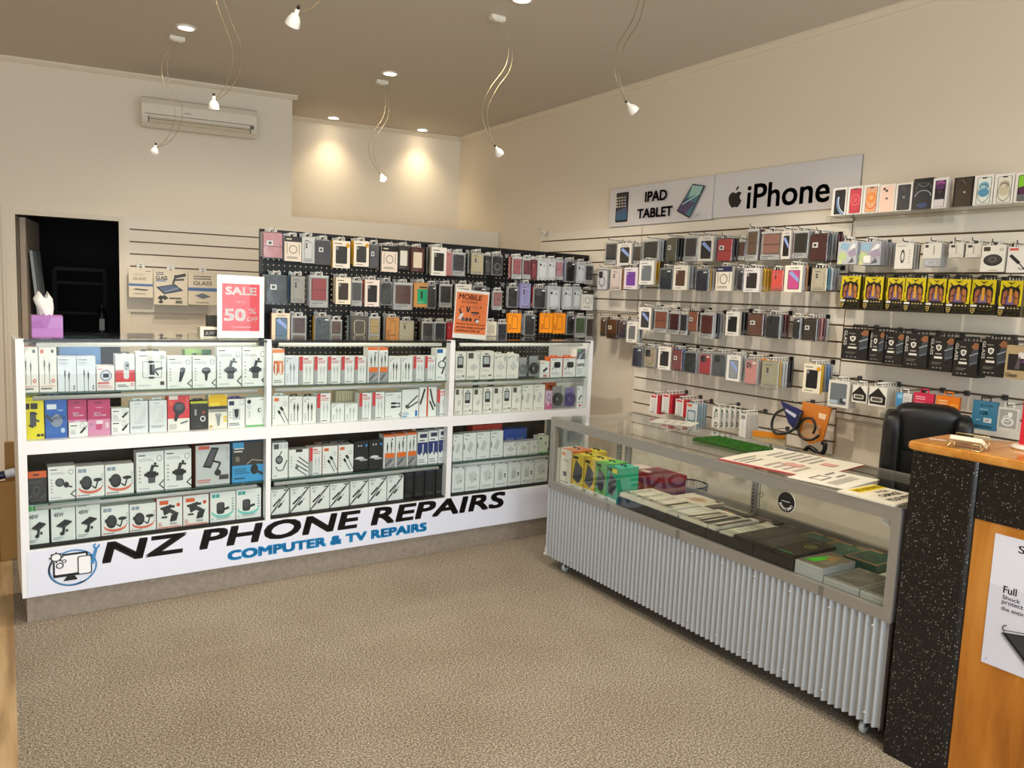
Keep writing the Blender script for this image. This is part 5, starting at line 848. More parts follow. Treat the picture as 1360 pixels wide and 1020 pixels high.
# row of cables low on the wall
RWX = lambda bb, d: (bb, d)
def cardpack(F, L, bb, name, label, group, items, col, side, nb=0, th=.016, backcol=None, cat='accessory pack', tabcol='dcdad4', pitch=.024, bl=None, hook=True, hl=None):
    x0, y0, x1, y1 = bb; ym = (y0+y1)/2; xm = (x0+x1)/2; a = F.hit(x0, ym, -L)[0]; b = F.hit(x1, ym, -L)[0]; zt = F.hit(xm, y0, -L)[1]; zb = F.hit(xm, y1, -L)[1]; w, h = b-a, zt-zb-.022; xc = (a+b)/2
    def one(y, dz=0, c=None):
        mb = MB().box((-w/2, 0, 0), (w/2, th, h), c or col, side, side); art(mb, items, -w/2, 0, w, h)
        o = mb.build('hanging_'+name, 'print', None, F.w(xc, y, zb+dz), F.rz); hang_tab(w, h, tabcol, o); return o
    tag(one(-L), label, cat, group)
    for k in range(nb):
        y = -L+th+.006+k*pitch
        if y+th > -.026: break
        tag(one(y, 0, backcol), f'{ORD[k]} pack hanging behind the '+(bl or label), cat, group)
    if hook:
        hk = MB().tube([(0, 0, 0), (0, -L+.01, 0), (0, -L+.003, .003), (0, -L, .014)], .0024, '1c1c1c', 6); hk.box((-.013, -.004, -.016), (.013, 0, .01), '4a4a4a')
        tag(hk.build('display_hook', 'plastic', None, F.w(xc, -.021, zt-.0095), F.rz), 'dark hook holding the '+(hl or bl or label), 'hook', 'hooks for accessory packs on the long wall')
    return w, h
redc = [('r', .72, 0, 1, 1, 'b8202c'), ('r', .1, .84, .6, .95, 'd04a50'), ('l', .3, .1, .3, .78, .06, 'c0c2c4'), ('l', .5, .1, .5, .78, .06, 'c0c2c4'), ('x', .1, .03, .6, .1, 1, '777')]
for k, bb in enumerate(((863, 520, 877, 549), (879, 519, 893, 549), (897, 526, 912, 553))):
    cardpack(FR, .2, bb, 'cable_pack', f'white cable pack with red edge, {ORD[k]} of three above the case top', 'red edged cable packs low on the wall', redc, 'e6e2de', 'b02430', 4, bl=f'{ORD[k]} red edged cable pack', th=.02, pitch=.03)
cardpack(FR, .2, (911, 531, 926, 566), 'earphone_pack', 'pale blue earphone pack beside the red edged cables', None, [('r', .1, .84, .5, .95, 'e07040'), ('q', .15, .2, .85, .7, .1, '5a7a90'), ('q', .22, .26, .78, .64, .1, 'c8d4da')], 'd4dadc', '7a98a8', 3, bl='pale blue earphone pack')
cable_it = [('e', .5, .84, .16, .09, '3c6a48'), ('o', .55, .16, .22, .12, .1, '333'), ('l', .3, .4, .3, .8, .08, '2a2a2a'), ('x', .4, .5, .8, .75, 3, '999')]
for k in range(5):
    cardpack(FR, .22-.03*k, (946+7*k, 536+.8*k, 956+7*k, 568-.2*k), 'cable_pack', f'white and green cable pack, {ORD[k]} in the fan above the grass mat', 'fan of white cable packs', cable_it, 'e6e4de', 'c8c8c2', 0, th=.012, hook=(k == 0), hl='fan of white cable packs')
cardpack(FR, .22, (982, 545, 991, 582), 'cable_pack', 'tall white cable pack behind the grass mat', 'tall white cable packs', [('l', .5, .1, .5, .9, .1, 'c4c4c0'), ('r', .2, .8, .8, .95, '8a8a88')], 'e4e2dc', 'cfcdc6', 4, bl='tall white cable pack')
# headset cables and bags by the panel edge
def coil(F, L, pts, r, col, name, label, cat):
    P = [F.w(*(lambda q: (q[0], -L, q[1]))(F.hit(px, py, -L))) for px, py in pts]; o = P[0]
    return tag(MB().tube([p-o for p in catmull(P)], r, col, 8).build(name, 'plastic', None, o), label, cat)
def bag(F, L, pts, label, col, name='hanging_bag', mat='plastic', parts=()):
    P = [F.hit(px, py, -L) for px, py in pts]; zb = min(p[1] for p in P); xc = sum(p[0] for p in P)/len(P)
    Q = [(x-xc, z-zb) for x, z in P]
    t = empty(name, F.w(xc, -L, zb), F.rz); tag(t, label, 'bag')
    recalc(MB().prism(Q, 0, .012, col, 'y').build('bag_front', mat, t))
    for nm, pp, c in parts:
        R_ = [F.hit(px, py, -L) for px, py in pp]; mb = MB().prism([(x-xc, z-zb) for x, z in R_], -.002, -.0003, c, 'y'); recalc(mb.build(nm, 'print', t))
    hk = MB().tube([(0, 0, 0), (0, -L+.02, 0), (0, -L+.015, .012)], .0024, '1c1c1c', 6); hk.box((-.013, -.004, -.016), (.013, 0, .01), '4a4a4a')
    zt = max(p[1] for p in P); tag(hk.build('display_hook', 'plastic', None, F.w(xc, -.021, zt+.004), F.rz), 'dark hook over the '+label.split(' hanging')[0], 'hook', 'hooks for accessory packs on the long wall')
    return t
bag(FR, .17, [(1066, 533), (1104, 542), (1092, 586), (1076, 590), (1060, 580)], 'orange plastic cable bag hanging at the panel edge', 'd07a2c', parts=(('clear_window', [(1068, 560), (1090, 566), (1084, 586), (1064, 578)], 'c8a078'), ('print_lines', [(1088, 548), (1098, 551), (1096, 558), (1087, 555)], 'f0d0a8')))
bag(FR, .19, [(1000, 571), (1043, 576), (1042, 600), (998, 594)], 'clear parts bag with orange header hanging by the grass mat', 'b8a888', parts=(('header_card', [(1000, 571.5), (1043, 576.5), (1042.5, 584), (999.5, 579)], 'dc8a1e'),))
bag(FR, .2, [(1037, 533), (1066, 546), (1056, 572), (1047, 562)], 'navy wedge shaped cable sleeve hanging before the panel', '23275c', parts=(('lettering_block', [(1041, 541), (1058, 551), (1056, 555), (1042, 545)], 'c8cade'),))
coil(FR, .215, [(1064, 548), (1058, 566), (1045, 575), (1030, 575), (1025, 565), (1030, 550), (1042, 543)], .008, '2c2b2a', 'hanging_power_cable', 'thick black cable looped under the navy sleeve', 'cable')
coil(FR, .205, [(1088, 578), (1078, 584), (1066, 582), (1060, 570), (1066, 558), (1078, 556), (1083, 566), (1080, 576)], .007, '1f1e1d', 'hanging_power_cable', 'black cable coiled against the orange bag', 'cable')
for k, pp in enumerate((((1068, 600), (1074, 594), (1082, 598), (1086, 604)), ((1088, 604), (1094, 600), (1096, 590), (1092, 588)))):
    coil(FR, .18, pp, .013, '141414', 'hanging_cable_adapter', ('black adapter plug lying low beside the panel edge', 'black plug end hanging at the panel edge')[k], 'adapter')
# ================================================================== signs and handset boxes on the long wall
def board(bb, L, th, label, items, col, side):
    (xa, ya), (xb, yb), y0b, y1b = bb
    a, z1 = FR.hit(xa, ya, -L); b, z1b = FR.hit(xb, yb, -L); z0 = FR.hit(xa, y0b, -L)[1]; z1 = (z1+z1b)/2; w, h = b-a, z1-z0
    mb = MB().box((0, 0, 0), (w, th, h), col, side, side); art(mb, items, 0, 0, w, h, 0, .0005)
    return tag(mb.build('wall_sign', 'print', None, FR.w(a, -L, z0), FR.rz), label, 'sign')
apple = [(.5,.70),(.58,.74),(.68,.77),(.78,.75),(.88,.67),(.80,.60),(.77,.50),(.80,.40),(.90,.33),(.86,.22),(.78,.10),(.70,.02),(.62,.0),(.5,.04),(.38,.0),(.30,.02),(.2,.10),(.1,.25),(.05,.42),(.07,.58),(.15,.70),(.27,.77),(.40,.75)]
leaf = [(.5,.80),(.52,.90),(.6,.98),(.68,1.0),(.68,.92),(.62,.83),(.54,.79)]
fx = lambda P, u0, v0, u1, v1: [(u0+a*(u1-u0), v0+b*(v1-v0)) for a, b in P]
icons = [('r', .075+.03*i, .50+.075*j, .095+.03*i, .545+.075*j, c) for j in range(4) for i, c in enumerate(('d8c8b8', 'a8b8a0', 'c8a8a0', '9aa8c0'))]
board(((811, 253), (949, 231.8), 301.8, 290), .024, .018, 'white tablet sign with two tablets on the long wall', [
 ('q', .07, .11, .205, .89, .012, '17171a'), ('q', .08, .17, .195, .84, .004, '33242a'), ('r', .08, .17, .195, .40, '3a6288'), ('p', [(.08,.3),(.195,.36),(.195,.5),(.08,.42)], '4a5a78')] + icons + [
 ('t', 'IPAD', .385, .56, .60, .82, .035, 0, '141414'), ('t', 'TABLET', .315, .16, .66, .40, .035, 0, '141414'),
 ('p', [(.70,.26),(.82,.06),(.94,.78),(.83,.86)], '1c2428'), ('p', [(.712,.27),(.82,.1),(.925,.77),(.83,.83)], '4a7a84'), ('p', [(.712,.27),(.78,.165),(.87,.42),(.76,.5)], '55486a'), ('p', [(.80,.55),(.9,.62),(.925,.77),(.83,.83)], '9ac0b8'), ('e', .79, .47, .025, .06, '3a3a5a'), ('l', .75, .4, .9, .62, .008, 'a8d0d4'), ('p', [(.82,.06),(.9,.12),(.92,.2),(.86,.14)], 'c8c4ca')], 'd8d4d6', 'a8a4a2')
board(((950, 231.5), (1146, 206), 289.5, 277), .011, .009, 'wide white handset sign with black fruit emblem on the long wall', [
 ('p', fx(apple, .115, .20, .235, .66), '161414'), ('p', fx(leaf, .115, .22, .235, .68), '161414'), ('t', 'iPhone', .265, .14, .825, .68, .018, 0, '161414')], 'd8d4d6', '6a6662')
# acrylic shelf in two lengths
SL = .2; zs = FR.hit(1097, 288, -SL)[1]; xs = [FR.hit(q, 286, -SL)[0] for q in (1097, 1234)]+[FR.hit(1364, 277, -SL)[0]+.05]
for k in range(2):
    t = empty('acrylic_shelf', FR.w(xs[k], 0, zs), FR.rz); w = xs[k+1]-xs[k]-.004
    tag(t, ('clear acrylic wall shelf holding the smaller white handset boxes', 'clear acrylic wall shelf holding the brown and the cream handset boxes')[k], 'shelf')
    MB().box((0, -SL, 0), (w, -.021, .004), 'fff').build('shelf_plate', 'acrylic', t); MB().box((0, -.025, .004), (w, -.021, .05), 'fff').build('back_lip', 'acrylic', t); MB().box((0, -SL, -.03), (w, -SL+.004, 0), 'fff').build('front_lip', 'acrylic', t)
    for x in (.02, w-.03): MB().box((x, -SL+.01, -.05), (x+.006, -.021, 0), 'fff').build('bracket', 'acrylic', t)
def ph(scr, col='18181b', edge='f1efeb'): return [('q', .16, .05, .9, .92, .07, '1a1a1c'), ('q', .185, .06, .875, .91, .06, scr), ('r', .4, .875, .66, .91, '1a1a1c')]
arc = lambda c, n=3: [('o', .5, .3, .3-.08*i, (.3-.08*i)*.55, .035, c) for i in range(n)]
HB = [
 ((1105, 1124), 249.5, 'white box with black screen and blue arcs', ph('16161c')+[('o', .95, .5, .62, .5, .08, 160, 262, '7aa0d0'), ('o', 1.05, .55, .62, .5, .05, 165, 262, 'dfe6f0')], 'ece8e2'),
 ((1125, 1145), 247.5, 'white box with red screen', ph('d0384a')+[('o', .54, .52, .3, .2, .05, 'e8707a'), ('e', .54, .52, .14, .09, 'e05a60'), ('o', .54, .3, .34, .2, .04, 180, 360, 'b02838')], 'ece8e2'),
 ((1146, 1166.5), 245.5, 'white box with orange screen', ph('e8a878')+[('e', .54, .55, .3, .18, 'f08a3a'), ('o', .54, .35, .34, .2, .06, 180, 360, 'e8602c'), ('e', .54, .55, .14, .08, 'f4b060')], 'ece8e2'),
 ((1167.5, 1188), 245, 'white box with peach handset back', [('q', .08, .03, .92, .95, .07, 'f2cfba'), ('e', .3, .84, .09, .045, '2a2022'), ('e', .46, .77, .09, .045, '2a2022'), ('p', fx(apple, .4, .46, .6, .55), '4a3030')], 'efe4da'),
 ((1189, 1211), 243.5, 'white box with black handset back', [('q', .12, .04, .9, .95, .07, '232427'), ('e', .34, .85, .09, .05, '3f4248'), ('e', .5, .78, .09, .05, '3f4248'), ('p', fx(apple, .42, .46, .62, .56), '8a8c90')], 'ece8e2'),
 ((1212, 1237), 237, 'larger black box with silver arcs', [('o', .55, .85, .3, .12, .05, 180, 360, '77787c'), ('o', .55, .66, .42, .2, .05, 0, 180, '55565a'), ('o', .55, .42, .44, .2, .05, 0, 180, 'a8aaae'), ('e', .55, .16, .22, .07, '2a3a6a'), ('o', .55, .18, .26, .1, .03, 180, 360, '5a7ab8')], '17171a'),
 ((1238, 1257), 236.5, 'thick white box with purple screen', ph('1a1420')+[('e', .53, .82, .32, .1, '9a4a90'), ('e', .53, .72, .3, .1, '5a2a60'), ('q', .185, .06, .875, .3, .06, 'd8d0d4'), ('o', .53, .56, .12, .03, .03, 180, 360, 'c08a70')], 'ece8e2'),
 ((1266, 1292), 235.5, 'dark brown box with bronze handset back', [('q', .1, .03, .92, .97, .04, '463a32'), ('q', .36, .78, .62, .92, .06, '2e2620'), ('e', .44, .88, .05, .03, '8a7a6a'), ('e', .54, .82, .05, .03, '8a7a6a'), ('p', fx(apple, .5, .46, .66, .54), 'c8b8a4')], '1f1a17'),
 ((1293, 1318.5), 232.5, 'white box with blue rings', ph('e6ece4')+[('e', .53, .64, .26, .13, '7ab0c8'), ('e', .53, .42, .28, .14, '5a98b8'), ('o', .53, .4, .32, .3, .02, '3a4a4a'), ('e', .48, .6, .14, .06, 'a8d0d8')], 'ece8e2'),
 ((1320, 1346), 231, 'white box with cream rings', ph('e6e2d4')+[('e', .53, .64, .26, .13, 'b8aa90'), ('e', .53, .42, .28, .14, 'd0c4a8'), ('o', .53, .4, .32, .3, .02, '4a463c'), ('e', .48, .6, .14, .06, 'dcd4c0')], 'ece8e2'),
 ((1347.5, 1372), 229, 'white box with green and purple screen', ph('2a1a2c')+[('p', [(.2,.5),(.87,.6),(.87,.9),(.2,.9)], '8ac83a'), ('e', .5, .4, .3, .12, '5a2a50'), ('q', .185, .06, .875, .28, .06, '6a6a6c')], 'ece8e2'),
]
for k, (xx, yt, d, a_, c) in enumerate(HB):
    carton(FR, xx[0], xx[1], yt, zs+.0045, -.17, .05 if k != 6 else .045, 'handset_box', d+f' on the acrylic shelf', 'handset boxes on the acrylic shelf', a_, c, side='e6e0d6' if c[0] == 'e' else '1c1a1a', cat='phone box')
# ------------------------------------------------------------------ right-hand stock
def gp(bb, L, name, what, items, col, side, nb=0, **kw): return cardpack(FR, L, bb, name, kw.pop('label', what), kw.pop('group', None), items, col, side, nb, bl=kw.pop('bl', what), **kw)
holo = [('p', [(0,.3),(.4,.1),(.5,.4),(.2,.6)], 'b8c890'), ('p', [(.5,.5),(.9,.7),(1,.4),(.7,.3)], 'a090a8'), ('p', [(.1,.7),(.5,.6),(.6,.9),(.2,.95)], '8ab0c8'), ('p', [(.6,.05),(.9,.1),(.8,.3)], '5a5a5c'), ('p', [(.05,.02),(.3,.02),(.15,.25)], 'd8d890'), ('p', [(.55,.6),(.8,.9),(.95,.85),(.9,.7)], 'e0e0e4')]
gp((1113, 315, 1138, 351), .21, 'foil_pouch', 'silver rainbow foil pouch at the panel edge', holo, 'b8bac0', '9a9ca2', 1)
gp((1139, 315, 1170, 352), .19, 'foil_pouch', 'wide silver rainbow foil pouch', holo[::-1]+[('r', .3, .1, .6, .4, 'e8e4e0')], 'a8aab2', '9a9ca2', 4, pitch=.03)
gp((1189, 318, 1213, 357), .22, 'earphone_pack', 'white earphone pack leaning by the foil pouches', [('o', .42, .5, .12, .28, .05, '3a3a3c'), ('x', .75, .2, .85, .8, 5, '9a9a9a'), ('r', .1, .9, .6, .94, '999')], 'd8d4ca', '77756f', 2)
gp((1226, 317, 1250, 354), .2, 'cable_pack', 'white card over a clear bag of cable', [('r', 0, .36, 1, 1, 'd6d2c8'), ('r', .1, .82, .28, .94, '3a3632'), ('l', .6, .5, .6, .9, .05, '8a8a88'), ('o', .5, .18, .3, .1, .06, 'c8c8d8')], 'a8a8a8', '9a9a9a', 2)
gp((1261, 317, 1280, 342), .2, 'cable_pack', 'small white cable card before the foil row end', [('r', .12, .72, .4, .9, '3a3632'), ('l', .5, .3, .5, .85, .05, '888'), ('o', .5, .14, .4, .12, .04, 'aaa')], 'd4d0c6', 'a8a49a', 1)
gp((1283, 317, 1304, 342), .2, 'cable_pack', 'small white cable card beside the black disc box', [('r', .12, .72, .4, .9, '3a3632'), ('l', .5, .3, .5, .85, .05, '888'), ('o', .5, .14, .4, .12, .04, 'aaa')], 'd8d4ca', 'a8a49a', 1)
gp((1303.5, 319, 1335, 361), .21, 'charging_pad_box', 'white box picturing a black charging disc', [('r', .08, .78, .36, .94, '4a4238'), ('e', .5, .44, .4, .22, '2b2a2a'), ('e', .5, .47, .34, .17, '3f3e3e'), ('o', .5, .46, .16, .09, .03, '8a8886'), ('r', .35, .05, .75, .08, 'b4a894'), ('o', .84, .84, .08, .05, .02, '777')], 'e0dcd2', 'a8a498', 1)
gp((1338, 321, 1366, 362), .2, 'adapter_box', 'white box picturing a black adapter stick', [('r', .08, .86, .5, .95, 'd0504a'), ('l', .14, .68, .6, .36, .16, '26262a'), ('l', .6, .36, .9, .1, .05, '2a2a2e'), ('o', .72, .2, .14, .08, .04, 180, 360, '333')], 'e0dcd6', 'a8a498', 1)
priv = [('r', 0, 0, 1, .3, '1b1812'), ('q', .08, .28, .9, .82, .2, '16130f'), ('p', [(.14,.34),(.3,.34),(.4,.7),(.3,.76),(.16,.66)], '9a5a3e'), ('p', [(.3,.34),(.7,.34),(.62,.6),(.5,.52),(.38,.6)], '6a5a8a'), ('p', [(.66,.34),(.86,.34),(.84,.66),(.7,.76),(.6,.66)], 'a86a3a'), ('p', [(.42,.4),(.58,.4),(.56,.78),(.44,.78)], 'c89030'), ('l', .3, .34, .36, .74, .03, '1a1612'), ('l', .7, .34, .64, .74, .03, '1a1612'), ('l', .2, .5, .36, .56, .03, '1a1612'), ('l', .64, .56, .82, .5, .03, '1a1612'), ('p', [(.1,.92),(.3,.8),(.5,.86),(.7,.8),(.9,.92),(.76,.72),(.5,.78),(.24,.72)], '17140e'), ('p', [(.3,.98),(.5,.93),(.7,.98),(.5,.89)], '26200e'),
        ('p', [(0,.34),(.06,.5),(0,.6)], 'e0c814'), ('p', [(1,.34),(.9,.46),(1,.56)], 'e0c814'), ('r', .02, .22, .3, .28, 'd8d4d0'), ('e', .45, .24, .04, .02, 'c8b070'), ('e', .6, .24, .04, .02, 'c8b070'), ('e', .75, .24, .04, .02, 'c8b070'), ('e', .9, .24, .04, .02, 'c8b070'), ('p', [(.03,.18),(.25,.18),(.23,.08),(.14,.02),(.05,.08)], 'b8a050'), ('p', [(.06,.16),(.22,.16),(.2,.09),(.14,.05),(.08,.09)], '2a2418'), ('l', .1, .11, .19, .12, .03, 'd8c070'), ('t', 'PRIVACY', .36, .06, .94, .155, .008, 0, 'd8bc28')]
for k, bb in enumerate(((1117, 361, 1142, 410), (1148, 362, 1172.5, 411), (1178, 363, 1201, 412), (1202, 363, 1228.5, 414), (1231, 364, 1256, 415), (1258, 364.5, 1288, 417), (1290, 365, 1322, 418), (1327.5, 366, 1357.5, 421))):
    gp(bb, .2+.012*(k % 2), 'protector_box', f'{ORD[k]} yellow privacy box', priv, 'cdb914', '3a3410', 2, th=.022, pitch=.03, label=f'yellow and black privacy screen box, {ORD[k]} along its row', group='yellow privacy screen boxes', tabcol='2a2a2a')
blk = [('v', 'GLASS', .05, .46, .17, .93, .01, 'dedad2'), ('x', .24, .82, .56, .87, 1, '9a968e'), ('p', [(.28,.74),(.4,.77),(.52,.74),(.5,.64),(.4,.58),(.3,.64)], 'e4e0d8'), ('p', [(.33,.72),(.4,.74),(.47,.72),(.46,.66),(.4,.62),(.34,.66)], '77736c'), ('x', .28, .46, .54, .54, 1, 'a8a49c'), ('r', .24, .36, .58, .42, 'dedad0'), ('x', .16, .18, .62, .26, 2, '77736c'), ('r', .2, .08, .28, .1, 'aaa'), ('r', .36, .08, .44, .1, 'aaa'), ('r', .52, .08, .6, .1, 'aaa'),
       ('p', [(.7,.86),(.84,.98),(1,.96),(1,.8),(.82,.78)], '8a5a3c'), ('p', [(.66,.5),(.78,.78),(1,.8),(1,.4),(.7,.3)], '3a4048'), ('l', .66, .6, 1, .7, .04, '9aa0a8'), ('l', .72, .38, 1, .44, .03, '77808a')]
for k, bb in enumerate(((1119, 431, 1153, 478), (1155, 434, 1174, 481), (1172.5, 436, 1200, 484), (1200.5, 438, 1232, 488), (1234, 441, 1266, 493), (1266.5, 447, 1299, 501), (1302, 444, 1336.5, 500))):
    gp(bb, .2+.014*(k % 2), 'protector_box', f'{ORD[k]} black glass box', blk, '1d1a18', '141312', 2, th=.024, pitch=.03, label=f'black glass screen protector box, {ORD[k]} along its row', group='black glass screen protector boxes', tabcol='2a2a2a')
gp((1335.5, 452, 1368, 504), .215, 'protector_box', 'tan and black box ending the black row', [('r', .1, .26, 1, .74, '231f1e'), ('r', .52, .62, .85, .8, 'd8d4d0'), ('p', [(.4,.3),(.62,.3),(.6,.7),(.5,.6)], '5a5052'), ('p', [(.62,.5),(.9,.7),(.95,.5)], '6a3a78'), ('t', 'Glass', .06, .06, .55, .18, .006, 0, '4a3a28')], 'b09a74', '8a7654', 1, tabcol='2a2a2a')
gp((1100, 500, 1128, 541), .2, 'cable_pack', 'white framed pack with grey tray at the panel edge', [('q', .1, .1, .88, .9, .04, '6a7278'), ('r', .6, .16, .84, .34, '33363a'), ('r', .12, .12, .5, .26, 'a8b8c8'), ('e', .82, .3, .1, .06, 'c8ccd0')], 'dcd8d0', 'c8c4bc', 2)
fold = [('p', [(0,.5),(.5,.95),(.95,.5),(.95,.1),(.1,.1)], '1f1b18'), ('q', .12, .22, .78, .46, .06, 'd6d2ca'), ('q', .2, .27, .72, .42, .04, '55504a'), ('p', [(.5,1),(1,1),(1,.5)], 'e4e0d8')]
gp((1132, 506, 1152, 535), .2, 'earphone_pack', 'white and black earphone card beside the grey tray pack', fold, 'e2ded6', 'c4c0b8', 1)
gp((1154, 508, 1178, 540), .2, 'earphone_pack', 'wide white and black earphone card', fold, 'e2ded6', 'c4c0b8', 5, pitch=.024)
gp((1190, 516, 1211, 541), .19, 'sim_pack', 'blue and white card pack behind the chair top', [('r', 0, .0, .45, 1, '4a90c0'), ('r', .1, .6, .4, .9, '8ac0e0'), ('x', .5, .2, .9, .8, 4, 'b8b8b8')], 'dcd8d4', 'b8b4b0')
gp((1213, 516, 1240, 546), .19, 'sim_pack', 'crimson card pack above the chair', [('x', .1, .6, .6, .84, 2, 'f0b0c0'), ('q', .1, .1, .6, .5, .04, 'e87a92')], 'd02c50', 'a82040', tabcol='d02c50')
gp((1243, 520, 1274, 556), .19, 'sim_pack', 'orange card pack above the chair', [('x', .1, .6, .5, .84, 2, 'f4d0a0'), ('r', .6, .2, .95, .7, 'f09a3a')], 'e87a18', 'b85c10', tabcol='e87a18')
gp((1291, 526, 1324, 571), .2, 'memory_card_pack', 'teal blue memory card pack', [('t', 'EVO Plus', .34, .80, .82, .89, .006, .15, 'dce6ea'), ('x', .3, .68, .7, .74, 1, '9ac0d0'), ('t', '128', .34, .53, .64, .64, .008, 0, '1f3a4a'), ('r', .5, .26, .82, .42, 'dce0e0'), ('x', .55, .29, .78, .39, 3, '333'), ('x', .2, .3, .4, .36, 1, 'c8d4da'), ('t', 'SAMSUNG', .1, .07, .86, .16, .008, 0, 'e8ecee')], '3a7898', '2a5a74', tabcol='2a2a2a')
gp((1325, 535, 1353, 571), .19, 'cable_pack', 'clear pack with coiled white cable', [('q', .1, .08, .92, .92, .05, 'a4a29e'), ('o', .5, .36, .3, .2, .1, 'e6e4e0'), ('o', .46, .5, .2, .16, .07, 'd8d6d2'), ('r', .5, .6, .7, .8, 'eceae6')], 'd8d4cc', 'b8b4ac')
# small camera high in the corner
cx_, cz_ = FR.hit(727, 311, -.03); t = empty('security_camera', FR.w(cx_, 0, cz_), FR.rz); tag(t, 'small white camera on the long wall above the short pegboard', 'camera')
MB().lathe([(.03, 0), (.03, .012), (.012, .016)], 'd8d2c4', 14, mtx=Matrix.Rotation(PI/2, 4, 'X')).build('wall_plate', 'plastic', t); MB().tube([(0, -.015, 0), (-.01, -.05, .015)], .006, 'c8c2b4', 8).build('arm', 'plastic', t)
mt = Matrix.Translation((-.025, -.06, .02)) @ Matrix.Rotation(math.radians(-65), 4, 'Y'); MB().lathe([(.014, -.03), (.018, -.02), (.018, .03), (.014, .035)], 'e0dace', 14, mtx=mt).build('body', 'plastic', t); MB().lathe([(.013, .035), (.013, .042), (.006, .0425)], '141414', 14, mtx=mt).build('lens', 'plastic', t)
# ================================================================== glass display case
LK, DK, ZT = 2.24, .63, .936
ks = empty('glass_case', FK.o, FK.rz); tag(ks, 'long aluminium glass display case with corrugated grey front on castors', 'display case')
def kb(name, lo, hi, mat='alu', col='fff'): return MB().box(lo, hi, col).build(name, mat, ks)
mb = MB(); n = 70*8; P0 = []
for i in range(n+1):
    x = .004+(LK-.008)*i/n; P0.append((x, .0115-.0105*math.cos(2*PI*i/8)))
vs = [(x, y, .072) for x, y in P0]+[(x, y, .502) for x, y in P0]
mb.add(vs, [[i, i+1, n+2+i, n+1+i] for i in range(n)], 'fff', True)
for z in (.465, .115):
    for i in range(12):
        x = .08+.19*i; mb.lathe([(.0055, 0), (.005, .003), (.001, .004)], 'fff', 8, mtx=Matrix.Translation((x, .002, z)) @ Matrix.Rotation(PI/2, 4, 'X'))
mb.build('corrugated_panel', 'corr', ks)
kb('carcass', (.004, .024, .072), (LK-.004, DK-.01, .53), 'matte', '8f8d88')
for x0, x1 in ((0, .036), (LK-.036, LK)):
    for y0, y1 in ((0, .036), (DK-.03, DK)): kb('corner_post', (x0, y0, .502 if y0 == 0 else .072), (x1, y1, ZT))
kb('end_strip', (LK-.004, .012, .072), (LK+.002, DK-.01, .502), 'matte', '3a2a20')
kb('front_bottom_rail', (.0, -.002, .500), (LK, .024, .545)); kb('front_top_rail', (.036, 0, ZT-.05), (LK-.036, .03, ZT-.006)); kb('back_top_rail', (.036, DK-.025, ZT-.04), (LK-.036, DK, ZT-.006)); kb('back_bottom_rail', (.036, DK-.03, .531), (LK-.036, DK, .575))
for x0 in (0, LK-.036): kb('end_top_rail', (x0+.002, .036, ZT-.04), (x0+.034, DK-.03, ZT-.006)); kb('end_bottom_rail', (x0+.002, .036, .531), (x0+.034, DK-.03, .56))
kb('top_trim', (0, -.001, ZT-.006), (LK, .014, ZT+.0005)); kb('top_trim', (0, DK-.014, ZT-.006), (LK, DK+.001, ZT+.0005))
kb('deck', (.036, .026, .5305), (LK-.036, DK-.031, .541), 'matte', 'a59f92')
kb('front_glass', (.036, .010, .546), (LK-.036, .015, ZT-.05), 'glass'); kb('top_glass', (.002, .0145, ZT-.0055), (LK-.002, DK-.0145, ZT), 'glass'); kb('end_glass', (.012, .036, .56), (.017, DK-.03, ZT-.04), 'glass'); kb('end_glass', (LK-.017, .036, .56), (LK-.012, DK-.03, ZT-.04), 'glass')
kb('sliding_glass', (.036, DK-.014, .575), (LK/2+.03, DK-.009, ZT-.04), 'glass'); kb('sliding_glass', (LK/2-.03, DK-.022, .575), (LK-.036, DK-.017, ZT-.04), 'glass')
for px in (822.5, 1003): 
    x = FK.xat(px, .7, .585); u = kb('shelf_upright', (x-.014, .575, .541), (x+.014, .598, ZT-.04)); m2 = MB()
    for i in range(16): m2.box((x-.004, .5742, .56+.02*i), (x+.004, .575, .57+.02*i), '2a2a2a')
    m2.build('slot_row', 'matte', u)
xx = FK.xat(1010, .7, .6); MB().tube([(xx, .6, .58), (xx, .6, .88)], .002, '4a4640', 6).tube([(xx+.012*math.cos(a*PI/8)+.008, .6, .66+.014*math.sin(a*PI/8)) for a in range(17)], .0015, '6a655a', 5).build('lock_wire', 'metal', ks)
for x in (.14, LK-.10):
    for y in (.05, DK-.08):
        c = MB().box((x-.02, y-.02, .060), (x+.02, y+.02, .0715), '77787a').box((x-.014, y-.005, .03), (x-.010, y+.02, .062), '8a8b8d').box((x+.010, y-.005, .03), (x+.014, y+.02, .062), '8a8b8d').build('castor_fork', 'metal', ks)
        MB().lathe([(.008, -.009), (.026, -.008), (.027, 0), (.026, .008), (.008, .009)], 'b4b6b8', 16, mtx=Matrix.Translation((x, y+.008, .0275)) @ Matrix.Rotation(PI/2, 4, 'Y')).build('castor_wheel', 'plastic', c)
MB().box((-.008, .004, .07), (.01, .02, .12), 'e8e4dc').box((-.012, .0, .07), (-.008, .024, .085), 'e8e4dc').build('corner_clip', 'plastic', ks)
# clear tape scraps on the lower rail and a price tag in the corner
for px, py in ((808, 667), (900, 709), (1090, 786)):
    x, z = FK.hit(px, py, -.002); MB().box((x-.012, -.0028, .502), (x+.012, -.0022, .544), 'fff').build('tape_piece', 'sleeve', ks)
x, z = FK.hit(1180, 692, .02); MB().box((x-.02, .0165, z-.02), (x+.02, .0175, z+.02), 'c8c6c4').build('paper_tag', 'print', ks)
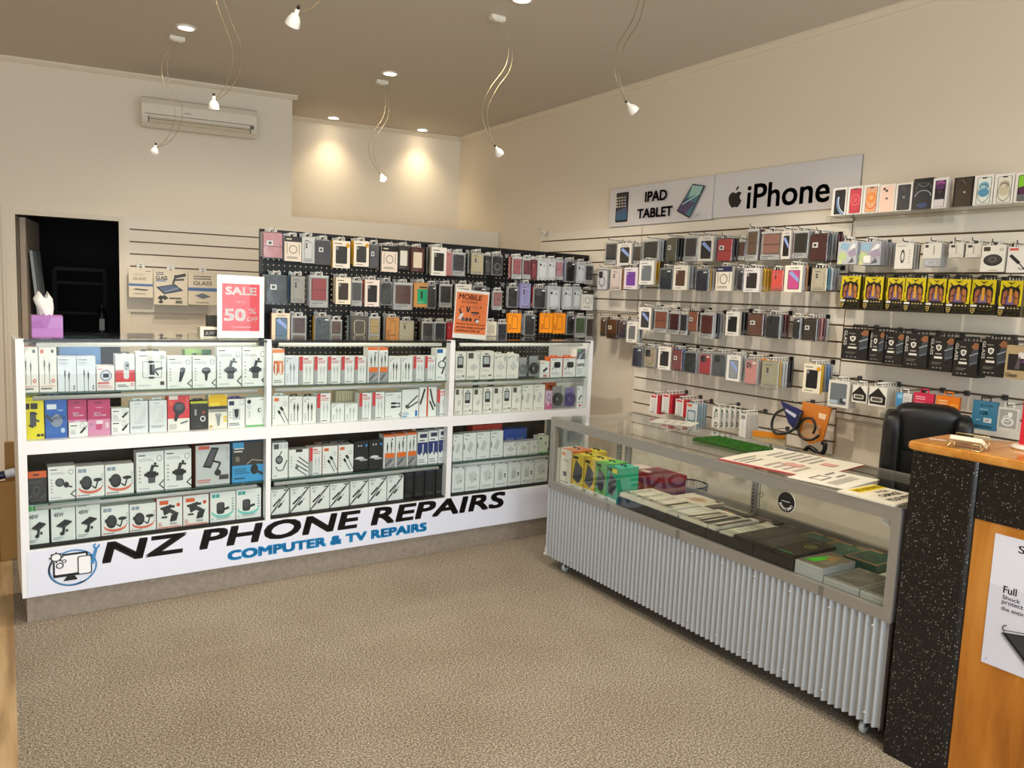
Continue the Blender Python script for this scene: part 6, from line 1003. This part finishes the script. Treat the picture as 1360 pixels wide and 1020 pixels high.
# round black sticker on the glass
x, z = FK.hit(1044.5, 667, .0095); rr = .046
st = MB().lathe([(.0005, .0006), (rr, .0006), (rr, 0)], 'cfcac0', 32, mtx=Matrix.Rotation(PI/2, 4, 'X'), cap=False)
art(st, [('e', .5, .5, .47, .47, '0e0e0e'), ('o', .5, .5, .36, .36, .03, 30, 150, '2c2c2c'), ('x', .24, .5, .76, .57, 1, 'c8d4d0')], -rr, -rr, 2*rr, 2*rr, -.0006)
s_ = 'Support Small'
for i, ch in enumerate(s_):
    if ch == ' ': continue
    an = math.radians(200+140*i/(len(s_)-1)); vs, fs, asp = textpoly(ch, .012); hh = .0135 if ch in 'SltI' else (.0098 if ch != 'p' else .0125); ww = hh*asp; ra = rr*.66
    ca, sa = math.cos(an), math.sin(an); cxx, czz = ra*ca, ra*sa; ex = (-sa, ca); ez = (-ca, -sa)
    st.add([(cxx+((u-.5)*ww)*ex[0]+((v-.5)*hh)*ez[0], -.0022, czz+((u-.5)*ww)*ex[1]+((v-.5)*hh)*ez[1]) for u, v in vs], fs, 'e6e4e0')
tag(st.build('round_sticker', 'print', None, FK.w(x, .0093, z), FK.rz), 'round black sticker on the front glass of the case', 'sticker')
# ------------------------------------------------------------------ things inside the case
DZK = .5415
def inrow(ents, ly, dep, grp):
    for x0, x1, yt, d, a_, c, kw in ents: carton(FK, x0+.3, x1-.3, yt, DZK, kw.pop('ly', ly), kw.pop('dep', dep), 'accessory_box', d, grp, a_, c, **kw)
spk = lambda c: [('r', .06, .88, .5, .96, '2a2a22'), ('p', [(.3,.86),(.9,.66),(.9,.4),(.6,.16),(.05,.3)], '55565c'), ('p', [(.1,.34),(.85,.5),(.6,.2)], '3a3b42'), ('r', 0, 0, 1, .12, 'dce0da'), ('r', .1, .03, .2, .08, '333')]
inrow([(737.6, 742.5, 594.5, 'narrow white box at the far front corner of the case', [], 'e2e0d8', {}), (743, 758.5, 597, 'white box with orange top inside the case', [('r', .12, .82, .45, .92, 'e08a58'), ('x', .3, .66, .8, .74, 2, '888'), ('r', .3, .25, .6, .38, '3a3a3c'), ('x', .1, .05, .8, .12, 1, '999')], 'e6e2d6', dict(side='e27a3c', top='e8823c', tab='2a2a2a')),
 (759, 774.5, 604.5, 'first yellow headset box inside the case', spk(0), 'd8c03a', dict(side='c8a82a', top='e0d020', tab='1c1c1c')), (775, 789.5, 610, 'second yellow headset box inside the case', spk(0), 'd8b83a', dict(side='c8982a', top='e8d820', tab='1c1c1c')),
 (790, 804.5, 614.5, 'leaf green headset box inside the case', spk(0), '5cae4a', dict(side='3c9a3a', top='6ad040', tab='1c1c1c')), (805, 819.3, 620.5, 'teal headset box inside the case', spk(0)+[('r', .5, .86, .98, .98, 'e0e030')], '16a078', dict(side='18a47a', top='30c8a8', tab='1c1c1c'))], .03, .15, 'upright boxes inside the case')
carton(FK, 776, 791, 598, DZK, .2, .08, 'accessory_box', 'yellow box behind the other yellow boxes in the case', 'upright boxes inside the case', [], 'e0c828', 'd8b820', 'e8d830', tab='1c1c1c')
def flatbox(x0, x1, y0, y1, z0, z1, label, items, col, side, name='flat_box', grp=None, mat='print', cat='box'):
    """box lying flat in the case, artwork on its lid"""
    w, d = x1-x0, y1-y0; mb = MB(); mb.box((0, 0, 0), (w, d, z1-z0), side, side, col)
    art(mb, items, 0, 0, w, d, 0, .0004, mapf=lambda u, v, e: (u*w, v*d, z1-z0+e))
    return tag(mb.build(name, mat, None, FK.w(x0, y0, z0+.0004), FK.rz), label, cat, grp)
def quadbox(pxs, z1, th, label, items, col, side, name='flat_box', grp=None, mat='print', cat='box'):
    """flat box whose lid corners are read off on its own height: near-left, near-right, far-right, far-left"""
    Q = [FK.onz(px, py, z1) for px, py in pxs]; cx_ = sum(q[0] for q in Q)/4; cy_ = sum(q[1] for q in Q)/4
    # square the corners up about the centre so that it is a true box
    ax = Vector((Q[1][0]-Q[0][0]+Q[2][0]-Q[3][0], Q[1][1]-Q[0][1]+Q[2][1]-Q[3][1]))/2; W = ax.length; ax.normalize(); ay = Vector((-ax.y, ax.x))
    D = abs(((Vector(Q[3])-Vector(Q[0])+Vector(Q[2])-Vector(Q[1]))/2).dot(ay)); ang = math.atan2(ax.y, ax.x)
    hx_ = abs(math.cos(ang))*W/2+abs(math.sin(ang))*D/2; hy_ = abs(math.sin(ang))*W/2+abs(math.cos(ang))*D/2
    if z1 < ZT: cy_ = min(max(cy_, .03+hy_), DK-.035-hy_); cx_ = min(max(cx_, .04+hx_), LK-.04-hx_)
    else: cx_ = min(max(cx_, hx_+.002), LK-hx_-.002)
    mb = MB(); mb.box((-W/2, -D/2, 0), (W/2, D/2, th), side, side, col); art(mb, items, 0, 0, W, D, 0, .0004, mapf=lambda u, v, e: (u*W-W/2, v*D-D/2, th+e))
    return tag(mb.build(name, mat, None, FK.w(cx_, cy_, z1-th), FK.rz+ang), label, cat, grp)
xk = lambda px, ly=.03, z=.57: FK.xat(px, z, ly)
X = [xk(q) for q in (820.5, 885, 938, 1000, 1054)]
for k in range(4): flatbox(X[k]+.002, X[k+1]-.002, .03, .27, DZK, .592, f'{ORD[k]} black wrapped block along the front of the case', [], '1c1c1c', '161616', 'display_block', 'black wrapped display blocks', 'plastic', 'display block')
flatbox(X[0]+.01, X[1]-.004, .034, .262, .5925, .615, 'cream box of four watch straps on the first block', [('r', .03, .1, .23, .9, 'd8d2bc'), ('r', .28, .1, .48, .9, 'd8d2bc'), ('r', .53, .1, .73, .9, 'd8d2bc'), ('r', .78, .1, .97, .9, 'cfc8b2'), ('l', .13, .2, .13, .8, .03, 'b0a890'), ('l', .38, .2, .38, .8, .03, 'a8a088'), ('l', .63, .2, .63, .8, .03, 'a8a088'), ('l', .88, .15, .88, .85, .05, '3a3028'), ('r', .05, .12, .1, .2, '33302a'), ('r', .3, .12, .35, .2, '33302a'), ('r', .55, .12, .6, .2, '55503a')], 'ece6d0', 'e0dac8', 'strap_box')
flatbox(X[1]+.004, X[1]+.07, .034, .29, .5925, .602, 'thin white sheet pack beside the watch strap box', [('x', .2, .1, .8, .9, 6, 'c8c8bc')], 'dfe0d4', 'c8c8be', 'sheet_pack')
o = flatbox(X[1]+.085, X[2]-.004, .034, .31, .5925, .606, 'white tray of dark watch straps on the second block', [('r', .05, .06, .95, .94, 'd8d4c0'), ('l', .2, .1, .3, .85, .1, '3a352f'), ('l', .45, .15, .4, .9, .06, '8a7a6a'), ('l', .62, .1, .6, .8, .12, '2c2a28'), ('r', .76, .06, .95, .94, '3a3634')], 'eae6d4', 'd8d4c4', 'strap_tray')
flatbox(X[2]+.002, X[2]+.05, .036, .34, .5925, .607, 'white stylus box on the third block', [('r', .2, .1, .8, .9, '4a4440'), ('l', .5, .12, .5, .88, .3, '6a5a5a')], 'e6e2d2', 'd0ccbc', 'stylus_box')
flatbox(X[2]+.075, X[2]+.15, .036, .36, .5925, .600, 'pale green sheet pack on the third block', [('x', .2, .15, .8, .85, 6, 'b8c0a8')], 'dbdfca', 'c8ccb8', 'sheet_pack')
gb = [('q', .08, .1, .92, .92, .03, '2c2d2c'), ('e', .5, .6, .22, .16, '3c3e3d'), ('x', .2, .14, .7, .24, 1, '55575a')]
xq = X[2]+.165; wq = (X[4]-xq)/3
flatbox(xq, xq+wq-.004, .036, .32, .5925, .61, 'first glossy black controller box in the case', gb, '1d1e1e', '151515', 'controller_box', 'glossy black controller boxes', 'plastic'); flatbox(xq+wq, xq+2*wq-.004, .036, .32, .5925, .61, 'second glossy black controller box in the case', gb, '1d1e1e', '151515', 'controller_box', 'glossy black controller boxes', 'plastic')
flatbox(xq+2*wq, X[4]-.004, .036, .32, .5925, .61, 'black box with green lettering in the case', [('e', .55, .6, .22, .12, '8aa838'), ('o', .55, .6, .14, .08, .05, '2a2a20'), ('x', .2, .84, .6, .9, 1, '9a9a90'), ('x', .1, .02, .9, .08, 1, '40d070')], '26211d', '151515', 'controller_box')
# flat stacks at the back
for k in range(4): flatbox(.40+.006*(k % 2), .64+.006*(k % 2), .33, .52, DZK+.032*k, DZK+.032*(k+1)-.002, f'dark red flat box, {("bottom", "second", "third", "top")[k]} of the red stack in the case', [('p', [(0,.2),(.4,.9),(.7,.6),(1,.8),(1,0),(0,0)], '6a2430'), ('r', .1, .1, .4, .3, 'd8c0b0')] if k == 3 else [], '8a2030', ('7a2038', '8a4a38', '6a2a4a', '8c1f2c')[k], 'flat_box', 'red stack in the case')
for k in range(4): flatbox(.27, .385, .30, .50, DZK+.03*k, DZK+.03*(k+1)-.002, f'pale pink flat box, {("bottom", "second", "third", "top")[k]} of the pale stack in the case', [('x', .2, .3, .8, .5, 2, '9a6a6a')] if k == 3 else [], 'e8d8d0', ('a83a4c', 'b8505a', 'd8c0b8', 'e0d0c8')[k], 'flat_box', 'pale stack in the case')
flatbox(.69, .93, .36, .53, DZK, .575, 'cream box with beige picture behind the watch straps', [('p', [(.2,.3),(.5,.8),(.8,.5),(.5,.2)], 'd8b890'), ('e', .5, .5, .15, .15, 'c8a078'), ('r', .8, .8, .95, .95, '2a2a2a')], 'e8e0c8', 'ccc4ac', 'flat_box')
flatbox(.95, 1.13, .34, .5, DZK, .563, 'dark box with orange and yellow picture behind the strap tray', [('p', [(.1,.2),(.4,.8),(.6,.4)], 'd88a5a'), ('e', .6, .5, .2, .2, 'd8b050'), ('p', [(.6,.2),(.9,.2),(.8,.8)], '6a5a7a'), ('e', .3, .4, .1, .1, 'c8d070')], '4a4236', '3a352c', 'flat_box')
flatbox(1.15, 1.31, .36, .55, DZK, .566, 'black and pink box behind the stylus box', [('e', .4, .4, .25, .3, '8a5058'), ('x', .1, .7, .8, .9, 2, 'b8b0a8'), ('r', .7, .5, .95, .65, 'd8d0c0')], '1e1c1e', '1a1818', 'flat_box')
flatbox(1.325, 1.475, .34, .56, DZK, .563, 'black and blue box beside the green cards', [('p', [(.1,.2),(.5,.8),(.9,.4),(.5,.1)], '2f3a50'), ('x', .1, .85, .6, .92, 1, 'c8c4b8'), ('r', .7, .1, .95, .25, '5a2a30')], '201e20', '1a1818', 'flat_box')
gc = [('r', .06, .1, .94, .9, '1d6a50'), ('o', .5, .5, .2, .22, .03, '58a088'), ('l', .1, .3, .9, .7, .02, '3f8a70'), ('r', .45, .88, .6, .97, '1a1a1a')]
for k in range(3): flatbox(1.485+.16*k, 1.64+.16*k, .33, .55-.01*k, DZK, .568+(.012 if k == 2 else 0), f'green printed kraft pack, {ORD[k]} along the back of the case', gc, 'b08a5c', ('9a7648', '9a7648', '1d5a48')[k], 'tablet_case_pack', 'green printed kraft packs')
flatbox(1.97, 2.2, .29, .585, DZK, .545, 'white paper lying at the back end of the case deck', [], 'ece6d0', 'e0dac4', 'paper_liner')
x6 = X[4]+.004
for k in range(4): flatbox(x6, x6+.135, .034, .25, DZK+.0145*k, DZK+.0145*(k+1)-.001, f'clear game pack, {("bottom", "second", "third", "top")[k]} of the neon stack', [('r', .04, .05, .96, .95, '8a8470'), ('p', [(.1,.2),(.3,.8),(.5,.5),(.4,.2)], '4cf020'), ('p', [(.3,.8),(.6,.9),(.8,.5),(.5,.5)], 'c8a060'), ('p', [(.5,.2),(.9,.3),(.8,.7)], '9a9078')] if k == 3 else [], 'a8a89c', 'b4b8b8', 'game_pack', 'neon topped stack', 'plastic')
for k, (a, b) in enumerate(((x6+.14, x6+.30), (x6+.305, x6+.43))):
    for j in range(2): flatbox(a, min(b, LK-.04), .034, .27, DZK+.015*j, DZK+.015*(j+1)-.001, f'grey clear pack, {("lower", "upper")[j]} of the {("wide", "narrow")[k]} pile by the case end', [('r', .1, .1, .9, .9, '77756a'), ('p', [(.2,.2),(.7,.8),(.9,.5)], '8e8c82')] if j else [], '9a988c', 'b0b2b0', 'game_pack', 'grey clear packs by the case end', 'plastic')
# ------------------------------------------------------------------ things on the case top
ZC = ZT+.001
Pm = [FK.onz(*q, ZC) for q in ((929, 580), (1000, 598.5), (1020, 595), (947, 575.5))]
g = quadbox(((926, 584), (1000, 600), (1020, 594), (948, 577)), ZC+.012, .012, 'green artificial grass mat on the glass case', [], '2f5a1f', '274a1a', 'grass_mat', None, 'matte', 'mat')
me = g.data; bb = [v.co for v in me.vertices]; gx0, gx1 = min(v.x for v in bb), max(v.x for v in bb); gy0, gy1 = min(v.y for v in bb), max(v.y for v in bb)
mb = MB(); R = random.Random(5)
for i in range(2600):
    x, y = R.uniform(gx0+.003, gx1-.003), R.uniform(gy0+.003, gy1-.003); dx, dy = R.uniform(-.004, .004), R.uniform(-.004, .004); a = R.uniform(0, PI); c = R.choice(('2c661c', '3a7a24', '22541a', '4a8a2c'))
    mb.add([(x-.0012*math.cos(a), y-.0012*math.sin(a), .0118), (x+.0012*math.cos(a), y+.0012*math.sin(a), .0118), (x+dx, y+dy, .02)], [[0, 1, 2]], c)
o = mb.build('grass_blades', 'matte', g); o['kind'] = 'stuff'
pl = [('r', 0, 0, .02, 1, 'c83a44'), ('x', .06, .7, .45, .9, 3, '8a8884'), ('x', .1, .2, .5, .6, 4, 'b8a8a0'), ('x', .55, .3, .95, .85, 6, 'a8a6a2'), ('r', .3, .3, .42, .5, 'e0a8a0'), ('r', .6, .12, .72, .26, 'e0a8a0')]
quadbox(((1062, 642), (1137, 618), (1039, 594), (972, 604)), ZC+.003, .003, 'large cream poster with red edge lying on the glass case', pl, 'eeeadb', 'c83a44', 'poster_sheet', None, 'print', 'paper')
quadbox(((1121, 650), (1170, 636.5), (1091, 622.5), (1047, 633)), ZC+.0065, .003, 'white sheet with black boxes lying on the glass case', [('r', .2, .52, .5, .56, '77756f'), ('r', .2, .72, .5, .76, '77756f'), ('r', .2, .52, .22, .76, '77756f'), ('r', .48, .52, .5, .76, '77756f'), ('r', .58, .48, .84, .52, '77756f'), ('r', .58, .68, .84, .72, '77756f'), ('x', .1, .2, .9, .4, 3, 'c0beb8')], 'f2efe4', 'e6e2d6', 'notice_sheet', None, 'print', 'paper')
quadbox(((1190, 671), (1213, 664), (1177, 640.5), (1110, 651)), ZC+.008, .008, 'thick notice with yellow band lying on the glass case', [('r', .22, .72, 1, .95, 'f0d420'), ('t', 'NO REFUNDS', .26, .77, .96, .90, .012, 0, '5a4a14'), ('t', 'IF YOU', .5, .55, .8, .65, .01, 0, '2a2a2a'), ('t', 'CHANGE', .3, .35, .85, .48, .012, 0, '2a2a2a'), ('t', 'YOUR MIND!', .16, .12, .9, .26, .012, 0, '2a2a2a')], 'eee8d6', 'e0dac6', 'notice_board', None, 'print', 'paper')
quadbox(((921, 567), (921, 563), (884, 554), (861, 559)), ZC+.004, .004, 'pale paper slip lying at the far end of the glass case', [('x', .1, .2, .8, .8, 3, 'b8b8b0')], 'dcdcd2', 'c8c8be', 'paper_slip', None, 'print', 'paper')
# ------------------------------------------------------------------ wire bin on the floor behind the case
bt = empty('wire_bin', (3.665, 3.50, 0)); tag(bt, 'black wire mesh bin on the floor behind the glass case', 'bin')
mb = MB(); H_, ra, rb = .50, .10, .135
for i in range(40):
    a = 2*PI*i/40
    for tw in (-.22, .22): mb.tube([(ra*math.cos(a), ra*math.sin(a), .005), (((ra+rb)/2)*math.cos(a+tw/2), ((ra+rb)/2)*math.sin(a+tw/2), H_/2), (rb*math.cos(a+tw), rb*math.sin(a+tw), H_-.004)], .0011, '3a3a3c', 4)
mb.build('mesh_wall', 'metal', bt)
MB().tube([(rb*math.cos(2*PI*i/32), rb*math.sin(2*PI*i/32), H_) for i in range(33)], .005, '2a2a2c', 8).build('rim', 'metal', bt); MB().lathe([(.001, .002), (ra, .002), (ra+.003, .012)], '2a2a2c', 28).build('bin_floor', 'metal', bt)
# ================================================================== reception desk
dk = empty('reception_desk', FD.o, FD.rz); tag(dk, 'reception desk with black speckled pillar, honey wood panel and wood top', 'desk')
WX = .228; r_ = .02
col_ = [(0, 0), (WX-r_, 0)]+[(WX-r_+r_*math.sin(a*PI/12), r_-r_*math.cos(a*PI/12)) for a in range(1, 7)]+[(WX, .5), (0, .5)]
recalc(MB().prism(col_, 0, 1.166, 'fff').build('speckled_pillar', 'granite', dk))
MB().box((WX+.001, .012, .967), (1.5, .06, 1.166), 'fff').build('speckled_band', 'granite', dk)
MB().box((WX+.001, .016, .0), (1.5, .05, .966), 'fff').build('wood_panel', 'wood', dk)
top = [FD.loc(Vector((x, y, 0)))[:2] for x, y in ((2.718, 1.533), (2.85, 1.546), (3.02, 1.556), (3.036, 1.53), (3.045, 1.42), (3.15, 1.34), (3.32, 1.0), (3.32, .1), (2.70, .1), (2.706, .6), (2.708, 1.2), (2.709, 1.45), (2.711, 1.52))]
def inset(P, d):
    cx_ = sum(p[0] for p in P)/len(P); cy_ = sum(p[1] for p in P)/len(P); return [(p[0]+(cx_-p[0])*d, p[1]+(cy_-p[1])*d) for p in P]
mb = MB(); lay = [(inset(top, .02), 1.167), (inset(top, .004), 1.172), (top, 1.182), (inset(top, .004), 1.193), (inset(top, .02), 1.198)]; N = len(top); vs = []
for P_, z in lay: vs += [(x, y, z) for x, y in P_]
mb.add(vs, [[k*N+i, k*N+(i+1) % N, (k+1)*N+(i+1) % N, (k+1)*N+i] for k in range(4) for i in range(N)]+[list(range(N-1, -1, -1)), [4*N+i for i in range(N)]], 'fff'); recalc(mb.build('wood_top', 'woodtop', dk))
# poster on the wood panel
xa, z1 = FD.hit(1322, 708, .014); z0 = FD.hit(1320, 885, .014)[1]; w, h = .34, z1-z0
mb = MB().box((0, 0, 0), (w, .0015, h), 'dfe0ee')
art(mb, [('r', 0, 0, 1, .62, 'd4d5e4'), ('t', 'S', .22, .90, .28, .955, .01, 0, '22224a'), ('t', 'Full', .13, .575, .25, .63, .012, 0, '1d1d22'), ('t', 'Shock', .13, .53, .29, .56, .004, 0, '3a3a40'), ('t', 'protect', .13, .485, .32, .52, .004, 0, '3a3a40'), ('t', 'the entire', .13, .445, .36, .475, .004, 0, '3a3a40'),
 ('p', [(.16,.28),(.42,.32),(.8,.14),(.52,.02)], '17171a'), ('p', [(.16,.28),(.52,.02),(.52,.0),(.155,.265)], '8a8c94'), ('p', [(.2,.28),(.42,.31),(.74,.14),(.52,.05)], '34363c'), ('l', .17, .30, .6, .36, .008, '55565c'), ('o', .2, .315, .04, .03, .012, 90, 250, '55565c'), ('e', .05, .04, .008, .005, '888')], 0, 0, w, h)
tag(mb.build('product_poster', 'print', None, FD.w(xa, .0142, z0), FD.rz), 'white handset poster fixed to the wood panel of the reception desk', 'poster')
# card holder, paper strip and round stand on the desk top
ZD = 1.1985
c0 = onz(1285, 592, ZD+.01); t = empty('card_holder', (c0.x, c0.y, ZD), math.radians(-84)); tag(t, 'white card holder with gold wire on the wood desk top', 'card holder')
mt = Matrix.Rotation(math.radians(-24), 4, 'X')
mb = MB(); mb.box((-.05, -.03, .006), (.05, .03, .020), 'ece4ca', 'e0d8bc', mtx=mt); mb.v = [(x, y, z+.012) for x, y, z in mb.v]; mb.build('card_stack', 'print', t)
mb = MB()
for pts in ([(-.053, -.034, .002), (.053, -.034, .002), (.053, .036, .03), (-.053, .036, .03), (-.053, -.034, .002)], [(-.053, -.034, .002), (-.053, -.034, .022), (-.028, -.037, .022), (-.028, -.037, .004)], [(.053, -.034, .002), (.053, -.034, .022), (.028, -.037, .022), (.028, -.037, .004)], [(-.053, .036, .03), (-.053, .036, .045), (.053, .036, .045), (.053, .036, .03)], [(-.053, .036, .03), (-.053, .04, .002)], [(.053, .036, .03), (.053, .04, .002)]): mb.tube(pts, .0016, 'd8c890', 6)
mb.build('wire_frame', 'metal', t)
c1 = onz(1249, 584.5, ZD); tag(MB().box((-.035, -.006, 0), (.035, .006, .001), 'ece6da').build('paper_strip', 'print', None, (c1.x, c1.y, ZD+.0005), math.radians(-62)), 'thin white paper strip beside the card holder on the desk', 'paper')
c2 = onz(1367, 597, ZD); t = empty('display_stand', (c2.x, c2.y, ZD)); tag(t, 'round white stand with red upright panel on the wood desk', 'stand')
MB().lathe([(.052, 0), (.056, .003), (.056, .008), (.05, .012), (.001, .012)], 'e8e2da', 32).build('round_base', 'plastic', t)
mb = MB().box((-.045, -.002, .012), (.045, .002, .20), 'c01f30'); mb.build('red_panel', 'plastic', t, (0.012, -.008, 0), math.radians(-80))
# ------------------------------------------------------------------ office chair behind the desk
ch = empty('office_chair', (3.585, 1.945, 0), math.radians(-58)); tag(ch, 'padded black leather office chair behind the reception desk', 'chair')
def pad(name, lo, hi, r, par=ch, seg=7, bulge=0.0, tilt=0.0):
    x0, y0, z0 = lo; x1, y1, z1 = hi; cx_, cy_, cz_ = (x0+x1)/2, (y0+y1)/2, (z0+z1)/2; mb = MB(); n = 10; K = 12; vs = []
    # superellipsoid cushion
    def sg(v, e): return math.copysign(abs(v)**e, v)
    for i in range(K+1):
        la = -PI/2+PI*i/K
        for j in range(24):
            lo_ = 2*PI*j/24; x = sg(math.cos(la), .35)*sg(math.cos(lo_), .45); y = sg(math.cos(la), .35)*sg(math.sin(lo_), .55); z = sg(math.sin(la), .45)
            p = Vector((x*(x1-x0)/2, y*(y1-y0)/2*(1+bulge*(1-z*z)), z*(z1-z0)/2)); p = Matrix.Rotation(tilt, 3, 'X') @ p; vs.append((cx_+p.x, cy_+p.y, cz_+p.z))
    mb.add(vs, [[i*24+j, i*24+(j+1) % 24, (i+1)*24+(j+1) % 24, (i+1)*24+j] for i in range(K) for j in range(24)], '141416', True)
    return recalc(mb.build(name, 'leather', par))
tl = math.radians(8)
pad('backrest', (-.135, -.05, .70), (.135, .055, 1.11), .05, tilt=tl)
pad('headrest', (-.14, -.085, 1.0), (.14, .065, 1.235), .05, tilt=tl)
for s in (-1, 1): pad('side_bolster', (s*.145-.04, -.12, .74), (s*.145+.04, .06, 1.20), .04, tilt=tl)
pad('seat', (-.19, -.18, .36), (.19, .13, .46), .05)
MB().lathe([(.03, .08), (.03, .25), (.02, .25), (.02, .37)], '2a2a2b', 16).build('gas_column', 'plastic', ch); MB().tube([(0, .05, .39), (0, .10, .42), (0, .075, .78)], .018, '1a1a1b', 8).build('back_bracket', 'plastic', ch)
for k in range(5):
    a = 2*PI*k/5+.3; l = MB().tube([(0, 0, .10), (.13*math.cos(a), .13*math.sin(a), .09), (.19*math.cos(a), .19*math.sin(a), .07)], [.022, .018, .013], '1b1b1c', 8).build('base_leg', 'plastic', ch)
    MB().lathe([(.006, -.02), (.026, -.018), (.028, 0), (.026, .018), (.006, .02)], '111', 14, mtx=Matrix.Translation((.19*math.cos(a), .19*math.sin(a), .0285)) @ Matrix.Rotation(a, 4, 'Z') @ Matrix.Rotation(PI/2, 4, 'X')).build('castor', 'plastic', l)
# ================================================================== left edge: cartons, sealant gun; back room
def lean(name, label, x, y, w, d, h, rz, tx, col, cat='carton', mat='matte', items=()):
    mb = MB().box((-w/2, -d/2, 0), (w/2, d/2, h), col, None, None); art(mb, list(items), -w/2, 0, w, h, -d/2)
    o = tag(mb.build(name, mat, None, (x, y, .002), rz), label, cat); o.rotation_euler = (tx, 0, rz); return o
b0 = onz(16, 741, 0); b1 = onz(22, 735, 0)
lean('cardboard_carton', 'tall thin brown cardboard carton standing beside the counter end', b0.x-.015, b0.y, .085, .06, .46, .1, 0, 'a47c48')
lean('cardboard_carton', 'taller brown cardboard carton behind the thin one beside the counter', b0.x+.01, b0.y+.17, .06, .05, .66, -.1, 0, '9a7444')
lean('cardboard_carton', 'dark brown cardboard carton at the edge of view by the door frame', b0.x-.135, b0.y+.12, .09, .16, .44, .2, 0, '7c5c34')
lean('cardboard_carton', 'brown carton tucked behind the counter end', b1.x+.09, b1.y-.03, .1, .18, .5, .1, 0, '8f6b3d')
t = empty('sealant_gun', (b0.x-.02, b0.y, .505), 0); tag(t, 'navy sealant tube with white nozzle lying across the cartons', 'sealant tube')
mt = Matrix.Rotation(math.radians(78), 4, 'Y')
MB().lathe([(.022, -.10), (.024, -.095), (.024, .085), (.02, .09)], '1c2040', 16, mtx=mt).build('tube', 'plastic', t); MB().lathe([(.010, -.10), (.008, -.13), (.003, -.19)], 'dcd8d0', 12, mtx=mt).build('nozzle', 'plastic', t); MB().lathe([(.0245, 0), (.0245, .05)], 'c8ccd8', 16, mtx=mt, cap=False).build('tube_label', 'print', t)
# step ladder with the gloom in its near-black colour, board in the dark room
t = empty('step_ladder', FB.w(.36, 1.25, 0), FB.rz+.12); tag(t, 'aluminium step ladder coloured near black for the gloom of the back room', 'ladder')
for s in (-1, 1): MB().box((s*.2-.018, -.02, 0), (s*.2+.018, .02, 1.72), '1c1c1e').build('rail', 'matte', t); 
for k in range(6): MB().box((-.182, -.045, .25+.27*k), (.182, .045, .275+.27*k), '212123').build('step', 'matte', t)
MB().box((-.2, -.06, 1.72), (.2, .1, 1.75), '2a2a2c').build('top_cap', 'matte', t)
o = tag(MB().box((-.02, -.2, 0), (.0, .2, 1.85), 'a8b0b4').build('leaning_board', 'matte', None, FB.w(.30, .40, .01), FB.rz), 'pale grey board leaning in the dark doorway', 'board'); o.rotation_euler = (0, math.radians(-5), FB.rz)
t = empty('fire_extinguisher', FB.w(.56, .9, 1.15), FB.rz); tag(t, 'dark bottle standing on a shelf in the back room', 'bottle')
MB().lathe([(.035, 0), (.036, .02), (.036, .2), (.02, .24), (.012, .25), (.012, .28)], '1a1a1c', 16).build('body', 'plastic', t); MB().box((-.02, -.037, .06), (.02, -.0355, .16), 'a8a8a8').build('bottle_label', 'print', t)
tag(MB().box((.45, .75, 1.12), (1.2, 1.1, 1.148), '2a2826').build('wall_shelf', 'matte', None, FB.o, FB.rz), 'dark shelf inside the back room', 'shelf')
# ================================================================== light
sky = bpy.data.worlds.new('daylight'); bpy.context.scene.world = sky; sky.use_nodes = True
sky.node_tree.nodes['Background'].inputs[0].default_value = (0.75, 0.85, 1.0, 1); sky.node_tree.nodes['Background'].inputs[1].default_value = 1.0
a = lamp('daylight_at_the_shopfront', 'AREA', (0.2, -2.78, 1.6), (math.radians(90), 0, 0), 230.0, (0.86, 0.93, 1.0), shape='RECTANGLE', size=6.2, size_y=2.3)
sc = bpy.context.scene
sc.view_settings.view_transform = 'Standard'; sc.view_settings.look = 'None'; sc.view_settings.gamma = 1.0; sc.view_settings.use_curve_mapping = False
sc.view_settings.exposure = 0.22
sc.cycles.transparent_max_bounces = 24; sc.cycles.max_bounces = 8; sc.cycles.diffuse_bounces = 5; sc.cycles.sample_clamp_indirect = 6.0
